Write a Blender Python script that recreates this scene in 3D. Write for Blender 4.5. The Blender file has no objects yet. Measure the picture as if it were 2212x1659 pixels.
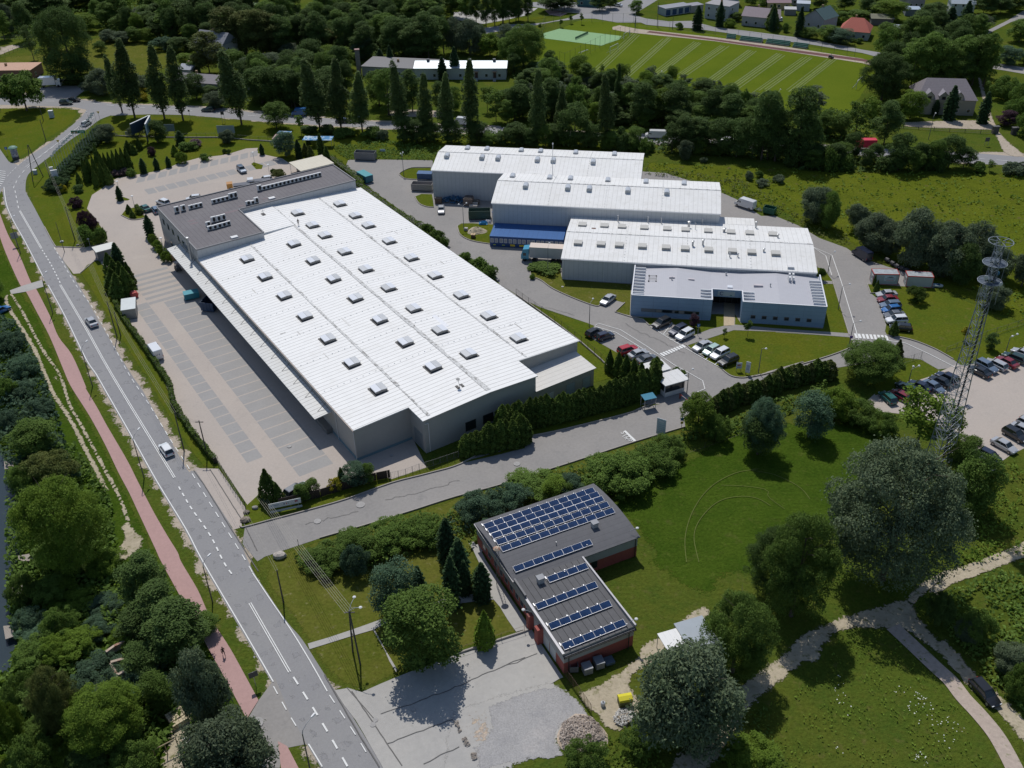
import bpy, bmesh, math, random
import numpy as np
from mathutils import Vector, Matrix
random.seed(7); rng=np.random.default_rng(7)
SC=bpy.context.scene; COL=SC.collection
PI=math.pi
# ---------------- camera (drone, 105 m above the ground) ----------------
FPX=2100.0; CX=1106.0; CY=829.5; CAMH=105.0
_p=math.radians(33.83); _r=math.radians(-1.13)
_F=np.array([0,math.cos(_p),-math.sin(_p)]); _U=np.array([0,math.sin(_p),math.cos(_p)]); _R=np.array([1.,0,0])
CR=math.cos(_r)*_R+math.sin(_r)*_U; CU=-math.sin(_r)*_R+math.cos(_r)*_U
cam=bpy.data.objects.new('camera',bpy.data.cameras.new('camera')); COL.objects.link(cam)
cam.matrix_world=Matrix(((CR[0],CU[0],-_F[0],0),(CR[1],CU[1],-_F[1],0),(CR[2],CU[2],-_F[2],CAMH),(0,0,0,1)))
cam.data.sensor_width=36; cam.data.lens=36*FPX/2212; cam.data.clip_start=1; cam.data.clip_end=6000
SC.camera=cam
# ---------------- light ----------------
SUN_AZ=-13.0; SUN_EL=58.0     # azimuth from +Y clockwise, elevation
w=bpy.data.worlds.new('World'); SC.world=w; w.use_nodes=True
nt=w.node_tree; nt.nodes.clear()
sky=nt.nodes.new('ShaderNodeTexSky'); sky.sky_type='NISHITA'; sky.sun_disc=False
sky.sun_elevation=math.radians(SUN_EL); sky.sun_rotation=math.radians(SUN_AZ)
sky.air_density=1.0; sky.dust_density=0.6; sky.ozone_density=1.3
bg=nt.nodes.new('ShaderNodeBackground'); bg.inputs[1].default_value=0.085
wo=nt.nodes.new('ShaderNodeOutputWorld'); nt.links.new(sky.outputs[0],bg.inputs[0]); nt.links.new(bg.outputs[0],wo.inputs[0])
sl=bpy.data.lights.new('sun','SUN'); sl.energy=3.0; sl.angle=math.radians(0.5); sl.color=(1,.965,.91)
sun=bpy.data.objects.new('sun',sl); COL.objects.link(sun)
_sd=Vector((math.sin(math.radians(SUN_AZ))*math.cos(math.radians(SUN_EL)),math.cos(math.radians(SUN_AZ))*math.cos(math.radians(SUN_EL)),math.sin(math.radians(SUN_EL))))
sun.rotation_euler=_sd.to_track_quat('Z','Y').to_euler()
SC.view_settings.view_transform='Standard'; SC.view_settings.look='None'; SC.view_settings.gamma=1; SC.view_settings.exposure=0.08
# ---------------- surveying: a picture coordinate gives a place on the ground ----------------
TL={'a':(0,0,2.0109),'b':(1000,0,2.0109),'c':(2000,0,2.0109),'d':(3000,0,2.018),'e':(0,750,2.0109),'f':(1000,750,2.0109),'h':(2000,700,2.0109),'i':(3000,700,2.018),
'j':(0,1500,2.0109),'k':(1000,1500,2.0109),'l':(2000,1450,2.0109),'m':(3000,1450,2.018),'n':(0,2250,2.0109),'o':(1000,2250,2.0109),'p':(2000,2250,2.0109),'q':(3000,2250,2.018),
's':(1850,1850,1.9518),'w':(1650,1300,2.765),'u':(600,750,3.687),'r':(3600,900,4.46),'P':(0,0,.54),'t':(3500,1300,2.765),'v':(2400,1050,3.687),'x':(1700,550,3.687),
'A':(300,350,3.687),'B':(2450,0,2.212),'C':(700,100,3.687),'D':(0,350,4.424),'E':(2650,850,3.16),'F':(1700,0,2.212),'G':(3500,0,3.687),'I':(0,0,2.212),'J':(150,450,4.74)}
def pix(k,x,y):
    a,b,s=TL[k]; return ((a+x/s)*.54,(b+y/s)*.54)
def gp(px,py,z=0.):
    d=CR*(px-CX)/FPX-CU*(py-CY)/FPX+_F; t=(CAMH-z)/(-d[2]); return (d[0]*t,d[1]*t)
def gw(k,x,y,z=0.): return gp(*pix(k,x,y),z)
def proj(X,Y,Z):
    v=np.array([X,Y,Z-CAMH]); q=v@_F; return CX+FPX*(v@CR)/q, CY-FPX*(v@CU)/q
def height(base,top,mx=45):
    X,Y=gp(*base); lo,hi=0,mx
    for _ in range(30):
        m=(lo+hi)/2
        if proj(X,Y,m)[1]>top[1]: lo=m
        else: hi=m
    return lo
def mpp(X,Y,Z=0): return float(np.array([X,Y,Z-CAMH])@_F)/FPX
def G(s,z=0.):
    out=[];k=None
    for t in s.split():
        if ',' in t:
            a,b=t.split(','); out.append(gw(k,float(a),float(b),z))
        else: k=t
    return out
# ---------------- tags ----------------
def tag(o,label=None,cat=None,group=None,kind=None):
    if label: o['label']=label
    if cat: o['category']=cat
    if group: o['group']=group
    if kind: o['kind']=kind
    return o
def thing(name,loc=(0,0,0),rz=0,label=None,cat=None,group=None):
    o=bpy.data.objects.new(name,None); COL.objects.link(o); o.location=loc; o.rotation_euler=(0,0,rz); o.empty_display_size=.2
    return tag(o,label,cat,group)
def dup(o,parent=None):
    c=o.copy(); COL.objects.link(c); c.parent=parent
    for ch in o.children: dup(ch,c)
    return c
# ---------------- materials ----------------
def srgb(*c): return tuple((x/12.92 if x<=.04045 else ((x+.055)/1.055)**2.4) for x in [v/255 for v in c])
def ramp(n,stops):
    r=n.nodes.new('ShaderNodeValToRGB'); e=r.color_ramp.elements
    while len(e)<len(stops): e.new(.5)
    for q,(p,c) in zip(e,stops): q.position=p; q.color=(*c,1)
    return r
def mat(name,c,rough=.7,metal=0,spec=.5,vary=0.,vs=1.,layers=(),seam=None,bump=0.,bs=5.,emit=0,trans=0,world=True,rnd=0.,coat=0):
    """c base colour; vary/vs small tone noise; layers: (scale,lo,hi,colour,strength[,detail]); seam: list of (axis,pitch,width,colour)"""
    m=bpy.data.materials.new(name); m.use_nodes=True; n=m.node_tree; b=n.nodes['Principled BSDF']; L=n.links
    b.inputs['Roughness'].default_value=rough; b.inputs['Metallic'].default_value=metal
    b.inputs['Specular IOR Level'].default_value=spec
    if coat: b.inputs['Coat Weight'].default_value=coat; b.inputs['Coat Roughness'].default_value=.05
    tc=n.nodes.new('ShaderNodeTexCoord'); cur=None
    rgb=n.nodes.new('ShaderNodeRGB'); rgb.outputs[0].default_value=(*c,1); cur=rgb.outputs[0]
    def noise(sc,det=4,rough=.6,seed=0):
        q=n.nodes.new('ShaderNodeTexNoise'); q.inputs['Scale'].default_value=sc; q.inputs['Detail'].default_value=det; q.inputs['Roughness'].default_value=rough
        mp=n.nodes.new('ShaderNodeMapping'); mp.inputs['Location'].default_value=(seed*17.3,seed*7.7,0); L.new(tc.outputs['Object'],mp.inputs[0]); L.new(mp.outputs[0],q.inputs['Vector']); return q.outputs[0]
    def mix(f,a,bc,mode='MIX'):
        q=n.nodes.new('ShaderNodeMix'); q.data_type='RGBA'; q.blend_type=mode
        if isinstance(f,(int,float)): q.inputs[0].default_value=f
        else: L.new(f,q.inputs[0])
        L.new(a,q.inputs[6])
        if isinstance(bc,tuple): q.inputs[7].default_value=(*bc,1)
        else: L.new(bc,q.inputs[7])
        return q.outputs[2]
    def mr(v,a0,a1,b0,b1):
        q=n.nodes.new('ShaderNodeMapRange'); L.new(v,q.inputs[0]); q.inputs[1].default_value=a0;q.inputs[2].default_value=a1;q.inputs[3].default_value=b0;q.inputs[4].default_value=b1; return q.outputs[0]
    for i,l in enumerate(layers):
        f=mr(noise(l[0],l[5] if len(l)>5 else 5,.62,i+1),l[1],l[2],0,l[4]); cur=mix(f,cur,l[3])
    if seam:
        sp=n.nodes.new('ShaderNodeSeparateXYZ'); L.new(tc.outputs['Object'],sp.inputs[0])
        for ax,pitch,wd,colr in seam:
            q=n.nodes.new('ShaderNodeMath'); q.operation='PINGPONG'; L.new(sp.outputs[ax],q.inputs[0]); q.inputs[1].default_value=pitch/2
            g=n.nodes.new('ShaderNodeMath'); g.operation='LESS_THAN'; L.new(q.outputs[0],g.inputs[0]); g.inputs[1].default_value=wd/2
            cur=mix(g.outputs[0],cur,colr)
    if vary:
        q=mr(noise(vs,6,.7,9),.3,.7,1-vary,1+vary); cur=mix(1.0,cur,_grey(n,q),'MULTIPLY')
    if rnd:
        oi=n.nodes.new('ShaderNodeObjectInfo'); q=mr(oi.outputs['Random'],0,1,1-rnd,1+rnd); cur=mix(1.0,cur,_grey(n,q),'MULTIPLY')
    L.new(cur,b.inputs['Base Color'])
    if bump:
        bp=n.nodes.new('ShaderNodeBump'); bp.inputs['Strength'].default_value=1; bp.inputs['Distance'].default_value=bump; L.new(noise(bs,6,.65,3),bp.inputs['Height']); L.new(bp.outputs[0],b.inputs['Normal'])
    if emit: b.inputs['Emission Color'].default_value=(*c,1); b.inputs['Emission Strength'].default_value=emit
    if trans:
        o=n.nodes['Material Output']; t=n.nodes.new('ShaderNodeBsdfTranslucent'); L.new(cur,t.inputs[0]); a=n.nodes.new('ShaderNodeMixShader'); a.inputs[0].default_value=trans
        L.new(b.outputs[0],a.inputs[1]); L.new(t.outputs[0],a.inputs[2]); L.new(a.outputs[0],o.inputs[0])
    return m
def _grey(n,v):
    q=n.nodes.new('ShaderNodeCombineColor'); 
    for i in range(3): n.links.new(v,q.inputs[i])
    return q.outputs[0]
_M={}
def flat(c,rough=.6,metal=0,**k):
    key=(tuple(round(x,3) for x in c),rough,metal,tuple(sorted(k.items())))
    if key not in _M: _M[key]=mat('paint',c,rough,metal,vary=.05,vs=.7,**k)
    return _M[key]
# ---------------- mesh builder ----------------
class MB:
    def __init__(s): s.v=[];s.f=[]
    def add(s,vs,fs):
        n=len(s.v); s.v+= [tuple(p) for p in vs]; s.f+=[tuple(i+n for i in f) for f in fs]; return s
    def box(s,x0,x1,y0,y1,z0,z1):
        return s.add([(x0,y0,z0),(x1,y0,z0),(x1,y1,z0),(x0,y1,z0),(x0,y0,z1),(x1,y0,z1),(x1,y1,z1),(x0,y1,z1)],[(3,2,1,0),(4,5,6,7),(0,1,5,4),(1,2,6,5),(2,3,7,6),(3,0,4,7)])
    def obox(s,c,d,l,wd,z0,z1):
        dx,dy=d; n=math.hypot(dx,dy) or 1; dx/=n;dy/=n; ax,ay=-dy,dx; P=[(c[0]+dx*a*l/2+ax*b*wd/2,c[1]+dy*a*l/2+ay*b*wd/2) for a,b in ((-1,-1),(1,-1),(1,1),(-1,1))]
        return s.prism(P,z0,z1)
    def prism(s,P,z0,z1):
        n=len(P); A=sum(P[i][0]*P[(i+1)%n][1]-P[(i+1)%n][0]*P[i][1] for i in range(n))
        if A<0: P=P[::-1]
        zt=z1 if isinstance(z1,(list,tuple)) else [z1]*n
        if A<0 and isinstance(z1,(list,tuple)): zt=list(z1)[::-1]
        return s.add([(x,y,z0) for x,y in P]+[(x,y,z) for (x,y),z in zip(P,zt)],[tuple(range(n))[::-1],tuple(range(n,2*n))]+[(i,(i+1)%n,n+(i+1)%n,n+i) for i in range(n)])
    def poly(s,P,z=0):
        n=len(P); A=sum(P[i][0]*P[(i+1)%n][1]-P[(i+1)%n][0]*P[i][1] for i in range(n))
        if A<0: P=P[::-1]
        return s.add([(p[0],p[1],z) for p in P],[tuple(range(n))])
    def tube(s,a,b,r,r2=None,n=6,caps=True):
        a=Vector(a);b=Vector(b); r2=r if r2 is None else r2; d=(b-a)
        if d.length<1e-6: return s
        d.normalize(); u=d.orthogonal().normalized(); v=d.cross(u)
        vs=[a+(u*math.cos(2*PI*i/n)+v*math.sin(2*PI*i/n))*r for i in range(n)]+[b+(u*math.cos(2*PI*i/n)+v*math.sin(2*PI*i/n))*r2 for i in range(n)]
        fs=[(i,(i+1)%n,n+(i+1)%n,n+i) for i in range(n)]
        if caps: fs+=[tuple(range(n))[::-1],tuple(range(n,2*n))]
        return s.add(vs,fs)
    def path(s,pts,r,n=6):
        for a,b in zip(pts,pts[1:]): s.tube(a,b,r,n=n)
        return s
    def lathe(s,prof,c=(0,0,0),n=12):
        vs=[];fs=[]
        for r,z in prof:
            vs+=[(c[0]+r*math.cos(2*PI*i/n),c[1]+r*math.sin(2*PI*i/n),c[2]+z) for i in range(n)]
        for k in range(len(prof)-1):
            fs+=[(k*n+i,k*n+(i+1)%n,(k+1)*n+(i+1)%n,(k+1)*n+i) for i in range(n)]
        fs+=[tuple(range(n))[::-1],tuple(range((len(prof)-1)*n,len(prof)*n))]
        return s.add(vs,fs)
    def loft(s,secs,caps=True):
        n=len(secs[0]); vs=[p for q in secs for p in q]; fs=[]
        for k in range(len(secs)-1): fs+=[(k*n+i,k*n+(i+1)%n,(k+1)*n+(i+1)%n,(k+1)*n+i) for i in range(n)]
        if caps: fs+=[tuple(range(n))[::-1],tuple(range((len(secs)-1)*n,len(secs)*n))]
        return s.add(vs,fs)
    def build(s,name,m,parent=None,smooth=False):
        me=bpy.data.meshes.new(name); me.from_pydata(s.v,[],s.f); me.materials.append(m)
        if smooth: me.polygons.foreach_set('use_smooth',[True]*len(me.polygons))
        o=bpy.data.objects.new(name,me); COL.objects.link(o)
        if parent: o.parent=parent
        return o
def tri_fix(o):
    bm=bmesh.new(); bm.from_mesh(o.data); bmesh.ops.recalc_face_normals(bm,faces=bm.faces); bm.to_mesh(o.data); bm.free()
    return o
def noise1(seed):
    r=random.Random(seed); return r
def smooth(P,closed=False,k=4):
    n=len(P); out=[]
    for i in range(n if closed else n-1):
        p0=P[(i-1)%n] if closed or i>0 else P[i]; p1=P[i]; p2=P[(i+1)%n]; p3=P[(i+2)%n] if closed or i+2<n else P[(i+1)%n]
        for j in range(k):
            t=j/k; out.append(tuple(.5*((2*p1[a])+(-p0[a]+p2[a])*t+(2*p0[a]-5*p1[a]+4*p2[a]-p3[a])*t*t+(-p0[a]+3*p1[a]-3*p2[a]+p3[a])*t**3) for a in (0,1)))
    if not closed: out.append(P[-1])
    return out
def jit(P,step=1.2,amp=.35,seed=1):
    r=random.Random(seed); out=[]; n=len(P)
    for i in range(n):
        a=P[i];b=P[(i+1)%n]; d=math.dist(a,b); k=max(1,int(d/step)); k=min(k,220)
        nx,ny=(-(b[1]-a[1])/(d or 1),(b[0]-a[0])/(d or 1))
        for j in range(k):
            t=j/k; q=r.gauss(0,amp*.6) if j else 0; q=max(-amp,min(amp,q)); out.append((a[0]+(b[0]-a[0])*t+nx*q,a[1]+(b[1]-a[1])*t+ny*q))
    return out
def resample(P,step):
    out=[P[0]];acc=0
    for a,b in zip(P,P[1:]):
        d=math.dist(a,b); t=step-acc
        while t<=d: out.append((a[0]+(b[0]-a[0])*t/d,a[1]+(b[1]-a[1])*t/d)); t+=step
        acc=(acc+d)%step
    return out
def side(P,off):
    out=[]
    for i,p in enumerate(P):
        a=P[max(0,i-1)];b=P[min(len(P)-1,i+1)]; d=math.dist(a,b) or 1; out.append((p[0]-(b[1]-a[1])/d*off,p[1]+(b[0]-a[0])/d*off))
    return out
def ribbon(mb,P,wd,z):
    z+=.00002*(len(mb.f)%40)
    A=side(P,wd/2);B=side(P,-wd/2); n=len(P)
    mb.add([(x,y,z) for x,y in A]+[(x,y,z) for x,y in B],[(n+i,n+i+1,i+1,i) for i in range(n-1)])
def dashes(mb,P,on,off,wd,z):
    R=resample(P,.5); per=int((on+off)/.5); k=int(on/.5); i=0
    while i+k<len(R): ribbon(mb,R[i:i+k+1],wd,z); i+=per
ZL=[0.004]
SOFT={}
def softmat(m):
    if m.name in SOFT: return SOFT[m.name]
    q=m.copy(); q.name=m.name; n=q.node_tree; L=n.links; o=n.nodes['Material Output']; s=o.inputs[0].links[0].from_socket
    at=n.nodes.new('ShaderNodeAttribute'); at.attribute_name='edge'; tc=n.nodes.new('ShaderNodeTexCoord')
    def nz_(sc): 
        x=n.nodes.new('ShaderNodeTexNoise'); x.inputs['Scale'].default_value=sc; x.inputs['Detail'].default_value=5; x.inputs['Roughness'].default_value=.7; L.new(tc.outputs['Object'],x.inputs['Vector']); return x.outputs[0]
    a=n.nodes.new('ShaderNodeMath'); a.operation='ADD'; L.new(nz_(.45),a.inputs[0]); L.new(nz_(2.2),a.inputs[1])
    b=n.nodes.new('ShaderNodeMath'); b.operation='MULTIPLY_ADD'; L.new(a.outputs[0],b.inputs[0]); b.inputs[1].default_value=1.5; b.inputs[2].default_value=-1.5
    c=n.nodes.new('ShaderNodeMath'); c.operation='ADD'; L.new(at.outputs['Fac'],c.inputs[0]); L.new(b.outputs[0],c.inputs[1])
    r=n.nodes.new('ShaderNodeMapRange'); L.new(c.outputs[0],r.inputs[0]); r.inputs[1].default_value=.38; r.inputs[2].default_value=.56
    t=n.nodes.new('ShaderNodeBsdfTransparent'); x=n.nodes.new('ShaderNodeMixShader'); L.new(r.outputs[0],x.inputs[0]); L.new(t.outputs[0],x.inputs[1]); L.new(s,x.inputs[2]); L.new(x.outputs[0],o.inputs[0])
    SOFT[m.name]=q; return q
def area(name,P,m,z,edge=None,seed=1,kind='structure',label=None,cat=None,parent=None):
    soft=edge and len(edge)>2
    if edge and not soft: P=jit(P,edge[0],edge[1],seed)
    z=Z()
    if soft:
        P=smooth(P,True,3) if edge[1] else P
        if edge[1]: P=resample(P+[P[0]],edge[0])
    if soft:
        from mathutils.geometry import delaunay_2d_cdt as cdt
        w_=edge[2]; Q=np.array(resample(P+[P[0]],max(1.,w_*.8))); Q=Q[:-1] if math.dist(Q[0],Q[-1])<.3 else Q
        lo=Q.min(0);hi=Q.max(0); st_=max(w_*.6,math.sqrt((hi[0]-lo[0])*(hi[1]-lo[1])/9000)); gx,gy=np.meshgrid(np.arange(lo[0],hi[0],st_),np.arange(lo[1],hi[1],st_)); gx=(gx+.31*gy/ max(1,hi[1]-lo[1])).ravel(); gy=gy.ravel()
        ins=np.zeros(len(gx),bool); dm=np.full(len(gx),1e9); n=len(Q)
        for i in range(n):
            A_=Q[i];B_=Q[(i+1)%n]; c=((A_[1]>gy)!=(B_[1]>gy)); ins^=c&(gx<(B_[0]-A_[0])*(gy-A_[1])/((B_[1]-A_[1]) or 1e-9)+A_[0])
            d=B_-A_; L2=d@d or 1e-9; t=np.clip(((gx-A_[0])*d[0]+(gy-A_[1])*d[1])/L2,0,1); dm=np.minimum(dm,np.hypot(gx-A_[0]-t*d[0],gy-A_[1]-t*d[1]))
        k=ins&(dm>.15*w_); vs_=[Vector(p) for p in Q]+[Vector((x,y)) for x,y in zip(gx[k],gy[k])]
        V,_,Fc,ov,_,_=cdt(vs_,[(i,(i+1)%n) for i in range(n)],[],1,1e-5); at=[]; DK_=dm[k]
        for o_ in ov: m_=min(o_) if o_ else 0; at.append(0. if (not o_ or m_<n) else min(1.,DK_[m_-n]/w_))
        me=bpy.data.meshes.new(name); me.from_pydata([(v[0],v[1],z) for v in V],[],Fc); me.materials.append(softmat(m)); q=me.attributes.new('edge','FLOAT','POINT'); q.data.foreach_set('value',at)
        o=bpy.data.objects.new(name,me); COL.objects.link(o); o.parent=parent
    else: o=MB().poly(P,z).build(name,m,parent)
    if kind and not parent: o['kind']=kind
    if label: o['label']=label
    if cat: o['category']=cat
    return o
# ---------------- ground materials ----------------
def grass(name,c,c2,c3,c4=None,s=1.,bump=.06):
    ly=[(.035*s,.42,.6,c2,.8),(.4*s,.58,.72,(.135,.115,.045),.45),(.07*s,.55,.75,tuple(v*.7 for v in c),.6),(.16*s,.45,.62,c3,.7),(.9*s,.42,.66,c2,.5)]
    if c4: ly.append((.5*s,.6,.7,c4,.8))
    return mat(name,c,.95,spec=0.,vary=.28,vs=2.2,layers=ly,bump=bump,bs=1.7 if bump>.1 else 3.)
M_meadow=grass('meadow_grass',(.075,.108,.016),(.095,.11,.018),(.052,.09,.014),(.12,.115,.035),bump=.3)
M_lawn=grass('mown_lawn',(.085,.112,.013),(.105,.115,.013),(.066,.102,.012),(.13,.125,.03),bump=.02)
M_dryl=grass('dry_lawn',(.098,.112,.018),(.12,.12,.025),(.075,.098,.014),(.21,.19,.09),s=1.6,bump=.02)
M_deep=grass('deep_grass',(.046,.085,.009),(.062,.10,.012),(.036,.072,.008),(.085,.115,.02),bump=.35)
M_pitch=mat('pitch_turf',(.105,.14,.014),.95,spec=0.,vary=.12,vs=1.5,layers=[(.05,.4,.65,(.082,.122,.012),.7)])
M_wet=grass('wetland_grass',(.10,.128,.012),(.125,.145,.016),(.075,.098,.012),(.13,.105,.045),s=.9,bump=.4)
M_asph=mat('asphalt',(.255,.252,.258),.9,spec=.25,vary=.07,vs=3,layers=[(.08,.4,.7,(.29,.285,.28),.6),(.5,.55,.75,(.22,.217,.222),.5)])
M_asph2=mat('old_asphalt',(.262,.25,.24),.92,spec=.25,vary=.09,vs=2,layers=[(.06,.4,.65,(.31,.292,.275),.7),(.35,.55,.72,(.225,.217,.21),.6),(1.5,.64,.72,(.36,.34,.31),.5)])
M_road_dark=mat('dark_asphalt',(.12,.125,.15),.9,vary=.08,vs=2)
M_sand=mat('sandy_shoulder',(.42,.355,.285),.98,spec=.1,vary=.14,vs=2,layers=[(.3,.5,.72,(.31,.27,.21),.7),(1.2,.56,.7,(.16,.17,.06),.75)],bump=.04)
M_dirt=mat('dirt_track',(.44,.38,.28),.98,spec=.1,vary=.16,vs=2,layers=[(.25,.42,.7,(.34,.29,.21),.8),(1.1,.55,.68,(.13,.14,.04),.85)],bump=.06)
M_pink=mat('pink_pavers',(.43,.275,.255),.9,spec=.2,vary=.07,vs=1.8,layers=[(.2,.4,.7,(.39,.25,.235),.6),(4,.62,.75,(.32,.2,.19),.5)])
M_paver=mat('beige_pavers',(.44,.385,.34),.92,spec=.2,vary=.07,vs=2.5,layers=[(.05,.38,.65,(.40,.355,.32),.7),(.4,.55,.75,(.35,.315,.285),.5),(.12,.6,.7,(.48,.425,.37),.5)])
M_bay=mat('grey_pavers',(.315,.305,.295),.92,spec=.2,vary=.06,vs=2.5,layers=[(.3,.45,.72,(.35,.338,.325),.6)])
M_conc=mat('concrete_yard',(.41,.395,.37),.92,spec=.2,vary=.06,vs=1.5,layers=[(.07,.4,.66,(.36,.35,.335),.8),(.4,.52,.74,(.45,.43,.40),.6),(.9,.66,.74,(.28,.27,.25),.6)])
M_gravel=mat('grey_gravel',(.36,.35,.345),.96,spec=.1,vary=.25,vs=6,layers=[(.12,.52,.68,(.47,.44,.42),.8),(.3,.5,.7,(.28,.275,.28),.6)],bump=.08,bs=6)
M_rubble=mat('rubble_ground',(.5,.40,.30),.96,spec=.1,vary=.3,vs=3,layers=[(.5,.45,.6,(.42,.37,.34),.8)],bump=.1)
M_white=mat('road_paint',(.72,.72,.70),.8,vary=.12,vs=3)
M_kerb=mat('kerb_concrete',(.36,.33,.30),.9,vary=.12,vs=2)
M_water=mat('lake_water',(.028,.042,.048),.12,spec=.5,vary=.1,vs=.3,bump=.03,bs=1.5)
M_track=mat('running_track',(.12,.045,.042),.9,vary=.1,vs=1)
M_court=mat('tennis_court',(.21,.36,.17),.9,vary=.07,vs=.7)
# ---------------- ground sheets ----------------
zc=[0.0]
def Z():
    zc[0]+=.001; return round(zc[0],4)
MB().poly([(-2500,-300),(2500,-300),(2500,4000),(-2500,4000)],0).build('ground',M_meadow)['kind']='structure'
# grass of different kinds
z=Z()
area('wetland',G('c 1150,1290 1500,1310 d 0,1330 600,1370 1300,1390 2212,1390 P 2300,360 P 2300,640 i 2212,1230 1900,1090 1700,1000 1500,930 1400,800 1200,730 850,580 600,480 400,400 150,250 h 2212,380 1900,190 c 1560,1460 1330,1390 1150,1370'),M_wet,z,(3,0,3),3)
z=Z()
area('deep_meadow',G('l 740,1010 1250,830 1500,760 1680,600 1950,500 m 700,440 900,450 1150,600 1180,700 1500,1000 q 300,-50 100,200 p 1900,100 1700,340 1330,160 1150,0 1180,-60 l 1100,1400 900,1200'),M_deep,z,(2,0,3),4)
area('roadside_lawn',G('a 230,1430 400,1310 560,1170 700,1080 830,960 1000,925 1500,950 1850,975 2150,1000 b 600,1030 1160,1060 1500,1075 c 350,1120 950,1150 P 1300,345 P 1000,325 b 700,1200 790,1290 760,1340 850,1440 f 900,0 1350,300 1300,330 a 1500,1500 1000,1500 e 680,480 440,465 360,330 270,140 230,20'),M_lawn,z,(2,.3),5)
area('corner_lawn',G('a -60,860 0,850 400,865 600,885 620,920 560,1000 400,1100 230,1220 130,1275 70,1280 0,1170 -60,1100'),M_lawn,z,(2,.3),6)
area('sports_field',G('c 330,420 F 1020,330 F 1280,220 1420,160 1700,200 1860,210 B 3500,650 d 1100,500 900,760 760,960 c 2212,850 1900,800 500,560 300,530'),M_pitch,z,(4,.3),7)
area('lakeside_meadow',G('e 0,420 60,560 200,850 300,1010 570,1600 j 720,330 950,780 1250,1400 n 1500,300 1700,700 1990,1260 1900,1700 0,1700 -100,1300 j -100,0 e -100,900'),M_deep,z,(2,0,1.2),8)
area('east_meadow',G('q 1250,300 2212,-150 P 2300,1000 P 2300,1720 q 2212,1700 1300,500'),M_meadow,z,(3,0,3),9)
area('front_lawn',G('k 150,1460 560,1320 920,1215 1300,1100 1650,985 2212,835 l 560,815 1100,640 1500,520 1600,560 1250,700 700,950 0,1230 s 100,480 105,700 500,1300 o 1640,745 1190,915 900,1035 780,1000 600,880 450,640 250,350 110,150'),M_dryl,z,(1.5,0,1.2),10)
# water
area('lake',G('P -60,985 j 0,615 60,720 110,900 160,1000 100,1150 150,1330 150,1470 90,1609 n 60,200 60,330 120,530 140,650 70,880 0,890 -150,900'),M_water,Z(),(1.5,.5),11)
# shoulders (sand) first, then the roads over them
z=Z()
area('road_verge',G('e 0,120 0,200 60,300 150,430 230,590 300,740 370,880 430,1010 500,1120 600,1310 700,1530 j 800,200 900,390 1010,580 1100,760 1180,860 1260,990 1350,1180 1440,1360 1540,1560 n 1570,150 1650,230 1740,340 1830,490 1900,620 1990,760 2050,880 2090,960 2070,1090 2070,1120 o 300,1200 o 400,1700 700,1700 900,1200 o 1000,960 780,1000 690,960 600,880 500,730 430,640 300,480 190,290 100,150 20,60 k 60,1430 100,1380 j 1930,1250 1640,740 1500,560 1300,240 1180,0 e 1150,1500 1050,1350 900,1090 830,970 720,810 600,690 430,465 a 200,1480 240,1350 400,1240 560,1110 700,1020 820,940 1000,905 1500,930 1850,965 2150,990 b 600,1030 1160,1055 1560,1075 c 350,1110 950,1140 1160,1165 d 500,1250 1000,1270 1800,1335 2260,1350 2260,1230 1800,1215 1400,1205 510,1155 c 1600,1100 1150,1070 700,1050 230,1030 b 1900,1000 1550,990 1160,970 700,940 300,910 a 1850,862 1500,842 900,820 630,780 200,740 -60,760 -60,880 400,875 610,885 625,920 560,1010 400,1120 230,1240 100,1300 30,1290 -40,1200 -60,1500 0,1560'),M_sand,z,(1.2,0,0.9),12)
# roads
Lroad=smooth(G('o 620,1750 570,1653 450,1450 330,1240 180,975 n 1960,580 1620,0 j 1480,1240 1250,860 1050,500 850,150 765,0 e 680,1380 520,1050 380,790 200,450 100,270 40,140 20,0 a 30,1480 100,1380 230,1260 400,1150 540,1040 650,945 700,880'))
Rroad=smooth(G('o 1150,1750 1075,1653 850,1280 600,900 420,620 300,480 130,230 20,60 j 1930,1340 1870,1240 1700,930 1600,790 1540,770 1500,750 1300,400 1150,130 1060,0 e 900,1250 760,1010 660,830 560,670 440,470 360,320 270,150 215,50 a 205,1520 215,1430 260,1370 400,1260 560,1130 700,1040 800,965 900,925'))
MB().poly(Lroad+Rroad[::-1],Z()).build('main_road',M_asph)['kind']='structure'
M_wear=mat('tyre_darkened_asphalt',(.236,.233,.239),.85,vary=.06,vs=1.5); M_pale=mat('worn_pale_asphalt',(.27,.266,.268),.9,vary=.06,vs=1.5); M_crack=mat('sealed_joint',(.13,.125,.12),.9,vary=.2,vs=2)
_c=smooth(G('o 800,1700 580,1290 350,925 0,330 j 1690,1290 1530,1060 1405,850 900,0 e 700,1150 485,785 340,505 150,170 110,20 a 115,1500 200,1370 420,1190 700,1000'))
for _o,_m,_w in ((1.75,M_wear,1.5),(-1.75,M_wear,1.5),(.55,M_pale,.8),(-.6,M_pale,.8),(3.1,M_pale,.5)):
    _q=side(_c,_o); area('lane_wear',side(_q,_w/2)+side(_q,-_w/2)[::-1],_m,0,(1.5,0,_w*.5),70)
hw=[G('a -100,775 200,765 630,800 900,835 1500,858 1850,875 b 0,903 300,927 700,958 1160,988 1550,1008 1900,1018 c 230,1045 700,1068 1150,1088 1600,1125 d 510,1168 1400,1218 1800,1235 2300,1275'),G('a -100,840 400,855 600,862 700,885 900,930 1200,920 1500,925 1850,955 2150,980 b 600,1010 1160,1038 1500,1060 c 350,1098 950,1128 1160,1150 d 500,1238 1000,1258 1800,1320 2300,1345')]
z=Z()
MB().poly(hw[0]+hw[1][::-1],z).build('highway',M_asph)['kind']='structure'
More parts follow.
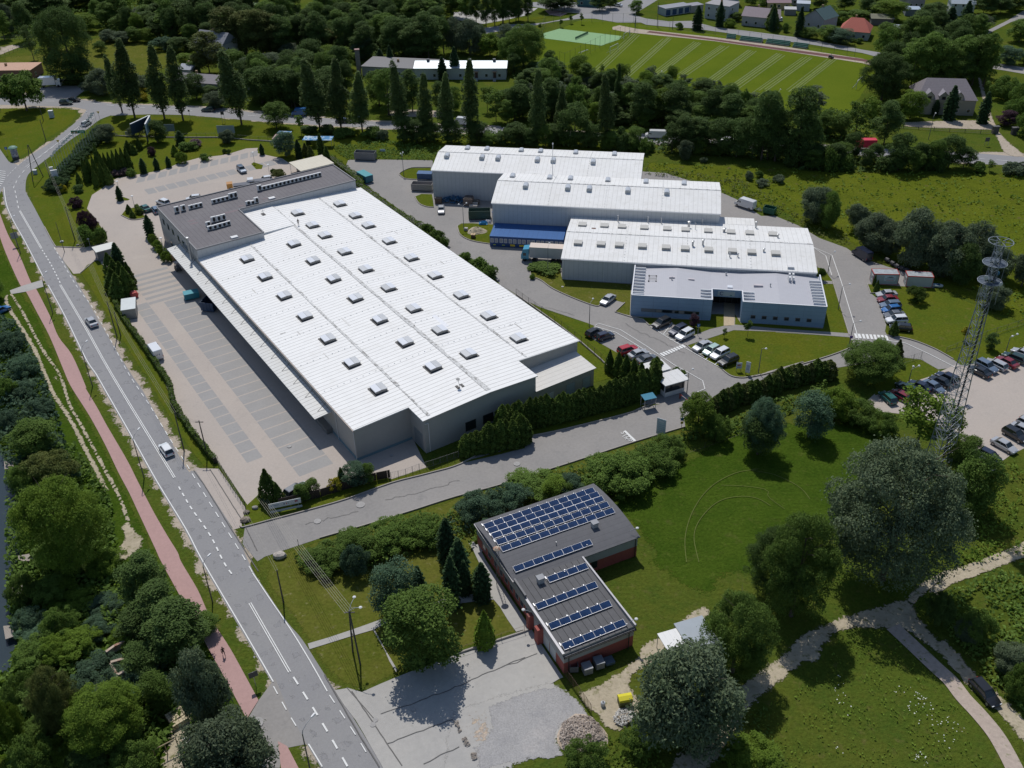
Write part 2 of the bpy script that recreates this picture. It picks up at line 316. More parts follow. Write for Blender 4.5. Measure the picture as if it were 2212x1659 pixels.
area('side_road',G('a -100,1100 0,1200 70,1300 150,1330 230,1290 100,1390 30,1480 0,1560 -100,1600'),M_asph,z)
area('forecourt',G('a 200,775 340,700 480,690 680,690 690,720 600,790 630,803'),M_asph2,z)
area('junction_apron',G('n 2212,930 2080,1110 1990,1265 1960,1400 2050,1650 o 240,1653 260,1500 460,1460 330,1240'),M_asph2,z)
# warehouse yard
z=Z()
ZY=zc[0]+.001
area('warehouse_yard',G('e 430,480 680,485 850,440 860,380 700,170 740,60 a 830,1510 870,1470 950,1430 1130,1400 1300,1370 1450,1310 1600,1270 1780,1250 1850,1235 1980,1195 2075,1190 2060,1230 2212,1262 b 260,1275 360,1345 480,1380 700,1345 f 500,300 k 1420,745 1140,838 1010,800 570,935 310,1010 100,960 j 2110,935 1990,1045 1770,720 1700,610 1500,385 1350,175 1290,40 e 1150,1245 1000,1060 950,960 1060,830 870,640 650,690 590,695'),M_paver,z,(3,.05),13)
area('gate_apron',G('j 1560,750 1760,755 1990,1090 1945,1180 1945,1225 1880,1245'),M_paver,z)
# complex asphalt
z=Z()
area('service_yard',G('b 790,1288 900,1282 1470,1290 1470,1530 f 1480,0 c 1150,1380 1330,1392 1530,1455 h 1800,150 1900,195 2100,330 i 200,330 400,412 560,510 780,590 830,625 960,690 1110,740 1270,790 1490,880 1490,920 960,890 975,955 1030,1000 1100,1210 1090,1262 1110,1300 1220,1315 1350,1350 1500,1412 1640,1490 1740,1545 1520,1570 1380,1490 1200,1470 m 300,115 130,190 0,235 l 1900,330 1560,400 1480,440 1490,520 1100,638 560,815 0,990 k 1650,982 1300,1095 920,1212 560,1315 300,1402 120,1462 60,1500 -60,1360 -40,1220 0,1222 200,1165 430,1100 780,1000 1140,870 1450,790 1700,718 l 0,650 450,555 1000,420 1250,270 1240,60 h 1110,1525 960,1440 800,1350 690,1290 760,1215 700,1190 460,1110 160,1010 0,890 f 2000,760 1700,560 1560,480 1350,280 950,0 b 1010,1540 850,1430 770,1340'),M_asph2,z)
area('east_parking',G('t 890,440 1010,455 1280,385 1648,250 P 2300,740 P 2300,925 t 1500,1440 1265,1600 1210,1510 1070,1440 900,1200 500,1010 60,960 -100,850 0,760 250,690 500,605 640,560 715,520'),M_paver,Z(),(3,.06),14)
# lawns inside the complex
z=Z()
def lawn(s,m=None,e=(2,.05)): area('lawn',G(s),m or M_lawn,z,e,len(s))
lawn('h 250,770 300,750 480,745 500,840 1060,880 1045,1130 925,1105 1005,1030 910,1005 775,1055 620,1000 430,915 330,845 250,810',M_dryl)
lawn('h 1050,1142 1150,1165 1200,1212 1240,1215 1380,1190 1560,1290 1690,1240 1800,1215 1800,1120 1690,1120 1690,1172')
lawn('h 1890,1120 1935,1190 2212,1205 i 590,1240 580,1000 540,745 600,760 665,855 680,880 795,1280 210,1248 h 1890,1205')
lawn('h 1500,1375 1880,1250 2212,1262 i 210,1270 800,1310 825,1340 820,1390 550,1490 100,1612 30,1630 l 2060,115 1960,125 1860,112 1795,65 h 1530,1400')
lawn('i 950,882 1500,915 1560,920 1700,1000 1900,1090 2212,1215 1800,1370 1590,1410 1700,1520 1640,1488 1500,1410 1350,1350 1220,1314 1110,1298 1090,1262 1100,1258 1290,1260 1200,1200 1100,960 1030,955 972,955')
lawn('i 1580,1440 2212,1230 P 2300,620 P 2300,735 t 1648,250 1280,382 1010,450 940,440 850,370 740,300')
lawn('t 260,470 510,385 700,495 715,520 640,560 500,605 250,700 0,780 0,600')
lawn('h 0,880 200,1010 430,1115 700,1190 760,1215 690,1288 800,1350 960,1440 1110,1525 1250,1550 1100,1600 l 880,130 760,160 600,0 h 610,1350 430,1180 130,960')
lawn('b 1205,1395 1230,1370 1300,1352 1455,1352 1455,1370 1460,1440 1380,1446 1260,1440 1215,1420')
lawn('f 1325,75 1380,52 1465,55 1480,160 1420,155 1360,130')
lawn('f 1670,310 1700,290 1780,288 1955,298 1940,450 1880,450 1770,425 1690,380')
lawn('k 100,955 310,1012 570,937 1010,800 1140,840 1430,780 2212,560 2212,590 1700,713 1450,788 1140,868 780,998 430,1098 200,1160 0,1218 -40,1225 -60,1180 j 1945,1215 1945,1180 1990,1045 2110,935')
lawn('l 0,560 1100,340 1290,335 1130,368 1000,418 450,553 0,648')
lawn('e 650,690 700,625 760,595 800,585 870,700 1000,850 1020,1080 1300,1500 j 1400,240 1540,440 1760,720 1750,752 1640,735 1500,555 1300,230 1180,0 e 1150,1490 900,1080 830,960')
lawn('e 975,225 1010,180 1100,155 1165,235 1150,255 1060,262')
lawn('e 925,90 960,65 1045,95 1030,105 980,108')
lawn('b 10,1320 30,1305 105,1330 95,1360 50,1362')
# the far lawns and roads
z=Z()
area('far_road',G('F 500,250 780,215 900,215 1060,200 1250,165 1370,120 F 1250,110 960,60 900,60 900,20 F 1300,20 F 1500,30 B -100,60 0,50 200,-40 500,-60 400,0 250,90 180,130 300,165 500,190 700,185 900,240 1200,275 1700,340 2212,440 B 2700,520 2600,570 2212,470 1700,385 1250,335 1000,290 700,250 520,240 300,220 250,200 F 1700,200 1500,165 1380,165 1150,190 900,240 700,270 530,300'),M_asph,z,(6,.1),21)
area('school_yard',G('F 250,110 420,95 1000,70 960,100 880,140 700,180 500,215 430,190 250,180'),M_conc,z)
area('brick_forecourt',G('F 1060,90 1150,95 1260,120 1200,145 1100,130'),M_pink,z)
area('far_verge',G('F 480,235 800,160 960,150 1120,140 1180,140 1000,170 800,195 520,245'),M_lawn,z,(3,.3),22)
area('forest_clearing',G('a 350,430 900,260 1300,380 1500,480 1200,620 700,600 400,580 0,560 0,450'),M_dryl,z,(3,0,4),23)
area('sandpit',G('I -30,400 190,405 100,450 0,490 -30,490'),M_sand,z,(2,1,1.0),24)
area('far_pitch',G('a 1900,40 2000,15 2212,30 b 420,90 330,160 150,110 0,80'),mat('pale_turf',(.15,.22,.10),.95,vary=.1,vs=1),z)
area('gate_track',G('d 1960,1050 2050,1240 2212,1270 2212,1240 2100,1150 2000,1030 1920,800 1860,600 1830,620 1880,850'),M_sand,z,(1.5,1,1.0),25)
area('drive_apron',G('d 1130,990 1900,970 1990,1040 1900,1050 1130,1020'),M_sand,z,(1.5,1,1.0),26)
area('lane',G('G 1380,590 1600,480 1980,290 2170,170 2250,140 2250,260 2000,330 1650,510 1400,640'),M_asph2,z)
area('lane',G('G 1660,960 1710,930 1900,950 2250,1000 2250,1100 1900,1040 1640,1000'),M_asph2,z)
area('driveway',G('b 980,880 1530,890 1520,945 1000,930 960,900'),M_sand,z,(1.5,1,0.7),27)
area('driveway',G('b 970,760 1180,750 1160,780 1130,890 1100,885 1110,790 980,782'),M_conc,z)
# sports field
z=Z()
zs=z
area('tennis_court',G('F 1050,295 1190,255 1740,320 1720,350 1560,405 1050,340'),M_court,z)
def stripe_mesh():
    mb=MB()
    m1=[(220,295,-330,810),(500,330,-60,830),(760,370,200,800),(1000,400,560,700),(1250,440,760,800),(1500,475,1000,830),(1740,500,1250,850),(1950,520,1560,820)]
    for x0,y0,x1,y1 in m1:
        a=gw('B',x0,y0);b=gw('B',x1,y1)
        d=math.dist(a,b); nx,ny=-(b[1]-a[1])/d,(b[0]-a[0])/d
        for k in range(4):
            o=(k-1.5)*1.1+random.uniform(-.2,.2); t0=random.uniform(0,.04); t1=random.uniform(.85,1)
            A=(a[0]+(b[0]-a[0])*t0+nx*o,a[1]+(b[1]-a[1])*t0+ny*o);B_=(a[0]+(b[0]-a[0])*t1+nx*o,a[1]+(b[1]-a[1])*t1+ny*o)
            ribbon(mb,[A,B_],.35+.3*random.random(),z)
    return mb
stripe_mesh().build('mowing_stripes',mat('cut_grass',(.135,.175,.04),.95,vary=.25,vs=.8))['kind']='structure'
z=Z()
area('track_edge',G('B 0,240 60,225 210,255 340,270 900,330 1500,410 2212,520 B 2520,610 2500,640 2212,560 1500,450 900,365 340,308 120,285 0,262'),M_sand,z,(5,.1),31)
area('running_track',G('B 330,275 900,345 1500,428 2212,522 B 2320,545 2300,560 2212,545 1500,448 900,360 300,288'),M_track,Z())
# concrete yard at the solar building and its gravel
z=Z()
area('concrete_yard',G('o 680,1030 790,1012 900,1045 1190,920 1640,750 1870,675 2212,560 p 230,550 330,700 490,930 400,985 0,1110 o 2000,1145 1900,1160 1750,1190 1650,1250 1640,1310 1700,1400 1770,1560 1850,1760 1130,1760 1040,1600 850,1270'),M_conc,z,(2,.1),32)
area('gravel_base',G('o 1600,1180 p 0,1050 400,940 590,1040 740,1215 700,1300 560,1320 500,1420 500,1540 0,1700 o 1700,1760 1500,1760'),M_conc,z,(1.5,0,1.2),36)
area('gravel_yard',G('o 1900,1165 p 0,1112 400,985 590,1075 740,1235 690,1290 530,1290 460,1400 480,1500 560,1570 0,1640 -200,1760 o 1850,1760 1800,1600 1750,1500 1900,1400 1920,1250'),M_gravel,z,(1.2,1,0.8),33)
area('rubble_patch',G('o 1660,1255 1750,1195 1910,1165 1920,1260 1940,1400 1880,1500 1760,1480 1700,1400 1650,1320'),M_rubble,z,(1,1,1.0),34)
area('footpath',G('o 465,655 800,550 1080,450 1135,470 1000,540 1185,865 1175,885 990,545 800,600 480,700'),M_conc,z,(2,.08),35)
area('footpath',G('o 1450,330 1600,280 1900,240 1960,170 p 0,200 60,330 200,540 p 130,560 0,360 o 1960,300 1700,330 1500,365'),M_conc,z,(2,.08),36)
area('footpath',G('k 1790,1370 2050,1330 s 150,700 s 300,1000 500,1300 545,1330 500,1340 230,1000 90,700'),M_conc,z)
# complex: marked bays lighter asphalt, footpaths
z=Z()
area('footpath',G('h 1470,1355 1800,1215 1800,1235 1880,1205 2212,1235 i 795,1280 810,1312 h 2212,1262 1880,1250 1500,1375'),M_asph2,z)
area('entrance_path',G('h 1800,1000 1890,1000 1885,1210 1800,1215'),mat('yellow_pavers',(.46,.37,.25),.9,vary=.1,vs=2),z)
area('footpath',G('h 1045,1130 1055,870 1075,870 1062,1135'),M_kerb,z)
area('footpath',G('i 565,855 670,858 680,882 575,880'),M_asph2,z)
# bike path over the verge
z=Z()
Lp=smooth(G('e -60,200 0,400 60,560 160,780 210,840 300,1010 400,1200 500,1440 570,1600 j 720,330 850,570 950,780 1040,950 1110,1100 1250,1400 n 1300,0 1480,330 1680,700 1830,970 1985,1260'))
Rp=smooth(G('e -40,100 60,370 150,530 250,765 290,815 400,1030 470,1200 580,1350 690,1600 j 690,110 780,260 850,390 920,510 1030,700 1120,880 1240,1110 1350,1300 1430,1430 n 1460,0 1590,220 1670,400 1740,520 1850,690 1950,870 2080,1110'))
MB().poly(Lp+Rp[::-1],z).build('bike_path',M_pink)['kind']='structure'
area('bike_path',G('o 225,1440 300,1480 390,1653 440,1760 300,1760 250,1653'),M_pink,z)
area('path_crossing',G('e 80,830 190,790 340,745 350,800 210,840 90,860'),M_conc,Z())
# dirt tracks
z=Z()
def track(s,w1,sd,m=None):
    P=smooth(G(s)); area('dirt_track',side(P,w1*.62)+side(P,-w1*.62)[::-1],m or M_dirt,z,(1.2,0,w1*.45),sd)
track('e 55,860 60,950 200,1170 300,1350 400,1600 j 480,230 560,350 700,620 860,940',.9,41)
track('e 85,850 180,1000 340,1300 j 480,0 560,240 640,380 800,680 950,960 1040,1200',.7,42)
area('bare_ground',G('j 940,1080 1020,1150 1150,1290 1160,1380 1020,1500 880,1500 980,1330 960,1180'),M_dirt,z,(.8,1,1.0),43)
area('bare_ground',G('e 400,1700 340,1500 420,1400 500,1580 j 500,60 470,60 350,10 e 350,1560'),M_dirt,z,(.8,1,1.0),44)
area('bare_ground',G('n 1290,1500 1400,1200 1550,1180 1560,1300 1500,1400 1520,1800 1300,1800'),M_dirt,z,(.8,1,1.0),45)
area('dirt_yard',G('p 590,1060 700,1000 830,950 1080,760 1130,650 1320,560 1560,370 1680,340 1700,420 1500,600 1330,650 1360,760 1200,850 1050,960 1150,1100 1100,1300 900,1400 820,1310 760,1230 735,1230'),M_dirt,z,(1,1,1.1),46)
area('bare_ground',G('p 1360,200 1480,120 1600,160 1640,260 1500,330 1380,290'),M_dirt,z,(.7,1,1.0),47)
area('bare_ground',G('l 1240,1290 1330,1275 1410,1290 1400,1400 1330,1440 1240,1390'),mat('straw_patch',(.30,.26,.13),.97,vary=.2,vs=3),z,(.8,1,1.0),48)
for i,s in enumerate(('l 1730,1130 1770,1125 1800,1165 1740,1150','l 1930,1160 1970,1155 1960,1175','l 1970,1225 2050,1220 2060,1240 1990,1245','l 2100,1200 2150,1195 2170,1225 2110,1220','o 690,490 750,485 755,510 700,515','o 420,220 440,225 430,238','o 560,265 600,262 590,285')):
    area('bare_ground',G(s),M_dirt,z,(.5,1,1.0),60+i)
track('q 1250,360 1450,170 1650,80 1850,20 2212,-130 2330,-190',1.5,49)
track('q 1400,300 1600,160 1850,70 2212,-70 2330,-120',1.4,50)
area('dirt_track',G('q 300,700 350,600 700,440 900,370 1180,300 1420,200 1560,170 1480,260 1350,340 1400,470 1560,650 1640,760 1500,760 1330,620 1180,560 800,560 650,640 600,760 560,860 480,800 380,900 0,1200 -300,1700 -700,1700 -300,1200 0,900'),M_dirt,z,(1.2,1,1.3),51)
track('q 1500,620 1650,790 1800,960 1950,1090 2100,1230 2212,1370 2330,1500',2.6,52)
P=smooth(G('q 1150,520 1300,660 1500,850 1620,960 1720,1090 1850,1230 1980,1390 2080,1560 2150,1700'))
area('bike_path',side(P,1.1)+side(P,-1.1)[::-1],mat('pink_gravel',(.42,.345,.29),.95,vary=.15,vs=2,layers=[(1,.58,.7,(.16,.17,.07),.7)]),Z(),(1,.12),53)
# turning marks of tyres in the meadow
mb=MB(); z=Z()
def arc(s,wd,mb=mb):
    ribbon(mb,resample(smooth(G(s),k=6),1.),wd,z)
arc('l 1500,1609 1490,1400 1560,1180 1700,1000 1900,890 2100,860 m 0,870 200,910 400,1010 500,1130',.12)
arc('l 1600,1609 1560,1400 1620,1250 1760,1120 1930,1080 2080,1100 2212,1180',.12)
arc('l 1780,990 1990,1000 2150,1030 m 150,1090 300,1200',.1)
mb.build('tyre_tracks',mat('pressed_grass',(.10,.125,.022),.95,vary=.3,vs=2))['kind']='structure'
# ---------------- road markings and kerbs ----------------
z=.112
mk=MB()
edgeL=smooth(G('n 2185,970 1960,580 1620,0 j 1480,1240 1250,860 1050,500 850,150 765,0 e 680,1380 520,1050 380,790'))
ribbon(mk,side(edgeL,-.25),.16,z)
ribbon(mk,side(smooth(G('e 340,725 200,450 100,270 45,140 25,0')),-.25),.16,z)
ribbon(mk,side(smooth(G('o 570,1653 460,1470')),-.2),.16,z)
for s in ('o 0,330 320,885','j 1405,830 900,0 e 700,1150 485,785','e 335,495 160,190'):
    C=smooth(G(s))
    ribbon(mk,side(C,.14),.13,z); ribbon(mk,side(C,-.14),.13,z)
for s,a,b,wd in (('n 2260,225 1870,115 1800,0 j 1850,1590 1690,1290 1530,1060 1415,860',1,1,.22),('o 350,925 580,1290 790,1653',1.5,1.5,.24),('e 485,770 410,620 340,505',1,1,.22),('e 150,170 120,20 a 115,1500 200,1370 420,1190 700,1000 760,940',2,2,.16)):
    if s.startswith('n 2260'): s='n 1865,95 1800,0 j 1690,1290 1530,1060 1415,860'
    dashes(mk,smooth(G(s)),a,b,wd,z)
ribbon(mk,smooth(G('a 200,1350 420,1185 650,1010')),.12,z)
for s,a,b in (('n 2030,80 1990,10 j 1850,1290 1650,970 1500,720 1370,520 1200,240 1040,0 e 880,1210 740,960 600,770 420,455',1.5,1.5),('o 640,1070 850,1390 1000,1640',1.5,1.5),('o 190,1000 300,1200 410,1380',1.5,1.5),('a 60,1420 150,1330 250,1260',1,1)):
    dashes(mk,smooth(G(s)),a,b,.14,z)
ribbon(mk,smooth(G('n 2025,80 o 300,490 625,1040 ') if False else G('o 20,85 150,280 330,545 480,790 622,1040')),.15,z)
dashes(mk,smooth(G('a 0,800 300,815 630,820 900,850 1500,890 1900,925 b 300,950 700,985 1160,1015 1600,1035 c 350,1075 1000,1110 1600,1150 d 550,1185 1400,1250 2212,1310')),3,3,.16,z)
for t in (0,1,2,3,4,5,6,7):
    a=gw('a',-20,1375+t*16); b=gw('a',45+t*3-t*t*1.2,1375+t*17+6); ribbon(mk,[a,b],.3,z)
# service yard lines, zebra crossings, bays
def ln(s,wd=.14): ribbon(mk,G(s),wd,z)
for s in ('h 765,1215 790,1195 970,1248 1180,1380 1400,1530 l 1500,75 1630,150 1648,215 1550,255','h 765,1222 930,1268 1100,1370 1320,1510','h 1205,1218 1350,1310 1480,1388 1640,1480 1790,1560','h 1210,1216 1290,1195 1385,1190','h 1265,1248 1385,1242','h 1315,1282 1385,1195','h 1320,1285 1355,1282','h 1365,1330 1400,1325','h 1420,1355 1450,1340','h 1570,1430 1620,1400','h 1640,1440 1590,1445','h 1650,1490 1690,1455','h 1725,1530 1760,1500','h 1215,1550 1280,1490','h 1150,1525 1320,1505','h 1030,1470 1140,1545',
  'i 505,583 612,655 660,812','i 505,583 660,648 735,860 865,1290','i 820,1332 880,1338 870,1290','i 1100,1338 1250,1358 1450,1450 1655,1555'): ln(s)
for i in range(9):
    a=gw('h',1290+i*21.5,1437-i*8.5); b=gw('h',1325+i*19,1455-i*8.5) if 0 else gw('h',1325+i*20.5,1458-i*8.7)
    ribbon(mk,[a,b],.5,z)
for i in range(9):
    a=gw('i',848+i*31,1283+i*1.8); b=gw('i',862+i*31,1320+i*2.2); ribbon(mk,[a,b],.5,z)
# stop bar and lettering
ribbon(mk,G('l 1002,553 1090,637'),.45,z)
mk.build('road_markings',M_white)['kind']='structure'
def text(body,size,m,name='lettering',parent=None,ext=.01,sx=1,sp=1):
    cu=bpy.data.curves.new('t','FONT'); cu.body=body; cu.size=size; cu.extrude=ext; cu.align_x='CENTER'; cu.align_y='CENTER'; cu.space_character=sp
    o=bpy.data.objects.new('t',cu); COL.objects.link(o); dg=bpy.context.evaluated_depsgraph_get(); me=bpy.data.meshes.new_from_object(o.evaluated_get(dg)); bpy.data.objects.remove(o)
    me.materials.clear(); me.materials.append(m); 
    if sx!=1: me.transform(Matrix.Diagonal((sx,1,1,1)))
    q=bpy.data.objects.new(name,me); COL.objects.link(q); q.parent=parent; return q
def flat_text(body,size,k,p0,p1,sx=1):
    a=gw(k,*p0);b=gw(k,*p1); q=text(body,size,M_white,'road_lettering',sp=1.1,ext=.002); q.location=((a[0]+b[0])/2,(a[1]+b[1])/2,z); q.rotation_euler=(0,0,math.atan2(b[1]-a[1],b[0]-a[0])); q['kind']='structure'; return q
flat_text('STOP',1.3,'l',(999.8,579),(1045,624)); flat_text('TIR',.85,'l',(995,599),(1013,615))
ck=MB()
def crack(s_,wd,sd,am=.12):
    R_=resample(G(s_),.8); r=random.Random(sd); ribbon(ck,[(x+r.uniform(-am,am),y+r.uniform(-am,am)) for x,y in R_],wd,.1105)
crack('o 820,1040 990,1290 1110,1470 1240,1660',.14,1,.03); crack('o 600,905 700,1080 900,1420 1060,1680',.16,2,.02); crack('j 1560,770 1640,880 1860,1240 2090,1600',.14,3,.02); crack('j 1690,760 1960,1190 k 60,1420',.12,4,.02)
crack('o 1050,1225 1300,1140 1700,990 1960,870 2212,765',.12,5); crack('o 1100,1465 1350,1370 1530,1300 1640,1260',.13,6); crack('o 1400,1620 1560,1540 1710,1480',.13,7); crack('o 780,1010 1000,1260',.1,8,.02); crack('p 0,850 150,800 310,725',.1,9)
for i,(a_,b_) in enumerate((('k 430,1210','k 900,1090'),('k 1100,1010','k 1700,850'),('h 100,1000','h 600,1130'),('h 1000,1200','h 1500,1440'),('f 1000,60','f 1500,400'))): crack(a_+' '+b_.split()[1] if a_[0]==b_[0] else a_,.07,20+i,.35)
ck.build('pavement_joints',M_crack)['kind']='structure'
# worn spots, manholes
mh=MB()
for i,(k,x,y,r) in enumerate((('k',890,1047,.75),('n',2068,1292,.85),('k',543,1180,.6),('o',990,1307,.4),('o',1310,1188,.35),('o',1010,1270,.35),('m',1703,455,.4),('w',1155,1540,.6),('k',1140,650,.35),('k',317,578,.4),('P',1215,620,.3))):
    x,y=gw(k,x,y); mh.lathe([(r,0),(r,.01+.001*i)],(x,y,.112),14)
mh.build('manhole_covers',mat('manhole',(.33,.32,.31),.8,vary=.2,vs=4))['kind']='structure'
# kerbs
kb=MB()
def kerb(s,wd=.16,h=.14,sm=False):
    P=G(s); P=smooth(P) if sm else P
    A=side(P,wd/2);B=side(P,-wd/2)
    for i in range(len(P)-1): kb.prism([A[i],A[i+1],B[i+1],B[i]],0,.11+h+.0005*(i%3))
for s,sm in (('h 245,770 250,815 330,850 430,920 620,1005 775,1058 810,1035',1),('h 1005,1030 925,1105 1040,1142 1150,1165 1200,1213 1240,1215',0),('h 1500,1372 1530,1400 1640,1470',0),('l 1790,62 1860,112 1960,126 2100,101 m 0,122 180,82 430,0 i 100,1612 550,1492 820,1392 826,1340',1),
   ('j 1930,1215 1945,1228 1985,1222 k 200,1161 430,1101 780,1001 1140,871 1450,791 1700,716 l 0,651 450,556 1000,421 1130,372 1250,330',1),('k 560,1316 920,1213 1300,1096 1650,984 l 0,988 560,812 1100,637 1490,520',1),
   ('i 1100,1298 1220,1314 1350,1349 1500,1411 1640,1490',1),('i 945,882 972,957 1025,957',0),('i 505,582 540,745',0),('i 665,857 800,1295',0),('f 1668,310 1690,380 1780,430 1940,458',1),('f 1325,75 1360,130 1420,157 1480,162',1),('b 1455,1350 1300,1352 1205,1395 1215,1420 1260,1442 1380,1448 1460,1440',1),
   ('e 975,225 1060,262 1160,250 1165,235',1),('e 360,320 440,465 480,480 680,487',1),('e 650,690 760,596 800,585',1),('p 230,548 o 2100,600 1870,672 1640,748',0)):
    kerb(s,sm=bool(sm))
kb.build('kerbs',M_kerb)['kind']='structure'
# paver bays in the warehouse yard
WO=np.array(gw('k',868,688)); WA=math.radians(123.24); _a=np.array([math.cos(WA),math.sin(WA)]); _b=np.array([_a[1],-_a[0]])
def wf(u,v): q=WO+_a*u+_b*v; return (q[0],q[1])
bay=MB(); zb=ZY+.0006
def rb(u0,u1,v0,v1,sk=0): bay.poly([wf(u0,v0),wf(u1,v0),wf(u1+sk,v1),wf(u0+sk,v1)],zb+.0001*(len(bay.f)%9))
u=1.7
while u<74: rb(u,u+2.95,-10.2,-3.9); u+=3.28
u=10.5
while u<78:
    rb(u,u+2.95,-16.2,-13.3); u+=3.28
u=77.5
while u<95: rb(u,u+1.25,-13.2,-4.2); u+=2.55
v=5.5
while v<46: rb(141.2,145.4,v,v+2.55,0); v+=2.95
v=5
while v<42: rb(151.6,155.4,v,v+2.5,0) if 0 else bay.poly([wf(151.6,v),wf(151.6,v+2.4),wf(155.8,v+4.2),wf(155.8,v+1.8)],zb+.0001*(len(bay.f)%9)); v+=3.1
v=6
while v<40: rb(126.5,130.3,v,v+2.5,0); v+=3.0
bay.build('paver_bays',M_bay)['kind']='structure'
# ---------------- building materials ----------------
SEAMC=(.50,.49,.46)
M_wroof=mat('white_sheet_roof',(.79,.785,.77),.55,spec=.3,vary=.035,vs=.6,layers=[(.08,.45,.75,(.75,.745,.73),.7),(1.2,.62,.8,(.60,.57,.52),.5),(.25,.56,.75,(.70,.69,.66),.7)],seam=[(0,1.08,.12,(.40,.39,.375))])
M_hroof=mat('weathered_white_roof',(.74,.735,.72),.6,spec=.3,vary=.05,vs=.8,layers=[(.12,.45,.7,(.68,.67,.645),.8),(.9,.56,.75,(.55,.53,.48),.55),(.3,.55,.72,(.63,.62,.59),.6)],seam=[(0,1.1,.07,(.50,.49,.47))])
M_capm=mat('ridge_flashing',(.55,.55,.54),.6,vary=.3,vs=2,layers=[(1.4,.5,.6,(.16,.15,.14),.8)])
M_wwall=mat('grey_sheet_wall',(.50,.485,.46),.6,vary=.04,seam=[(0,.3,.03,(.36,.35,.33)),(1,.3,.03,(.36,.35,.33))])
M_gwall=mat('grey_wall_panels',(.52,.525,.53),.6,vary=.04,seam=[(0,1.1,.05,(.33,.34,.34)),(2,6.,.02,(.3,.3,.3))])
M_lwall=mat('light_wall_panels',(.45,.46,.47),.5,vary=.04,seam=[(0,1.05,.06,(.36,.37,.38)),(1,1.05,.06,(.36,.37,.38))])
M_felt=mat('grey_roofing_felt',(.175,.165,.172),.9,spec=.2,vary=.08,vs=1.2,layers=[(.1,.45,.65,(.20,.19,.195),.8)],seam=[(1,1.05,.06,(.10,.095,.10)),(0,7.,.05,(.11,.105,.11))])
M_felt2=mat('charcoal_roofing_felt',(.13,.13,.138),.9,spec=.2,vary=.08,vs=1.2,seam=[(0,1.0,.035,(.085,.085,.09))])
M_felt3=mat('charcoal_roofing_felt',(.125,.124,.128),.9,spec=.2,vary=.1,vs=1,layers=[(.6,.6,.75,(.165,.16,.155),.6)],seam=[(1,1.0,.07,(.035,.035,.035))])
M_blue=mat('blue_grey_cladding',(.24,.35,.48),.45,spec=.4,vary=.05,vs=.5,seam=[(2,.9,.035,(.15,.21,.30)),(0,5.2,.05,(.15,.21,.30))])
M_lroof=mat('lilac_grey_roof',(.44,.44,.47),.55,spec=.35,vary=.03,seam=[(0,.45,.03,(.40,.40,.43))])
M_glass=mat('window_glass',(.02,.028,.032),.08,spec=.7)
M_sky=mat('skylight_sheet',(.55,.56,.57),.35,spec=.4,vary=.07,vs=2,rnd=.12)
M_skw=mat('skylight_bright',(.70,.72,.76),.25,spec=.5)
M_dark=flat((.06,.055,.052)); M_steel=mat('galvanised_steel',(.42,.43,.44),.45,.6,vary=.08,vs=3); M_trim=flat((.66,.66,.66)); M_blk=flat((.02,.02,.02))
M_brick=mat('red_brick',(.33,.085,.07),.85,vary=.12,vs=3,seam=[(2,.3,.03,(.22,.08,.07))])
M_plaster=mat('grey_plaster',(.36,.365,.36),.85,vary=.05)
M_panel=mat('solar_glass',(.012,.035,.10),.16,spec=.6,vary=.25,vs=.9)
M_alu=flat((.72,.72,.73),.4,.3)
def gable(mb,x0,x1,y0,y1,ze,zr,th=.18,ov=.25):
    ym=(y0+y1)/2
    s=(zr-ze)/(ym-y0); e=ov*s
    P=[(y0-ov,ze-e),(ym,zr),(y1+ov,ze-e)]
    for (ya,za),(yb,zb) in ((P[0],P[1]),(P[1],P[2])):
        mb.add([(x0-ov,ya,za),(x1+ov,ya,za),(x1+ov,yb,zb),(x0-ov,yb,zb),(x0-ov,ya,za+th),(x1+ov,ya,za+th),(x1+ov,yb,zb+th),(x0-ov,yb,zb+th)],[(3,2,1,0),(4,5,6,7),(0,1,5,4),(1,2,6,5),(2,3,7,6),(3,0,4,7)])
def gwalls(mb,x0,x1,y0,y1,ze,zr):
    ym=(y0+y1)/2
    mb.add([(x0,y0,0),(x1,y0,0),(x1,y1,0),(x0,y1,0),(x0,y0,ze),(x1,y0,ze),(x1,y1,ze),(x0,y1,ze),(x0,ym,zr),(x1,ym,zr)],[(0,1,5,4),(2,3,7,6),(1,2,6,9,5),(3,0,4,8,7)])
def winrect(parent,axis,pos,a0,a1,z0,z1,out,fr=None,name='window',m=None,pane=True,d=.05):
    """window on a wall: axis 'x' = wall at x=pos running in y, 'y' = wall at y=pos running in x; out=+-1 outward"""
    f=MB(); t=.08
    def bx(mb,p0,p1,q0,q1,r0,r1):
        if axis=='y': mb.box(q0,q1,min(p0,p1),max(p0,p1),r0,r1)
        else: mb.box(min(p0,p1),max(p0,p1),q0,q1,r0,r1)
    bx(f,pos-.02*out,pos+d*out,a0,a1,z0,z0+t);bx(f,pos-.02*out,pos+d*out,a0,a1,z1-t,z1);bx(f,pos-.02*out,pos+d*out,a0,a0+t,z0+t,z1-t);bx(f,pos-.02*out,pos+d*out,a1-t,a1,z0+t,z1-t)
    o=f.build(name,fr or M_trim,parent)
    g=MB(); bx(g,pos-.02*out,pos+d*.5*out,a0+t,a1-t,z0+t,z1-t); g.build('pane',m or M_glass,o)
    return o
def wroof_z(v): return 6.6+1.1*min(v,48.6-v)/24.3
# ---------------- the white warehouse ----------------
WH=thing('warehouse',(WO[0],WO[1],0),WA,'huge low warehouse with a white sheet roof and rows of skylights','warehouse')
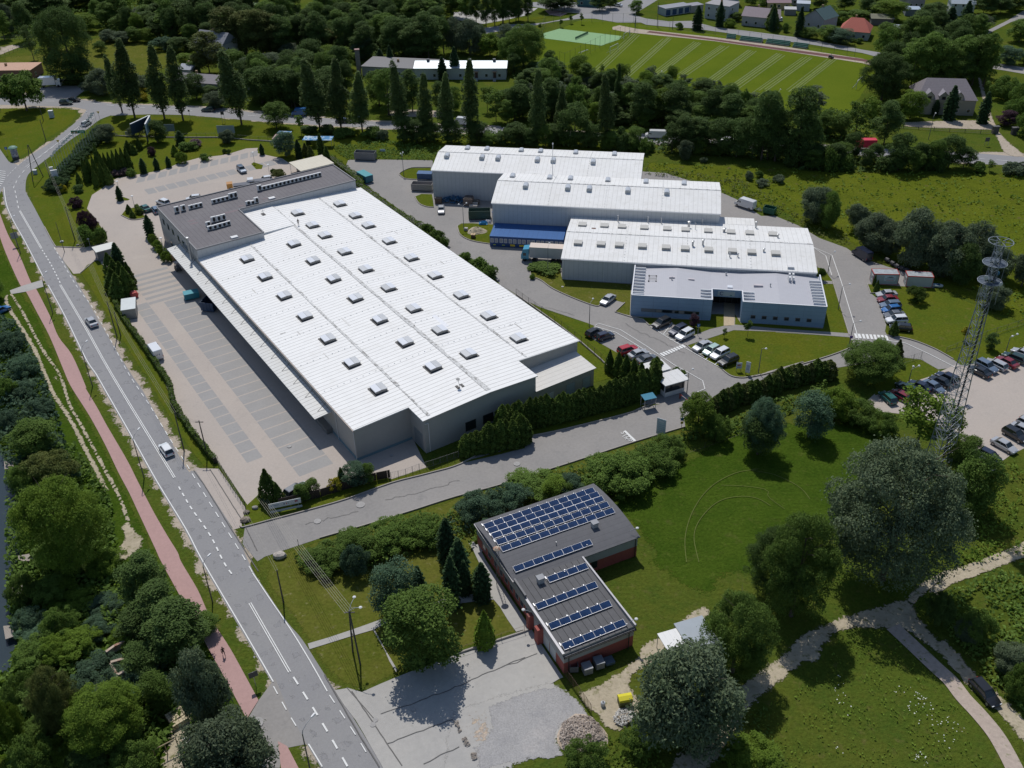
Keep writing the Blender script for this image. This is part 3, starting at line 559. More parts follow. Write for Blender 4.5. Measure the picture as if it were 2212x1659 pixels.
# local: x = along the long side (away), y = -v
mb=MB(); z=5
def wl(P,h): mb.prism([(a,-b) for a,b in P],0,h)
mb=MB()
def wall(p,q,h0=6.6,h1=6.6,zb=0):
    mb.add([(p[0],-p[1],zb),(q[0],-q[1],zb),(q[0],-q[1],h1),(p[0],-p[1],h0)],[(0,1,2,3)])
wall((95,0),(0,0)); wall((0,0),(0,10.8),6.6,wroof_z(10.8)); wall((0,10.8),(-5.1,10.8),wroof_z(10.8),wroof_z(10.8))
mb.add([(-5.1,-10.8,0),(-5.1,-34.3,0),(-5.1,-34.3,wroof_z(34.3)),(-5.1,-24.3,7.7),(-5.1,-10.8,wroof_z(10.8))],[(0,1,2,3,4)])
wall((-5.1,34.3),(1.2,34.3),wroof_z(34.3),wroof_z(34.3)); wall((1.2,34.3),(1.2,48.6),wroof_z(34.3),6.6); wall((1.2,48.6),(109,48.6))
mb.build('wall',M_wwall,WH)
rf=MB()
def rq(P,th=.16):
    n=len(P); rf.add([(a,-b,wroof_z(max(0,min(48.6,b)))) for a,b in P]+[(a,-b,wroof_z(max(0,min(48.6,b)))+th) for a,b in P],[tuple(range(n))[::-1] if 0 else tuple(range(n)),tuple(range(n,2*n))[::-1]]+[(i,(i+1)%n,n+(i+1)%n,n+i) for i in range(n)])
for P in ([(-.3,-.2),(79.4,-.2),(79.4,10.5),(-.3,10.5)],[(-5.4,10.5),(79.4,10.5),(79.4,16),(-5.4,16)],[(-5.4,16),(95.5,16),(95.5,24.3),(-5.4,24.3)],[(-5.4,24.3),(95.5,24.3),(95.5,34.6),(-5.4,34.6)],[(.9,34.6),(95.5,34.6),(95.5,48.9),(.9,48.9)]): rq(P)
# raised deck beside the office roof
tri_fix(MB().prism([(81.3,-16),(95.5,-16),(95.5,-24.3),(81.3,-24.3)],6.9,7.98).build('raised_deck',M_wroof,WH))
for v,seed in ((12.1,1),(24.3,2),(36.6,3)):
    m=MB(); r=random.Random(seed); u=-4.6 if v==24.3 else (1.4 if v>30 else -4.6); end=79 if v<15 else 95; u0=u
    while u<end:
        l=r.uniform(1.5,5); wd=(.75 if v==24.3 else .45)*r.uniform(.7,1.15); zz=wroof_z(v)+.17+r.uniform(0,.05)
        m.box(u,min(u+l,end),-v-wd/2+r.uniform(-.12,.12),-v+wd/2,zz-.1,zz+.04); u+=l
    m.build('roof_seam',M_capm,WH)
for uu in (13.5,24,34.5,45,55.6,66,76.5,87):
    for v in np.arange(.8,48,1.3):
        if uu>79 and v<17: continue
        zz=wroof_z(v)+.16; rf.box(uu-.09,uu+.09,-v-.09,-v+.09,zz,zz+.1)
roof=tri_fix(rf.build('roof',M_wroof,WH))
def skylight(parent,x,y,z,lx,ly,name='skylight',fx=.28,slope=0,hh=.55,two=True):
    b=MB(); b.box(x-lx/2-fx,x+lx/2+fx,y-ly/2-fx,y+ly/2+fx,z-.2,z+.06)
    o=b.build(name,M_dark,parent); MB().box(x-lx/2,x+lx/2,y-ly/2,y+ly/2,z+.07,z+hh).build('upstand',flat((.30,.28,.26)),o)
    g=.02
    if two:
        for s in (-1,1):
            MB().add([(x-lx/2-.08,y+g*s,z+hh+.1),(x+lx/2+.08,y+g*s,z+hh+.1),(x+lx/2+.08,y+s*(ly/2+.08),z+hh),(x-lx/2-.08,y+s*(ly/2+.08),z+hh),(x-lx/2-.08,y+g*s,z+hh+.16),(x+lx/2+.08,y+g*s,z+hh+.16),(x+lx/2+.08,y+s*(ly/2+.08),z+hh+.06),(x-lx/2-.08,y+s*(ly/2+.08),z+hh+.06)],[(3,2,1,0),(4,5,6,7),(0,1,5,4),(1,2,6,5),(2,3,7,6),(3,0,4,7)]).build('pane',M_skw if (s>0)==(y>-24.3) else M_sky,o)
    return o
us=[7.7,18.4,29.,39.9,50.5,61.1,71.7]
for v in (8.8,20.2,27.8,39.1):
    for u in us+([78.7,87.5] if v>25 else []): skylight(WH,u,-v,wroof_z(v)+.16,2.3,2.3,fx=.36)
# side canopy
cn=MB(); cn.add([(9.3,.1,4.9),(93.5,.1,4.9),(93.5,3.3,4.6),(9.3,3.3,4.6),(9.3,.1,5.05),(93.5,.1,5.05),(93.5,3.3,4.75),(9.3,3.3,4.75)],[(3,2,1,0),(4,5,6,7),(0,1,5,4),(1,2,6,5),(2,3,7,6),(3,0,4,7)])
can=cn.build('canopy',mat('canopy_sheet',(.60,.60,.58),.5,vary=.05,vs=1,seam=[(0,1.08,.09,(.16,.15,.14))]),WH)
for u in np.arange(11,93,5.4): MB().tube((u,.05,6.2),(u,2.,4.85),.04,n=4).tube((u,.1,4.2),(u,2.8,4.55),.05,n=4).build('bracket',M_dark,can)
for i,u in enumerate(np.arange(14,78,8.2)):
    MB().box(u,u+3.2,.02,.14,1.1,4.0).build('dock_door',flat((.16,.17,.18)),WH)
MB().box(10,78,.0,1.2,0,1.05).build('loading_dock',flat((.19,.18,.17)),WH)
for u in (.2,7.5,18,29,40,50,61,72): MB().tube((u,.1,.1),(u,.1,6.5),.06,n=5).build('downpipe',M_trim,WH)
MB().tube((-5.2,-11.6,.1),(-5.2,-11.6,6.2),.07,n=5).tube((-5.2,-11.6,6.2),(-5.2,-10.9,6.3),.07,n=5).build('downpipe',M_trim,WH)
MB().box(0.6,1.,.05,.12,6.45,6.75).build('gutter_end',M_trim,WH)
gt=MB(); gt.box(-.3,79.4,.2,.36,6.5,6.66); gt.build('gutter',flat((.45,.38,.33)),WH)
pl=MB(); pl.box(-.06,80,.0,.07,0,.5); pl.box(-.07,0,-10.8,0,0,.5); pl.build('plinth',flat((.15,.25,.29)),WH)
for a,b in ((13,15.2),(16.7,18.9),(20.2,22.4)):
    winrect(WH,'x',-5.1,-b-6,-a-6,1.2,3.2,-1,fr=M_dark) 
winrect(WH,'y',-10.8,-4.3,-1.2,0.1,3.6,1,fr=flat((.28,.3,.31)),name='door',m=flat((.20,.22,.23)))
# low annex at the corner
an=MB(); an.add([(-5.1,-34.3,0),(-5.1,-47.9,0),(1.2,-47.9,0),(1.2,-34.3,0),(-5.1,-34.3,3.9),(-5.1,-47.9,3.9),(1.2,-47.9,4.3),(1.2,-34.3,4.3)],[(0,1,5,4),(1,2,6,5),(2,3,7,6),(3,0,4,7)])
an.build('annex_wall',mat('annex_sheet',(.42,.385,.35),.7,vary=.04,seam=[(1,.3,.03,(.35,.32,.29))]),WH)
ar=MB(); ar.add([(-5.4,-34.2,3.88),(-5.4,-48.2,3.88),(1.3,-48.2,4.3),(1.3,-34.2,4.3),(-5.4,-34.2,4.05),(-5.4,-48.2,4.05),(1.3,-48.2,4.47),(1.3,-34.2,4.47)],[(3,2,1,0),(4,5,6,7),(0,1,5,4),(1,2,6,5),(2,3,7,6),(3,0,4,7)])
tri_fix(ar.build('annex_roof',mat('annex_roof_sheet',(.60,.58,.54),.6,vary=.05,seam=[(0,1.08,.08,(.42,.40,.37))]),WH))
for v0,v1,zz in ((41.3,43.4,2.6),(45.2,47.1,2.6)):
    winrect(WH,'x',-5.1,-v1,-v0,.15,zz,-1,fr=flat((.3,.32,.33)),name='garage_door',m=flat((.34,.40,.44)))
winrect(WH,'x',-5.1,-38.4,-37.4,.1,2.3,-1,name='door',m=flat((.6,.6,.6))); winrect(WH,'x',-5.1,-37.2,-36.4,1.,2.2,-1)
# office block with the felt roof
ob=MB(); 
P=[(79.4,0),(109,0),(109,-47.6),(95.5,-47.6),(95.5,-16),(79.4,-16)]
n=len(P)
ob.add([(x,y,0) for x,y in P]+[(x,y,9) for x,y in P],[(i,(i+1)%n,n+(i+1)%n,n+i) for i in range(n)])
tri_fix(ob.build('office_wall',M_lwall,WH))
MB().prism(P,8.85,8.95).build('office_roof',M_felt,WH)
pr=MB()
Q=P+[P[0]]
for a,b in zip(Q,Q[1:]):
    pr.obox(((a[0]+b[0])/2,(a[1]+b[1])/2),(b[0]-a[0],b[1]-a[1]),math.dist(a,b)+.1,.26,8.9,9.18+.002*len(pr.f)%.02)
pr.build('parapet',flat((.2,.2,.21)),WH)
rp=MB()
for i,(u,v,a,b) in enumerate(((96,4.5,1.1,.5),(94.2,4.4,1.1,.5),(94.5,9,1,.35),(95.5,14.2,2.2,.5),(97.5,17.3,.9,.35),(98.2,24,.9,.3),(94.6,11.5,.4,.25))):
    rp.add([(u+b*math.cos(t),-v-a*math.sin(t)*1.,8.96+.003*i) for t in np.linspace(0,2*PI,16,endpoint=False)],[tuple(range(16))])
rp.build('roof_patches',mat('roof_patch',(.13,.09,.10),.5),WH)
for u,v in ((106,5),(102,8),(98,11),(93,14)): pass
for x0,x1 in ((104.5,106),(100.8,102.3),(97.2,98.7),(93,94.5),(87,91)):
    winrect(WH,'y',0,x0,x1,5.6,7.2,1,fr=flat((.3,.33,.35)))
for x0,x1 in ((97,98.2),(94,95.2),(101,103)): winrect(WH,'y',0,x0,x1,1,2.6,1,fr=flat((.13,.3,.34)))
winrect(WH,'y',0,98.9,100.2,.1,2.5,1,name='door',fr=flat((.15,.32,.36)),m=flat((.10,.22,.26)))
ch=MB(); ch.tube((83.5,.55,4.9),(83.5,.55,10.6),.26,n=10); o=ch.build('flue',M_steel,WH); MB().lathe([(.42,0),(.42,.12),(.1,.25)],(83.5,.55,10.6)).build('cowl',M_steel,o)
def skyhatch(u,v,zz): 
    o=MB().box(u-.55,u+.55,-v-.8,-v+.8,zz-.1,zz+.3).build('roof_hatch',M_trim,WH)
skyhatch(80.8,9.4,8.95); skyhatch(97.2,25.3,8.95)
# air conditioning units standing on the roof: things of their own
def ac_unit():
    r=thing('air_conditioner',(0,0,0))
    MB().box(-.17,.17,-.45,.45,.1,.75).build('housing',M_trim,r)
    MB().box(-.2,.2,-.4,.4,0,.1).build('base_rail',M_dark,r)
    f=MB(); f.tube((-.175,-.08,.42),(-.2,-.08,.42),.27,n=12); f.build('fan_grille',M_blk,r)
    return r
AC=ac_unit(); first=[True]
def put_ac(u,v,zz,big,label,group):
    o=AC if first[0] else dup(AC); first[0]=False
    p=wf(u,v); o.location=(p[0],p[1],zz); o.rotation_euler=(0,0,WA); o.scale=(1.3,1.25,2.1 if big else 1.45); tag(o,label,'air conditioner',group)
g='air conditioner units on the grey office roof'
row1=[(102.8,3.1,1),(102.8,4.7,1),(102.8,6.6,0),(102.8,7.8,0),(102.8,8.9,0),(102.9,12.4,0),(102.9,13.5,0),(102.9,14.6,0),(102.9,15.7,0),(103,16.9,1),(103,18,1)]
for i,(u,v,b) in enumerate(row1): put_ac(u,v,8.96,b,'%s air conditioner, %s in the long row at the left of the grey roof'%('tall' if b else 'small',['first','second','third','fourth','fifth','sixth','seventh','eighth','ninth','tenth','eleventh'][i]),g)
ordn=['first','second','third','fourth','fifth','sixth','seventh','eighth','ninth','tenth','eleventh','twelfth','thirteenth','fourteenth','fifteenth','sixteenth']
for i in range(16): put_ac(103.7,24.7+i*1.1,8.96,i in(0,),'%s air conditioner in the row at the right end of the grey roof'%ordn[i],g)
for i,(u,v) in enumerate(((90.7,6.7),(91.7,8.4),(91.6,9.6),(91.6,10.8))): put_ac(u,v,8.96,i>0,'%s air conditioner from the left, back row of the roof cluster'%ordn[i],g)
for i,(u,v) in enumerate(((88.1,6.2),(88.,7.35),(88.1,8.5),(88.1,9.6),(88.2,10.7))): put_ac(u,v,8.96,0,'%s air conditioner from the left, front row of the roof cluster'%ordn[i],g)
for i,(u,v) in enumerate(((96.9,19),(96.5,20),(96.6,21.1))): put_ac(u,v,8.96,i==2,'%s of three air conditioners beside the white roof edge'%ordn[i],g)
# dish and antenna on the white roof
r=thing('roof_antenna',(*wf(91.5,20.6),7.98),WA,'grey antenna frame standing on the white roof near the felt roof','antenna')
b=MB(); b.box(-.7,.7,-.4,.4,0,.12); b.build('base_frame',M_dark,r); b=MB(); b.tube((0,0,.1),(0,0,1.3),.05); b.tube((0,-.5,.9),(0,.5,.9),.04); b.build('mast',M_steel,r)
r=thing('satellite_dish',(*wf(-.5,20.9),wroof_z(20.9)+.16),WA,'small dark dish on a slab frame near the front edge of the white roof','dish')
b=MB(); b.box(-.5,.5,-.7,-.25,0,.12); b.box(-.5,.5,.25,.7,0,.12); b.build('slab_frame',M_dark,r); b=MB(); b.tube((0,0,0),(0,.3,1.5),.045); b.build('mast',M_steel,r); b=MB(); b.lathe([(.05,0),(.3,.08),(.38,.2)],(0,.3,1.5),12); b.build('dish',flat((.2,.2,.2)),r)
# ---------------- the three halls ----------------
HO=np.array(gw('h',515,840)); HA=math.radians(-9.6)
def hf(u,v):
    c,s=math.cos(HA),math.sin(HA); return (HO[0]+u*c-v*s,HO[1]+u*s+v*c)
def hall(name,x0,x1,y0,y1,ze,zr,label,wm,open_base=0):
    t=thing(name,(HO[0],HO[1],0),HA,label,'hall')
    m=MB(); gwalls(m,x0,x1,y0,y1,ze,zr); tri_fix(m.build('wall',wm,t))
    ym=(y0+y1)/2; f=MB(); gable(f,x0,x1,y0,y1,ze,zr)
    MB().box(x0-.2,x1+.2,ym-.18,ym+.18,zr+.12,zr+.22).build('ridge_cap',M_capm,t)
    for k in range(3):
        xx=x0+(x1-x0)*(k+1)/4
        for yy in np.arange(y0+.4,y1,1.2):
            zz=ze+(zr-ze)*(1-abs(yy-ym)/(ym-y0)); f.box(xx-.08,xx+.08,yy-.08,yy+.08,zz+.15,zz+.28)
    tri_fix(f.build('roof',M_hroof,t))
    g=MB(); g.box(x0-.2,x1+.2,y0-.42,y0-.24,ze-.15,ze+.05); g.build('gutter',M_trim,t)
    for xx in np.arange(x0+.3,x1,9.3): MB().tube((xx,y0-.1,.1),(xx,y0-.1,ze-.1),.06,n=5).build('downpipe',M_trim,t)
    return t,lambda yy: ze+(zr-ze)*(1-abs(yy-ym)/(ym-y0))+.18
H1,z1=hall('hall',-40.4,15,42.5,61,8,9.6,'farthest of the three white-roofed halls nearest the poplars',M_gwall)
H2,z2=hall('hall',-20.6,35,22.9,42.3,8.02,9.9,'middle white-roofed hall behind the long blue site cabin',M_gwall)
H3,z3=hall('hall',-.5,55.6,0,22.7,5.3,6.6,'nearest and lowest of the white-roofed halls behind the blue office',M_gwall)
def dome(t,x,y,z,lx,ly):
    s=MB().box(x-lx/2,x+lx/2,y-ly/2,y+ly/2,z-.3,z+.45).build('skylight',flat((.5,.5,.49)),t)
    m=MB(); secs=[]
    for a in np.linspace(0,PI,7): secs.append([(x-lx/2*math.cos(a)*1.02,y-ly/2-.05,z+.45+.3*math.sin(a)),(x-lx/2*math.cos(a)*1.02,y+ly/2+.05,z+.45+.3*math.sin(a))])
    n=len(secs); vs=[p for q in secs for p in q]; fs=[(2*i,2*i+1,2*i+3,2*i+2) for i in range(n-1)]+[tuple(2*i for i in range(n))[::-1],tuple(2*i+1 for i in range(n))]
    tri_fix(m.add(vs,fs).build('dome',mat('acrylic_dome',(.50,.52,.55),.2,spec=.6,vary=.05) if not _M.get('dome') else _M['dome'],s))
_M['dome']=mat('acrylic_dome',(.50,.52,.55),.2,spec=.6,vary=.05)
for x in (-37.7,-28,-23.6,-12.9,-8.6,2.1): dome(H1,x,49.4,z1(49.4),1.25,2)
for x in (-33.5,-28,-18.4,-13,-3.3,7.3): dome(H1,x,56.8,z1(56.8),1.25,2)
for x in (-13.3,-2.6,2.8,12.4,22): dome(H2,x,30.4,z2(30.4),1.25,2)
for x in (-17.8,-8.1,-2.7,6.9,16.6,26.2): dome(H2,x,37.7,z2(37.7),1.25,2)
for x in (2.5,7.8,12,17.3,22.7,27,32.3,37.6,41.9,47.2):
    for y in (6.4,16.5):
        o=MB().box(x-.95,x+.95,y-.95,y+.95,z3(y)-.3,z3(y)+.42).build('skylight',flat((.38,.36,.33)),H3)
        MB().box(x-.98,x+.98,y-.98,y+.98,z3(y)+.42,z3(y)+.5).build('pane',mat('ribbed_sheet',(.47,.46,.43),.6,seam=[(1,.5,.06,(.38,.37,.34))]) if 'rs' not in _M else _M['rs'],o)
        if 'rs' not in _M: _M['rs']=o.children[0].data.materials[0]
MB().box(50.2-.7,50.2+.7,.6,1.5,z3(1)-.2,z3(1)+.45).build('roof_vent',M_trim,H3)
# flues and cowls on the near hall
for i,(x,y,h,r,k) in enumerate(((10.8,20.5,1.6,.14,'flue'),(18,21,1.5,.12,'flue'),(21.2,20.8,1.4,.12,'flue'),(27.8,18.8,1.5,.25,'flue'),(29.3,17.8,1.6,.07,'flue'),(28.7,8,1.1,.22,'cowl'),(31,8.6,1.2,.22,'cowl'),(36,17,.8,.3,'cowl'),(44.6,7.2,.6,.2,'cowl'),(37,4.2,.9,.14,'cowl'),(38.8,4.4,.7,.14,'cowl'),(43.6,21.2,1.5,.2,'flue'),(48.2,14.8,.8,.2,'cowl'),(31,21.9,1.2,.12,'flue'))):
    m=MB(); m.tube((x,y,z3(y)-.2),(x,y,z3(y)+h),r,n=8); o=m.build('roof_'+k,M_steel,H3); MB().lathe([(r*1.6,0),(r*1.7,.1),(.03,.25)],(x,y,z3(y)+h),10).build('cap',M_steel,o)
MB().box(4.9,5.9,14,14.9,z3(14.5)-.02,z3(14.5)+.04).build('brown_patch',flat((.12,.05,.035)),H3)
# tall mast between the halls
r=thing('mast',(*hf(-7.9,42.4),0),0,'tall thin lightning mast rising between the two far halls','mast'); m=MB(); m.tube((0,0,0),(0,0,8),.13); m.tube((0,0,8),(0,0,16.5),.09,.05); m.build('pole',flat((.5,.5,.5)),r); MB().lathe([(.1,0),(.2,.2),(.1,.45)],(0,0,16.5)).build('tip',M_trim,r)
# ---------------- blue office ----------------
OF=thing('office_building',(HO[0],HO[1],0),HA,'single-storey blue-grey office with white roof fins and a notched entrance','office')
zo=4.55
def orz(x): # two shallow folds
    pts=[(16.1,4.3),(25.5,4.9),(33,4.45),(39.4,4.45),(47,4.95),(56.4,4.35)]
    for (a,za),(b,zb) in zip(pts,pts[1:]):
        if x<=b: return za+(zb-za)*(x-a)/(b-a)
    return 4.35
rm=MB()
def rseg(x0,x1,y0,y1): rm.add([(x0,y0,orz(x0)-.2),(x1,y0,orz(x1)-.2),(x1,y1,orz(x1)-.2),(x0,y1,orz(x0)-.2),(x0,y0,orz(x0)),(x1,y0,orz(x1)),(x1,y1,orz(x1)),(x0,y1,orz(x0))],[(3,2,1,0),(4,5,6,7),(0,1,5,4),(1,2,6,5),(2,3,7,6),(3,0,4,7)])
for x0,x1,y0 in ((16.2,25.5,-14.4),(25.5,32.9,-14.4),(32.9,39.5,-9.7),(39.5,47,-14.4),(47,56.3,-14.4)): rseg(x0,x1,y0,-.12)
rm.build('roof',M_lroof,OF)
om=MB()
def ow(x0,y0,x1,y1,h=4.98,zb=0,t=.2): om.obox(((x0+x1)/2,(y0+y1)/2),(x1-x0,y1-y0),math.dist((x0,y0),(x1,y1)),t,zb,h)
ow(16.1,-14.6,33,-14.6); ow(39.4,-14.6,56.4,-14.6,4.982); ow(16.1,-14.49,16.1,-.15,4.975); ow(56.4,-14.49,56.4,-.15,4.976); ow(33,-14.49,33,-9.9,4.974); ow(39.4,-14.49,39.4,-9.9,4.973)
ow(32.9,-9.85,39.5,-9.85,5.0,3.3)
om.build('wall',M_blue,OF)
en=MB(); en.box(33.1,39.3,-6.6,-6.4,0,3.3); en.build('entrance_glazing',mat('dark_glazing',(.015,.017,.02),.15,seam=[(0,1.3,.08,(.08,.08,.09))]),OF)
MB().box(35.3,37.3,-6.72,-6.62,1.9,2.7).build('blue_panel',flat((.03,.06,.16)),OF)
# coping in white round the roof
cp=MB()
for a,b in (((16.1,-14.62),(33.1,-14.62)),((39.3,-14.62),(56.5,-14.62)),((16.1,-14.5),(16.1,-.3)),((56.4,-14.5),(56.4,-.3)),((33,-14.5),(33,-9.9)),((39.4,-14.5),(39.4,-9.9)),((32.9,-9.83),(39.5,-9.83))):
    cp.obox(((a[0]+b[0])/2,(a[1]+b[1])/2),(b[0]-a[0],b[1]-a[1]),math.dist(a,b),.26,4.985,5.05+.003*len(cp.f)/6)
cp.build('coping',flat((.66,.67,.70)),OF)
def fins(x0,x1,ys,hi):
    for y in ys:
        m=MB(); h0=4.96; z0=orz((x0+x1)/2)+.03
        inner=x1 if hi=='l' else x0
        P=[(x0,y-.09,z0),(x1,y-.09,z0),(x1,y-.09,h0 if hi=='l' else h0),(x0,y-.09,h0)]
        m.box(x0,x1,y-.09,y+.09,max(z0,4.45),h0+.02); m.build('roof_fin',flat((.68,.69,.70)),OF)
fins(16.25,18.6,[-1.6-i*1.42 for i in range(9)]+[-13.9],'l'); fins(53.9,56.25,[-3.2-i*1.25 for i in range(9)],'r'); fins(30.6,32.85,[-10.2,-11.5,-12.8,-14.1],'r'); fins(39.55,41.9,[-10.2,-11.5,-12.8,-14.1],'l')
sg=MB().box(34.3,37.9,-10.06,-9.97,3.6,4.75).build('signboard',flat((.42,.47,.47)),OF)
m=MB(); 
for a in np.linspace(.9,2*PI-.9,14): m.box(35.15+.36*math.cos(a)-.07,35.15+.36*math.cos(a)+.07,-10.09,-10.06,4.17+.38*math.sin(a)-.07,4.17+.38*math.sin(a)+.07)
m.build('emblem',flat((.05,.07,.2)),sg); MB().box(36.9,37.3,-10.09,-10.06,3.72,3.95).build('emblem',flat((.1,.25,.25)),sg)
for x0,x1,k in ((18.3,21.4,1),(21.4,22.7,2),(22.7,24.9,0),(24.9,25.4,2),(25.4,26.3,0),(26.3,27.4,2),(27.4,29.3,0),(29.3,29.8,2),(29.8,30.6,0)):
    winrect(OF,'y',-14.7,x0,x1,1.15,1.95,-1,fr=flat((.12,.13,.14)),m=[M_glass,flat((.16,.18,.2),.3),flat((.25,.24,.22))][k])
for x in (41.8,44.1,46.4,48.7,51,53.3): winrect(OF,'y',-14.7,x-.5,x+.5,1.1,1.95,-1,fr=flat((.14,.15,.16)))
for x,y,a,b,c in ((24.4,-5.5,1.2,.5,.3),(28.6,-5.6,1.3,.5,.25),(42.9,-6.8,1.9,.7,.4),(36.9,-7.5,1.1,1.1,.2)):
    MB().box(x-a/2,x+a/2,y-b/2,y+b/2,orz(x)-.1,orz(x)+c).build('rooflight',flat((.5,.46,.48)) if a!=1.1 else M_skw,OF)
m=MB()
for y in (-7.,-6.3,-5.6,-4.9): m.tube((19.4,y,4.8),(21,y,4.9),.04,n=4)
for x in (19.4,21): m.tube((x,-7.2,4.75),(x,-4.6,4.75),.04,n=4); [m.box(x-.15,x+.15,y-.1,y+.1,4.5,4.75) for y in (-7.2,-4.6)]
m.build('pipe_rack',M_dark,OF)
r=thing('air_conditioner',(*hf(50.2,-3.),4.7),HA,'white twin condenser set on the right part of the lilac office roof','air conditioner')
m=MB()
for x in (-.75,.0): m.box(x,x+.4,-.2,.5,.6,1.5); m.box(x,x+.4,-1.2,-.5,.4,1.2)
m.build('housing',M_trim,r); m=MB(); 
for x in (-.8,.4): m.tube((x,-1.6,.1),(x,.7,.1),.05,n=4); m.tube((x,0,.1),(x,0,.7),.04,n=4)
m.build('stand',M_steel,r)
for i,(x,y,rr) in enumerate(((24.4,-6.4,.2),(45.4,-6.9,.18),(36.2,-1.9,.25))):
    m=MB(); m.tube((x,y,orz(x)-.1),(x,y,orz(x)+.5),rr*.6,n=8); m.lathe([(rr,0),(rr,.1),(.02,.3)],(x,y,orz(x)+.5),8); m.build('roof_vent',M_steel,OF)
# ---------------- long blue site cabin ----------------
BC=thing('site_cabin',(HO[0],HO[1],0),HA,'long row of joined blue site cabins with white windows against the middle hall','cabin')
M_cab=mat('cabin_blue',(.018,.065,.20),.4,vary=.06); M_cabr=mat('cabin_roof_blue',(.016,.10,.30),.4,vary=.06,seam=[(0,1.2,.05,(.01,.06,.2))])
for i in range(8):
    x=-20+i*2.27
    b=MB().box(x,x+2.25,15,22.6,.05,2.7).build('cabin_unit',M_cab,BC)
    tri_fix(MB().prism([(x-.02,14.95),(x+2.24,14.95),(x+2.24,22.62),(x-.02,22.62)],2.7,2.84).build('roof',M_cabr,b))
    for xx in (x+.18,x+1.25): winrect(b,'y',15,xx,xx+.8,1.15,2.25,-1,m=flat((.30,.31,.33),.3))
    if i in (2,3): MB().box(x+.5,x+1.7,14.93,14.99,.35,.85).build('yellow_sign',flat((.75,.55,.03)),b)
    if i in (0,1): MB().box(x+.8,x+1.5,14.93,14.99,.45,.65).build('yellow_sign',flat((.55,.6,.1)),b)
r=thing('site_cabin',(*hf(-21.7,30.5),0),HA,'single upright blue cabin standing behind the corner of the middle hall','cabin')
MB().box(-.1,1,-1.5,1.5,.05,2.7).build('body',M_cab,r); MB().box(-.2,1,-1.6,1.6,2.7,2.85).build('roof',M_cabr,r); MB().box(.2,.8,-1.56,-1.5,.4,1.2).build('yellow_sign',flat((.75,.55,.03)),r)
r=thing('lean_to',(HO[0],HO[1],0),HA,'small white canopy roof beside the right end of the middle hall','canopy'); MB().box(35.3,44,27.5,31.6,3.3,3.45).build('roof',M_hroof,r)
m=MB(); [m.tube((x,y,0),(x,y,3.3),.08,n=5) for x in (35.6,43.7) for y in (27.8,31.3)]; m.build('posts',M_steel,r)
r=thing('chiller',(HO[0],HO[1],0),HA,'large galvanised cooling unit with ducts behind the nearest hall','chiller')
MB().box(36.8,40,23.4,26.6,.2,3.2).build('housing',M_steel,r); MB().box(40.1,47.4,23.6,26,1.2,2.9).build('duct',mat('duct_metal',(.45,.52,.58),.3,.5,vary=.15,vs=1.5),r); m=MB(); [m.tube((37.6+i*1.3,23.35,1.6),(37.6+i*1.3,23.2,1.6),.5,n=12) for i in range(2)]; m.build('fan_grille',M_blk,r)
r=thing('air_conditioner',(*hf(50.3,25.5),0),HA,'white fan unit standing on the asphalt behind the nearest hall','air conditioner'); MB().box(-.8,.8,-.5,.5,.1,2.6).build('housing',M_trim,r); MB().lathe([(.4,0),(.4,.05)],(0,0,2.6)).build('fan_grille',M_blk,r)
r=thing('lean_to',(HO[0],HO[1],0),HA,'low white canopy roof at the right end of the farthest hall','canopy'); MB().box(15.4,24,44.5,50,3.5,3.65).build('roof',M_hroof,r); MB().box(15.5,23.8,44.7,49.8,0,3.5).build('wall',M_gwall,r)
# ---------------- gatehouse ----------------
GO=np.array(gw('l',1325,285)); ga=math.atan2(gw('l',1480,240)[1]-GO[1],gw('l',1480,240)[0]-GO[0])
GH=thing('gatehouse',(GO[0],GO[1],0),ga,'small white gatehouse with flat roofs beside the barrier','gatehouse')
MB().box(0,4.3,0,.12,.1,1.1).box(0,.12,.12,3.2,.1,2.9).box(4.18,4.3,.12,3.2,.1,2.9).box(0,4.3,3.2,3.32,.1,2.9).build('wall',M_trim,GH)
m=MB().box(.05,4.25,.03,.1,1.1,2.9); m.build('window',M_glass,GH); MB().box(-.03,0,.4,2.6,1.2,2.6).build('window',M_glass,GH)
MB().box(-.4,4.9,-.5,3.6,2.95,3.12).build('roof',mat('gatehouse_roof',(.62,.62,.61),.5,vary=.06,seam=[(0,1.3,.07,(.48,.48,.48))]),GH)
MB().box(-1.2,3.6,3.75,7.6,3.3,3.45).build('roof',mat('gatehouse_roof',(.64,.64,.63),.5,vary=.06,seam=[(0,1.3,.07,(.5,.5,.5))]),GH)
MB().box(-1,3.4,3.9,7.4,0,3.3).build('rear_wall',M_trim,GH)

for (u,v,a,b,c) in ((57,4.5,2.2,.25,(.5,.49,.46)),(33,14.5,4,.35,(.62,.61,.59)),(22,30,5.5,.9,(.72,.73,.76)),(45,44,1.8,.2,(.35,.34,.32)),(12,42,2.6,.18,(.3,.29,.28)),(13,40.5,.2,1.8,(.3,.29,.28)),(66,41.5,.2,2.4,(.5,.49,.47)),(65,43,1.6,.2,(.45,.44,.42)),(37,3,.25,1.8,(.4,.39,.37)),(35,5.2,1.6,.2,(.45,.44,.42)),(24,6,2.4,.2,(.55,.54,.52))):
    zz=wroof_z(v)+.163; MB().box(u-a/2,u+a/2,-v-b/2,-v+b/2,zz,zz+.015).build('sheet_repair',flat(c),WH)
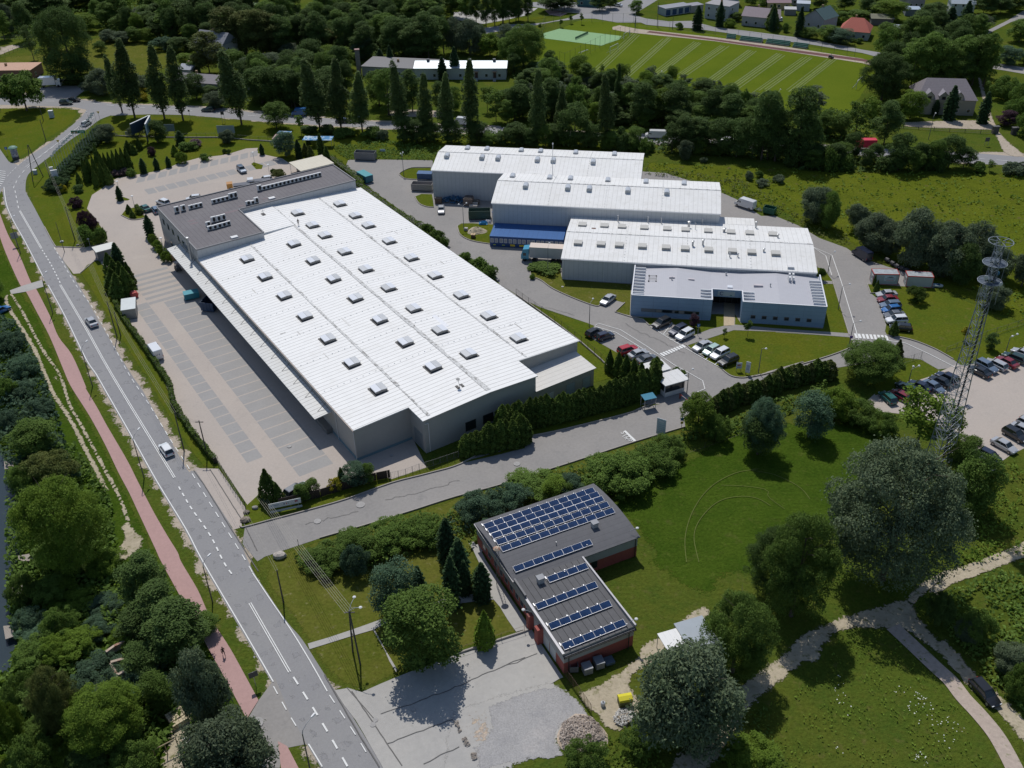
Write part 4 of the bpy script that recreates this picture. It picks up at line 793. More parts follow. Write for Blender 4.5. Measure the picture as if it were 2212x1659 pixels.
# ---------------- vegetation ----------------
def leafmat(name,c,c2,s=.25):
    return mat(name,c,.75,spec=.2,vary=.3,vs=1.6,layers=[(s,.4,.62,c2,.8)],trans=.3,rnd=.2)
TONE={'dark':leafmat('dark_foliage',(0.076,0.129,0.032),(0.102,0.161,0.041)),'mid':leafmat('green_foliage',(0.110,0.183,0.032),(0.139,0.220,0.041)),
'lime':leafmat('lime_foliage',(0.150,0.228,0.026),(0.120,0.198,0.024)),'silver':leafmat('silver_foliage',(.135,.175,.10),(.10,.14,.07)),'olive':leafmat('olive_foliage',(0.144,0.162,0.042),(0.102,0.138,0.036)),
'blue':leafmat('blue_green_foliage',(0.102,0.176,0.102),(0.081,0.139,0.073)),'purple':leafmat('purple_foliage',(0.066,0.036,0.050),(0.108,0.054,0.072)),'yellow':leafmat('yellow_foliage',(0.336,0.288,0.018),(0.180,0.216,0.024)),
'thuja':leafmat('thuja_foliage',(0.085,0.139,0.024),(0.110,0.161,0.029)),'spruce':leafmat('needle_foliage',(0.052,0.102,0.038),(0.073,0.124,0.041)),'poplar':leafmat('poplar_foliage',(0.096,0.146,0.044),(0.124,0.176,0.052)),'mauve':leafmat('mauve_shrub',(0.204,0.132,0.150),(0.120,0.120,0.084))}
M_bark=mat('bark',(.09,.07,.055),.9,vary=.25,vs=4)
def quads_mesh(name,C,N,S,elong=1.,droop=0.,tri=False):
    n=len(C); N=N/np.linalg.norm(N,axis=1,keepdims=True)
    r=rng.normal(size=(n,3)); 
    if droop: r=r*(1-droop)+np.array([0,0,-1])*droop
    U=r-(r*N).sum(1,keepdims=True)*N; U/=np.linalg.norm(U,axis=1,keepdims=True)+1e-9; V=np.cross(N,U)
    S=S[:,None]*.5; U=U*S*elong; V=V*S
    bend=N*S*.35
    vs=np.stack([C-U-bend,C-V*.9,C+U-bend,C+V*.9],1).reshape(-1,3)
    me=bpy.data.meshes.new(name); me.vertices.add(4*n); me.vertices.foreach_set('co',vs.astype(np.float32).ravel())
    me.loops.add(4*n); me.loops.foreach_set('vertex_index',np.arange(4*n,dtype=np.int32)); me.polygons.add(n)
    me.polygons.foreach_set('loop_start',np.arange(0,4*n,4,dtype=np.int32)); me.update(calc_edges=True); me.materials.append(TONE['mid']); return me
def rs(n): 
    v=rng.normal(size=(n,3)); return v/np.linalg.norm(v,axis=1,keepdims=True)
def lobes_mesh(name,lobes,n,size,elong=1.,droop=0.,stray=.06,flatn=.5,cen=None):
    L=np.array(lobes); wt=(L[:,3]*L[:,4]); wt/=wt.sum(); idx=rng.choice(len(L),n,p=wt); l=L[idx]
    d=rs(n); d[:,2]=np.where(rng.random(n)<.6,np.abs(d[:,2]),d[:,2])
    rad=rng.uniform(.62,1.04,n)**.6; k=rng.random(n)<stray; rad=np.where(k,rng.uniform(1.05,1.3,n),rad)
    R=np.stack([l[:,3],l[:,3],l[:,4]],1)
    # knobbly surface
    ph=np.sin(d[:,0]*7+idx)*np.sin(d[:,1]*6+idx*2)*np.cos(d[:,2]*7+idx*3); rad=rad*(1+.16*ph)
    C=l[:,:3]+d*R*rad[:,None]
    g_=float(L[:,3].mean())*1.1; fld=np.sin(C[:,0]/g_*2.1+idx*.0+1)*np.sin(C[:,1]/g_*2.3+2)*np.sin(C[:,2]/g_*2.2+.5)+.35*np.sin(C[:,0]/g_*5)*np.sin(C[:,2]/g_*5.3)*np.sin(C[:,1]/g_*4.7); kp=(fld>-.30)|(rng.random(n)<.3); C=C[kp];d=d[kp];n=len(C)
    N=d*flatn+rs(n)*.65+np.array([0,0,.35])
    return quads_mesh(name,C,N,rng.uniform(.6,1.25,n)*size,elong,droop)
def broad(h,w,zb,nl,n,size,seed,lob=(.13,.23),**k):
    r=random.Random(seed); L=[]; cz=(h+zb)/2; hz=(h-zb)/2
    for i in range(nl):
        a=r.uniform(0,2*PI); t=r.uniform(-.95,1); q=math.sqrt(max(0,1-t*t))*(1 if t<.2 else .96)**.7; rr=r.uniform(.62,1.08); R=r.uniform(*lob)*w
        L.append((math.cos(a)*q*rr*(w/2-R*.7),math.sin(a)*q*rr*(w/2-R*.7),cz+t*(hz-R*.6),R,R*r.uniform(.7,.95)))
    L.append((0,0,cz,w*.26,hz*.6))
    return lobes_mesh('crown',L,n,size,**k)
def trunk_mesh(h,r0,limbs=4,spread=2.,seed=1,z0=.25):
    r=random.Random(seed); m=MB(); p=Vector((0,0,-.3)); n=5; rad=r0
    for i in range(n):
        q=Vector((p.x+r.uniform(-.1,.1)*r0*3,p.y+r.uniform(-.1,.1)*r0*3,h*.85*(i+1)/n)); m.tube(p,q,rad,rad*.78,n=7); 
        if i>=1:
            for k in range(max(1,limbs//3)):
                a=r.uniform(0,2*PI); e=Vector((math.cos(a)*spread,math.sin(a)*spread,q.z+spread*.7)); m.tube(q,(q+e)/2+Vector((0,0,.2)),rad*.45,rad*.3,n=5); m.tube((q+e)/2+Vector((0,0,.2)),e,rad*.3,rad*.1,n=5)
        p=q; rad*=.78
    me=bpy.data.meshes.new('trunk'); me.from_pydata(m.v,[],m.f); me.materials.append(M_bark); return me
def spruce_mesh(h,w,n,size,seed):
    r=np.random.default_rng(seed); tiers=int(h*1.7); C=[];N=[]
    t=r.random(n)**.75; # 0 top?  more at the bottom
    tier=np.floor(t*tiers); f=(tier+.2+.6*r.random(n)*.9)/tiers
    nb=9+(tier%3); a=(np.floor(r.random(n)*nb)+tier*.37)/nb*2*PI+r.normal(size=n)*.10
    rr=np.sqrt(r.random(n))*(.12+f)*w/2*(.72+.5*np.sin(a*3+tier*1.7)**2)*(.85+.3*np.sin(tier*12.9))
    z=h*(1-f)*.97+.2-rr*.28+r.normal(size=n)*.05*h/8
    P=np.stack([np.cos(a)*rr,np.sin(a)*rr,z],1); Nn=np.stack([np.cos(a)*.5,np.sin(a)*.5,np.ones(n)],1)+r.normal(size=(n,3))*.4
    return quads_mesh('crown',P,Nn,r.uniform(.6,1.2,n)*size,1.5,.1)
def thuja_mesh(h,w,n,size,seed,sharp=1.):
    r=np.random.default_rng(seed); t=r.random(n)**.85; a=r.random(n)*2*PI
    prof=np.where(t<.15,.75+t/.15*.25,(1-((t-.15)/.85)**(1.5*sharp))); rr=(prof*w/2)*(1+.22*np.sin(a*5+t*9+seed)*np.cos(a*3-t*14))*(1-.22*r.random(n)**2)+.02
    P=np.stack([np.cos(a)*rr,np.sin(a)*rr,t*h],1); Nn=np.stack([np.cos(a),np.sin(a),np.full(n,.5)],1)+r.normal(size=(n,3))*.5
    return quads_mesh('crown',P,Nn,r.uniform(.6,1.3,n)*size,1.5,-.5)
def poplar_mesh(h,w,n,size,seed,zb=1.6,lean=0):
    r=random.Random(seed); L=[]
    for i in range(46):
        t=r.random()**.9; z=zb+(h-zb)*(.06+.9*t); env=(min(1,t/.22)**.7)*(1-max(0,(t-.35)/.65)**1.4*.82); a=r.uniform(0,2*PI); R=w*.17*(.5+.6*env); q=max(0,env*w/2-R)*r.uniform(.3,1)
        L.append((math.cos(a)*q+lean*t*w,math.sin(a)*q,z,R,R*r.uniform(2.,3.4)))
    return lobes_mesh('crown',L,n,size,stray=.05)
KIND={}
def reg(k,h,w,meshes,trunks): KIND[k]=(h,w,meshes,trunks)
tk=[trunk_mesh(9,.22,4,1.8,s) for s in (1,2)]
reg('broad',12,9,[broad(12,9,.7,34+2*s,19000,.27,s,lob=(.08,.22)) for s in range(5)],[trunk_mesh(12,.28,4,2.2,s) for s in (1,2)])
reg('tall',18,8.5,[broad(18,8.5,2.2,48,19000,.31,20+s,lob=(.10,.23)) for s in range(4)],[trunk_mesh(18,.3,4,2,s) for s in (3,4)])
reg('big',20,20,[broad(20,20,1.2,120,90000,.27,40+s,lob=(.05,.14)) for s in range(2)],[trunk_mesh(19,.5,6,5,5)])
reg('mass',7,12,[broad(7,12,.1,60,26000,.26,50+s,lob=(.05,.13)) for s in range(3)],[trunk_mesh(5,.15,4,3,6)])
reg('willow',10,10,[broad(10,10,.2,44,32000,.2,60+s,lob=(.11,.18),elong=1.9,droop=.6,stray=.12) for s in range(4)],[trunk_mesh(9,.3,5,2.5,7)])
reg('weeping',9,9,[broad(9,9,1.6,26,12000,.26,70+s,lob=(.10,.17),elong=2.6,droop=.9,stray=.1) for s in range(2)],[trunk_mesh(8,.25,4,2.2,8)])
reg('poplar',22,5.6,[poplar_mesh(22,5.6,17000,.30,80+s,lean=(-.25 if s==0 else .05)) for s in range(4)],[trunk_mesh(20,.32,2,.8,9)])
reg('spruce',10,5,[spruce_mesh(10,5,7000,.36,90+s) for s in range(3)],[trunk_mesh(9.5,.16,0,.5,10)])
reg('thuja',4,1.5,[thuja_mesh(4,1.5,2600,.17,100+s) for s in range(4)],[trunk_mesh(3,.06,0,.2,11)])
reg('thujah',4,1.5,[thuja_mesh(4,1.5,3600,.15,140+s,1.9) for s in range(4)],[trunk_mesh(3,.06,0,.2,11)])
reg('shrub',2.4,4,[broad(2.4,4,-.2,16,4200,.24,110+s,lob=(.13,.22)) for s in range(4)],[trunk_mesh(1.8,.06,4,.8,12)])
reg('sapling',4,1.8,[broad(4,1.8,1.4,9,900,.22,120+s,lob=(.14,.24)) for s in range(2)],[trunk_mesh(4,.05,2,.4,13)])
reg('thin',11,6,[broad(11,6,2.5,18,2600,.36,130+s,lob=(.12,.2),stray=.15) for s in range(2)],[trunk_mesh(10.5,.15,6,1.8,14)])
CATN={'thuja':'conifer','spruce':'spruce','shrub':'bush','mass':'bush','thujah':'conifer'}
KN={'thujah':'thuja_tree','broad':'deciduous_tree','tall':'tall_tree','big':'great_tree','mass':'thicket','willow':'willow_tree','weeping':'weeping_willow','poplar':'poplar_tree','spruce':'spruce_tree','thuja':'thuja_tree','shrub':'shrub','sapling':'sapling','thin':'slender_tree'}
ntree=[0]
WF={'thujah':1.1,'broad':1.3,'tall':1.35,'big':1.2,'mass':1.2,'willow':1.2,'weeping':1.15,'poplar':1.22,'spruce':1.1,'thuja':1.12,'shrub':1.25,'sapling':1.2,'thin':1.2}
def plant(kind,tone,X,Y,h,w,label,group=None,z=0.):
    H,Wd,ms,ts=KIND[kind]; i=ntree[0]; ntree[0]+=1
    t=thing(KN[kind],(X,Y,z),(i*2.399)%(2*PI) if kind!='poplar' else 0,label,CATN.get(kind,'tree'),group)
    c=bpy.data.objects.new('crown',ms[i%len(ms)]); COL.objects.link(c); c.parent=t; c.scale=(w/Wd,w/Wd,h/H)
    c.material_slots[0].link='OBJECT'; c.material_slots[0].material=TONE[tone]
    b=bpy.data.objects.new('trunk',ts[i%len(ts)]); COL.objects.link(b); b.parent=t; s=h/H; b.scale=(min(s,w/Wd*1.2),min(s,w/Wd*1.2),s)
    return t
ORD=['first','second','third','fourth','fifth','sixth','seventh','eighth','ninth','tenth','eleventh','twelfth','thirteenth','fourteenth','fifteenth','sixteenth','seventeenth','eighteenth','nineteenth','twentieth']
ORD+=['twenty-'+x for x in ORD[:9]]+['thirtieth']+['thirty-'+x for x in ORD[:9]]+['fortieth']+['forty-'+x for x in ORD[:9]]+['fiftieth']
TN={'dark':'dark green','mid':'green','lime':'bright lime-green','silver':'silvery','olive':'yellowish olive','blue':'blue-green','purple':'dark purple','yellow':'yellow-flowering','thuja':'dark green','spruce':'very dark','poplar':'dull green','mauve':'mauve'}
KT={'broad':'leafy tree','tall':'tall leafy tree','big':'huge spreading tree','mass':'dense thicket','willow':'willow','weeping':'weeping willow','poplar':'columnar poplar','spruce':'spruce','thuja':'narrow thuja','shrub':'bush','sapling':'young tree','thin':'slender open tree'}
def zone(where,spec,group=None):
    """spec lines: kind tone tile x ybase ytop width [label]"""
    E=[]
    for ln_ in spec.strip().split('\n'):
        p=ln_.split(None,7); k,t,tl,x,yb,yt,wd=p[:7]; lab=p[7] if len(p)>7 else None
        b=pix(tl,float(x),float(yb)); tp=pix(tl,float(x),float(yt)); E.append([b[0],k,t,b,tp,float(wd)/TL[tl][2]*.54,lab])
    E.sort(key=lambda e:e[0]); cnt={}
    tot={}
    for e in E:
        if not e[6]: tot[(e[1],e[2])]=tot.get((e[1],e[2]),0)+1
    for px_,k,t,b,tp,wd,lab in E:
        X,Y=gp(*b); h=max(.5,min(27,height(b,tp))); w_=wd*mpp(X,Y,h/2)*WF[k]
        if not lab:
            n=cnt.get((k,t),0); cnt[(k,t)]=n+1
            lab='%s%s %s %s'%((ORD[n]+' ') if tot[(k,t)]>1 else '',TN[t],KT[k],where)
            if tot[(k,t)]>1: lab=lab.replace(ORD[n]+' ',ORD[n]+' from left, ',1)
        plant(k,t,X,Y,h,w_,lab,group)
zone('on the near verge of the highway','''
poplar poplar a 1085 942 330 215
poplar poplar a 985 905 440 120
poplar poplar a 1325 955 370 190
poplar poplar a 1475 968 385 185
poplar poplar a 1945 1003 400 225
poplar poplar b 565 1052 470 215
poplar poplar b 735 1047 480 185
poplar poplar b 905 1062 590 170
poplar poplar b 1235 1110 480 150
poplar poplar b 1420 1120 600 150
poplar poplar b 1590 1135 600 150
poplar poplar b 1780 1135 490 165
poplar poplar c 300 1165 570 160
poplar poplar c 490 1130 700 115
poplar poplar c 860 1185 590 145
poplar dark c 940 935 520 75
broad mid b 215 1035 825 190
sapling mid b 415 1085 900 70
thin mid b 830 1045 900 100
shrub dark b 480 1060 1010 120
shrub dark b 620 1075 1010 130
shrub mid b 760 1100 1040 150
broad dark b 1240 1140 930 165
broad dark b 1345 1150 960 150
broad dark b 1450 1140 980 160
broad dark b 1620 1150 960 160
broad dark b 1830 1150 980 165
shrub mid b 980 1110 1020 150
shrub silver b 1060 1120 1040 100
broad dark c 130 1160 990 180
broad dark c 260 1180 1020 130
broad dark c 440 1170 1000 150
broad dark c 600 1165 830 220
broad dark c 740 1190 980 160
broad mid c 900 1205 1060 120
broad mid c 1050 1215 1090 110
shrub mid c 1150 1230 1120 100
shrub mid c 1210 1215 1145 60
broad dark c 1380 1225 1000 130
tall dark c 1490 1225 930 160
tall dark c 1600 1225 940 190
willow silver c 1490 1285 1125 110
broad dark c 1760 1245 960 200
broad dark c 1900 1260 950 200
broad dark c 2030 1270 930 180
tall dark c 2150 1280 880 170
tall dark d 90 1290 740 200
broad dark d 200 1300 900 200
tall dark d 370 1310 690 240
broad dark d 470 1320 950 150
broad dark d 620 1345 1190 170
shrub mid d 740 1360 1260 150
broad dark d 820 1280 1070 125
broad dark d 1000 1320 1160 110
broad dark d 930 1350 1200 100
broad dark d 1190 1375 1070 180
broad dark d 1350 1360 1150 120
broad mid d 1480 1370 1130 130
broad dark d 1600 1350 1090 180
broad dark d 1720 1360 1190 140
shrub mid d 1830 1390 1310 110
thin mid d 1930 1385 1290 70
shrub silver d 2110 1410 1320 140
shrub silver d 2200 1400 1310 120
shrub silver c 1640 1305 1265 60
''','trees along the near side of the highway')
zone('in the belt across the highway','''
willow silver a 730 745 650 130
willow silver a 830 765 560 190
broad dark a 620 670 470 290
big dark a 600 655 60 380
willow silver a 1120 720 610 160
shrub yellow a 1140 745 695 80
shrub yellow a 1150 810 750 90
broad dark a 1585 805 590 170
willow silver a 1740 865 740 160
broad dark a 1690 760 690 110
broad blue a 1880 740 620 170
tall olive a 1690 600 260 220
broad lime a 1500 540 430 140
broad mid a 1580 595 490 130
broad mid a 1880 590 400 180
willow silver a 2060 660 430 200
broad silver a 2180 650 430 170
broad dark a 2120 820 560 170
willow silver b 60 560 440 200
willow silver b 190 530 430 180
broad dark b 100 830 540 220
broad dark b 230 850 530 230
broad dark b 340 860 560 210
broad dark b 470 800 560 180
broad dark b 640 870 600 170
broad mid b 660 760 540 150
broad lime b 640 560 370 170
broad lime b 750 570 380 200
broad mid b 420 600 430 200
willow silver b 330 460 350 160
willow silver b 480 500 380 160
thin mid b 810 980 930 60
broad mid b 1040 850 560 170
broad mid b 1120 925 560 200
tall dark b 1310 900 560 150
tall dark b 1200 840 600 130
tall dark b 1530 900 650 110
broad mid b 1640 900 700 110
spruce spruce b 1550 650 450 105
spruce spruce b 1650 625 370 115
thin mid b 1910 900 680 100
thin mid b 1980 975 720 150
broad dark b 2130 970 700 150
thin mid b 1760 800 590 100
broad dark b 2190 800 640 110
broad dark c 60 900 720 150
tall dark c 160 960 680 160
tall mid c 60 1000 800 110
broad dark c 420 640 490 200
broad mid c 370 760 570 160
tall dark c 420 960 620 160
willow silver c 560 700 600 80
broad mid c 620 870 690 180
willow silver c 720 720 620 130
willow silver c 820 740 620 120
willow silver c 960 780 660 110
broad mid c 740 880 760 120
broad lime c 760 980 820 110
tall mid c 1030 940 670 160
tall dark c 1130 1015 670 180
broad dark c 1230 960 720 150
broad mid c 1010 740 630 110
sapling mid c 1100 700 630 60
tall lime c 1310 980 700 150
tall dark c 1390 1005 680 190
thin silver c 1240 720 610 90
thin silver c 1360 690 590 80
thin silver c 1470 690 590 60
sapling silver c 1510 700 620 60
broad mid c 1480 900 700 140
broad dark c 1560 1010 830 140
broad mid c 1610 900 740 120
tall dark c 1700 1030 720 160
thin silver c 1650 770 680 90
sapling silver c 1715 730 650 45
sapling silver c 1760 740 640 45
willow silver c 1820 800 690 110
tall dark c 1840 1060 760 170
broad dark c 1950 900 750 140
thin mid c 1900 780 700 60
tall mid c 1990 1080 850 150
broad mid c 2070 980 810 150
tall dark c 2180 1080 730 100
thin mid c 820 640 515 45
thin mid c 740 640 535 60
broad blue c 360 640 480 110
broad dark c 200 700 590 140
broad dark d 40 1050 790 170
tall dark d 130 1060 780 150
thin silver d 500 930 690 190
willow silver d 440 1000 800 130
broad mid d 610 1100 890 160
broad mid d 730 1110 920 140
thin mid d 850 1080 800 160
thin lime d 960 1000 780 130
tall dark d 1080 1165 820 180
broad lime d 1010 960 850 110
broad lime d 1290 960 730 190
broad lime d 1190 950 800 110
big dark d 1060 810 430 330
tall mid d 1290 730 300 190
tall mid d 1430 720 260 200
tall mid d 1550 720 330 180
broad lime d 1580 630 510 90
tall mid d 1670 690 290 200
tall mid d 1790 690 290 190
tall mid d 1880 700 270 150
spruce spruce d 1600 965 685 150
spruce spruce d 1870 995 735 130
spruce spruce d 1490 930 800 80
broad olive d 1370 900 770 80
broad purple d 2060 1015 890 130
mass mid d 2040 790 620 230
mass mid d 2190 900 680 200
mass mid d 2130 980 800 180
mass mid d 2200 1100 920 150
broad dark d 1690 710 420 150
''','trees and bushes on the far side of the highway')
zone('in the wood at the top left','''
willow silver a 100 270 30 120
tall mid a 40 320 60 110
tall dark a 220 330 20 130
thin poplar a 275 485 200 110
tall dark a 420 130 -70 230
tall dark a 300 150 -60 200
tall dark a 20 120 -80 150
tall mid a 150 130 -40 140
thin silver a 370 270 200 100
broad lime a 700 260 110 170
tall mid a 800 200 0 90
tall mid a 880 230 20 130
tall mid a 960 200 -40 160
tall dark a 620 60 -120 180
tall dark a 740 60 -110 160
broad lime a 1100 260 110 120
broad mid a 980 270 130 150
willow silver a 1180 150 50 190
willow silver a 1320 120 -20 170
tall dark a 1210 260 90 130
tall dark a 1290 310 130 160
tall dark a 1400 300 90 190
tall dark a 1500 280 -20 230
tall dark a 1620 300 -30 230
tall dark a 1700 320 40 170
willow silver a 880 340 240 120
willow silver a 990 350 250 130
broad mid a 1090 340 215 120
broad lime a 1190 340 225 110
mass blue a 1320 400 300 190
broad dark a 1460 420 300 150
broad mid a 820 440 330 90
tall olive a 1850 430 60 230
tall olive a 1990 440 90 200
tall olive a 2120 440 80 190
tall olive b 60 450 80 190
tall olive b 170 440 110 180
tall dark b 260 440 120 150
tall dark a 1850 200 -60 200
tall dark a 1990 130 -60 130
tall dark b 420 400 110 140
tall dark b 510 420 130 150
broad blue b 640 340 180 170
broad olive b 640 400 230 160
broad lime b 775 400 265 130
tall dark b 350 300 130 120
tall mid b 560 190 0 150
tall mid b 660 200 -10 140
tall mid b 760 210 20 140
tall mid b 860 260 50 130
tall dark b 830 320 130 120
tall dark b 940 220 10 130
tall dark b 1040 330 90 140
tall dark b 1150 310 40 120
broad mid b 960 380 160 140
broad blue b 910 480 290 150
spruce spruce b 1050 520 390 100
spruce spruce b 1130 530 360 80
tall dark b 1240 430 130 160
tall dark b 1330 480 180 190
tall dark b 1440 470 90 190
tall mid b 1340 200 -20 170
tall mid b 1470 210 -10 160
broad dark b 1560 430 140 120
willow silver b 1660 420 130 170
willow silver b 1770 440 160 190
willow silver b 1840 400 190 120
weeping lime b 1930 450 270 190
tall mid b 1620 150 -60 180
tall mid b 1740 170 -60 110
tall dark b 1820 190 -60 90
tall dark b 1900 220 -60 85
tall mid b 1970 210 -50 85
tall dark b 2040 195 -40 85
tall dark b 2140 180 -40 80
tall dark c 20 190 -60 90
tall dark c 75 180 -50 70
tall dark c 150 170 -50 90
tall dark c 225 170 -60 70
big mid c 190 540 195 320
willow silver c 60 420 200 170
broad mid c 40 500 300 110
''','trees in the wood at the top left')
zone('among the houses beyond the pitch','''
spruce spruce c 1585 240 40 120
spruce spruce c 1765 215 10 100
shrub mid c 1440 235 185 55
broad mid c 1095 110 0 90
sapling mid c 655 195 110 40
sapling mid c 570 190 110 35
sapling mid c 490 220 150 30
sapling mid c 320 250 180 30
shrub lime c 1850 215 150 80
broad mid c 1900 170 100 90
spruce spruce c 2185 250 60 80
spruce spruce d 390 295 50 100
thuja thuja d 175 235 30 95
shrub mid d 290 260 190 60
broad mid d 480 310 220 130
broad mid d 620 330 200 140
broad blue d 730 350 230 180
broad mid d 720 190 90 120
broad mid d 620 150 40 130
broad mid d 870 160 80 150
tall dark d 760 90 -60 120
tall dark d 560 70 -60 110
tall dark d 940 120 -40 110
broad lime d 1120 170 0 230
broad mid d 1090 340 180 150
broad mid d 1210 385 200 150
weeping silver d 1330 260 150 130
tall dark d 1420 230 30 150
spruce spruce d 1580 330 50 200
spruce spruce d 1730 220 0 130
tall dark d 1500 200 20 140
broad blue d 1660 330 180 160
broad silver d 1860 250 120 140
shrub dark d 1965 170 125 40
tall dark d 1880 120 -70 180
tall dark d 2020 110 -50 150
tall dark d 2150 90 -50 150
broad mid d 2170 340 160 170
broad blue d 2090 525 370 160
broad mid d 2205 520 430 90
shrub mid d 830 340 310 50
shrub mid d 885 350 310 55
tall dark c 420 90 -60 180
tall dark c 520 80 -70 180
tall dark c 800 90 -60 120
tall dark c 890 70 -50 90
broad mid c 2130 60 -20 90
tall dark d 1000 30 -80 150
tall dark d 1300 40 -60 150
tall mid c 2020 50 -50 90
tall dark d 1000 140 20 110
''','trees around the far houses')
zone('in the garden of the warehouse','''
broad silver a 870 1150 1000 130
broad silver a 1110 1130 1000 110 silvery round-headed tree in front of the billboard's dark face
broad dark a 1270 1150 970 140 dark round-headed tree on a thin trunk right of the billboard
thuja thuja a 1125 1205 1105 45
thuja thuja a 1040 1235 1130 70
thuja thuja a 1080 1240 1160 50
thuja thuja a 815 1400 1155 60
thuja thuja a 700 1440 1270 50
thuja thuja a 740 1450 1255 50
thuja thuja a 785 1455 1250 50
thuja thuja a 840 1480 1300 55
thuja thuja a 885 1485 1320 60
thuja thuja a 780 1500 1350 45
thuja thuja a 715 1465 1300 55
thuja thuja a 870 1400 1230 45
thuja thuja a 905 1400 1225 50
thuja thuja a 940 1395 1210 50
thuja thuja a 975 1390 1200 55
thuja thuja a 1010 1380 1190 55
thuja thuja a 1045 1370 1190 60
thuja thuja a 850 1430 1240 50
thuja thuja a 645 1490 1385 45
spruce spruce a 1160 1395 1270 85
spruce spruce a 1265 1365 1265 70
spruce spruce a 1360 1345 1255 65
spruce spruce a 1455 1160 1050 110
shrub purple a 1225 1250 1180 60
thuja lime a 1410 1250 1165 55 conical yellow-green conifer on the lawn behind the car park
shrub lime a 1465 1310 1220 90 spreading lime-green bush at the edge of the car park
shrub mid a 1520 1205 1145 130 broad clipped green bush beside mauve shrubs on the lawn
shrub mauve a 1570 1180 1125 100
shrub mauve a 1000 1395 1350 120
shrub mauve a 930 1415 1370 70
shrub mid a 1065 1415 1355 75
shrub mid a 1655 1290 1240 85
shrub dark a 1810 1235 1200 35
shrub dark a 1845 1238 1203 35
shrub dark a 640 1540 1490 90
willow silver a 1830 1150 1045 110
spruce spruce a 2110 1245 1155 60 small spruce at the right tip of the car park
broad blue b 290 1260 1060 150 dark blue-green tree behind the small hut and flat shelter
spruce blue b 200 1170 1060 1 hidden
thuja thuja b 470 1160 1085 35
spruce spruce b 395 1270 1120 85
thuja olive b 450 1250 1150 55
thuja olive b 490 1260 1170 50
spruce thuja b 580 1280 1070 90
spruce thuja b 625 1320 1170 75
shrub olive b 230 1425 1370 110
shrub mid b 190 1405 1355 40
shrub mid b 2070 0 0 1 hidden
spruce spruce e 970 105 -15 75 thin spruce on the small kerbed island of the car park
thuja thuja e 1040 205 135 45 left narrow conifer on the grass island by the lamp
thuja thuja e 1070 245 185 45 right narrow conifer on the grass island by the lamp
shrub thuja e 1120 215 170 60
spruce spruce e 1215 400 215 110
mass thuja e 1250 480 395 70
shrub lime e 1230 440 380 60
shrub lime e 1270 500 430 70
shrub lime e 1300 545 470 80
shrub lime e 1345 600 520 80
mass purple e 700 330 190 120
shrub purple e 610 160 80 90
mass purple e 750 330 230 90
shrub mid e 700 460 320 130
shrub mid e 800 455 330 120
shrub yellow e 510 40 -20 60
spruce spruce e 970 660 440 130 tall thin spruce behind the little gate hut
thuja thuja e 900 700 525 100
thuja thuja e 950 780 580 120
thuja thuja e 930 830 650 130
thuja thuja e 1010 830 600 120
thuja thuja e 1040 860 640 110
thuja thuja e 970 880 690 130
thuja thuja e 1060 800 600 80
''','plants in the warehouse garden')
zone('by the near end of the warehouse yard','''
thuja thuja k 160 1010 760 140
thuja thuja k 235 1025 870 90
broad mid k 430 1010 880 120
broad thuja k 500 960 845 110
shrub yellow k 685 925 840 110
thuja thuja k 745 890 745 70
broad blue k 850 880 715 180
broad mid k 960 870 710 90
shrub mid f 1440 380 290 100
shrub mid f 1510 440 350 110
shrub mid f 1560 480 400 70
shrub mid f 1740 620 530 110
shrub mid f 1830 690 580 150
shrub mid f 1900 740 640 160
''','bushes round the warehouse')
zone('on the lawns of the office and halls','''
broad purple h 1560 1230 1120 70 small dark purple tree in front of the blue office wall
sapling mid h 1990 1300 1175 60
thin mid h 1805 1310 1230 40
thuja thuja i 1018 942 850 42
thuja thuja i 1000 895 800 25
thuja thuja i 1155 1292 1178 68
mass thuja i 1330 1020 905 150
shrub mid i 570 850 760 60
sapling yellow i 1720 1335 1210 70
broad dark i 1935 1410 1280 90
shrub mid h 360 770 728 230
shrub mid h 265 835 795 45
thuja thuja h 880 1580 1410 75
thuja thuja h 950 1609 1425 90
thuja thuja h 1010 1650 1450 100
thuja thuja h 1070 1670 1480 100
thuja thuja h 1130 1690 1510 100
shrub mid l 1410 110 40 60
shrub mid l 1475 115 65 60
willow silver i 520 380 90 230
willow mid i 620 430 140 150
willow silver i 860 450 220 170
willow silver i 990 600 330 280
willow silver i 1130 640 380 200
willow silver i 1300 730 290 330
willow silver i 1450 770 430 220
willow silver i 1560 820 400 320
willow dark i 1700 880 560 220
willow silver i 1780 780 380 270
willow silver i 1960 830 590 240
willow silver i 1950 1070 890 210
willow silver i 2190 900 590 170
shrub silver i 230 60 5 90
shrub silver i 100 90 40 100
shrub silver h 2000 40 -30 60
shrub mid i 70 20 -30 60
''','plants round the office and halls')
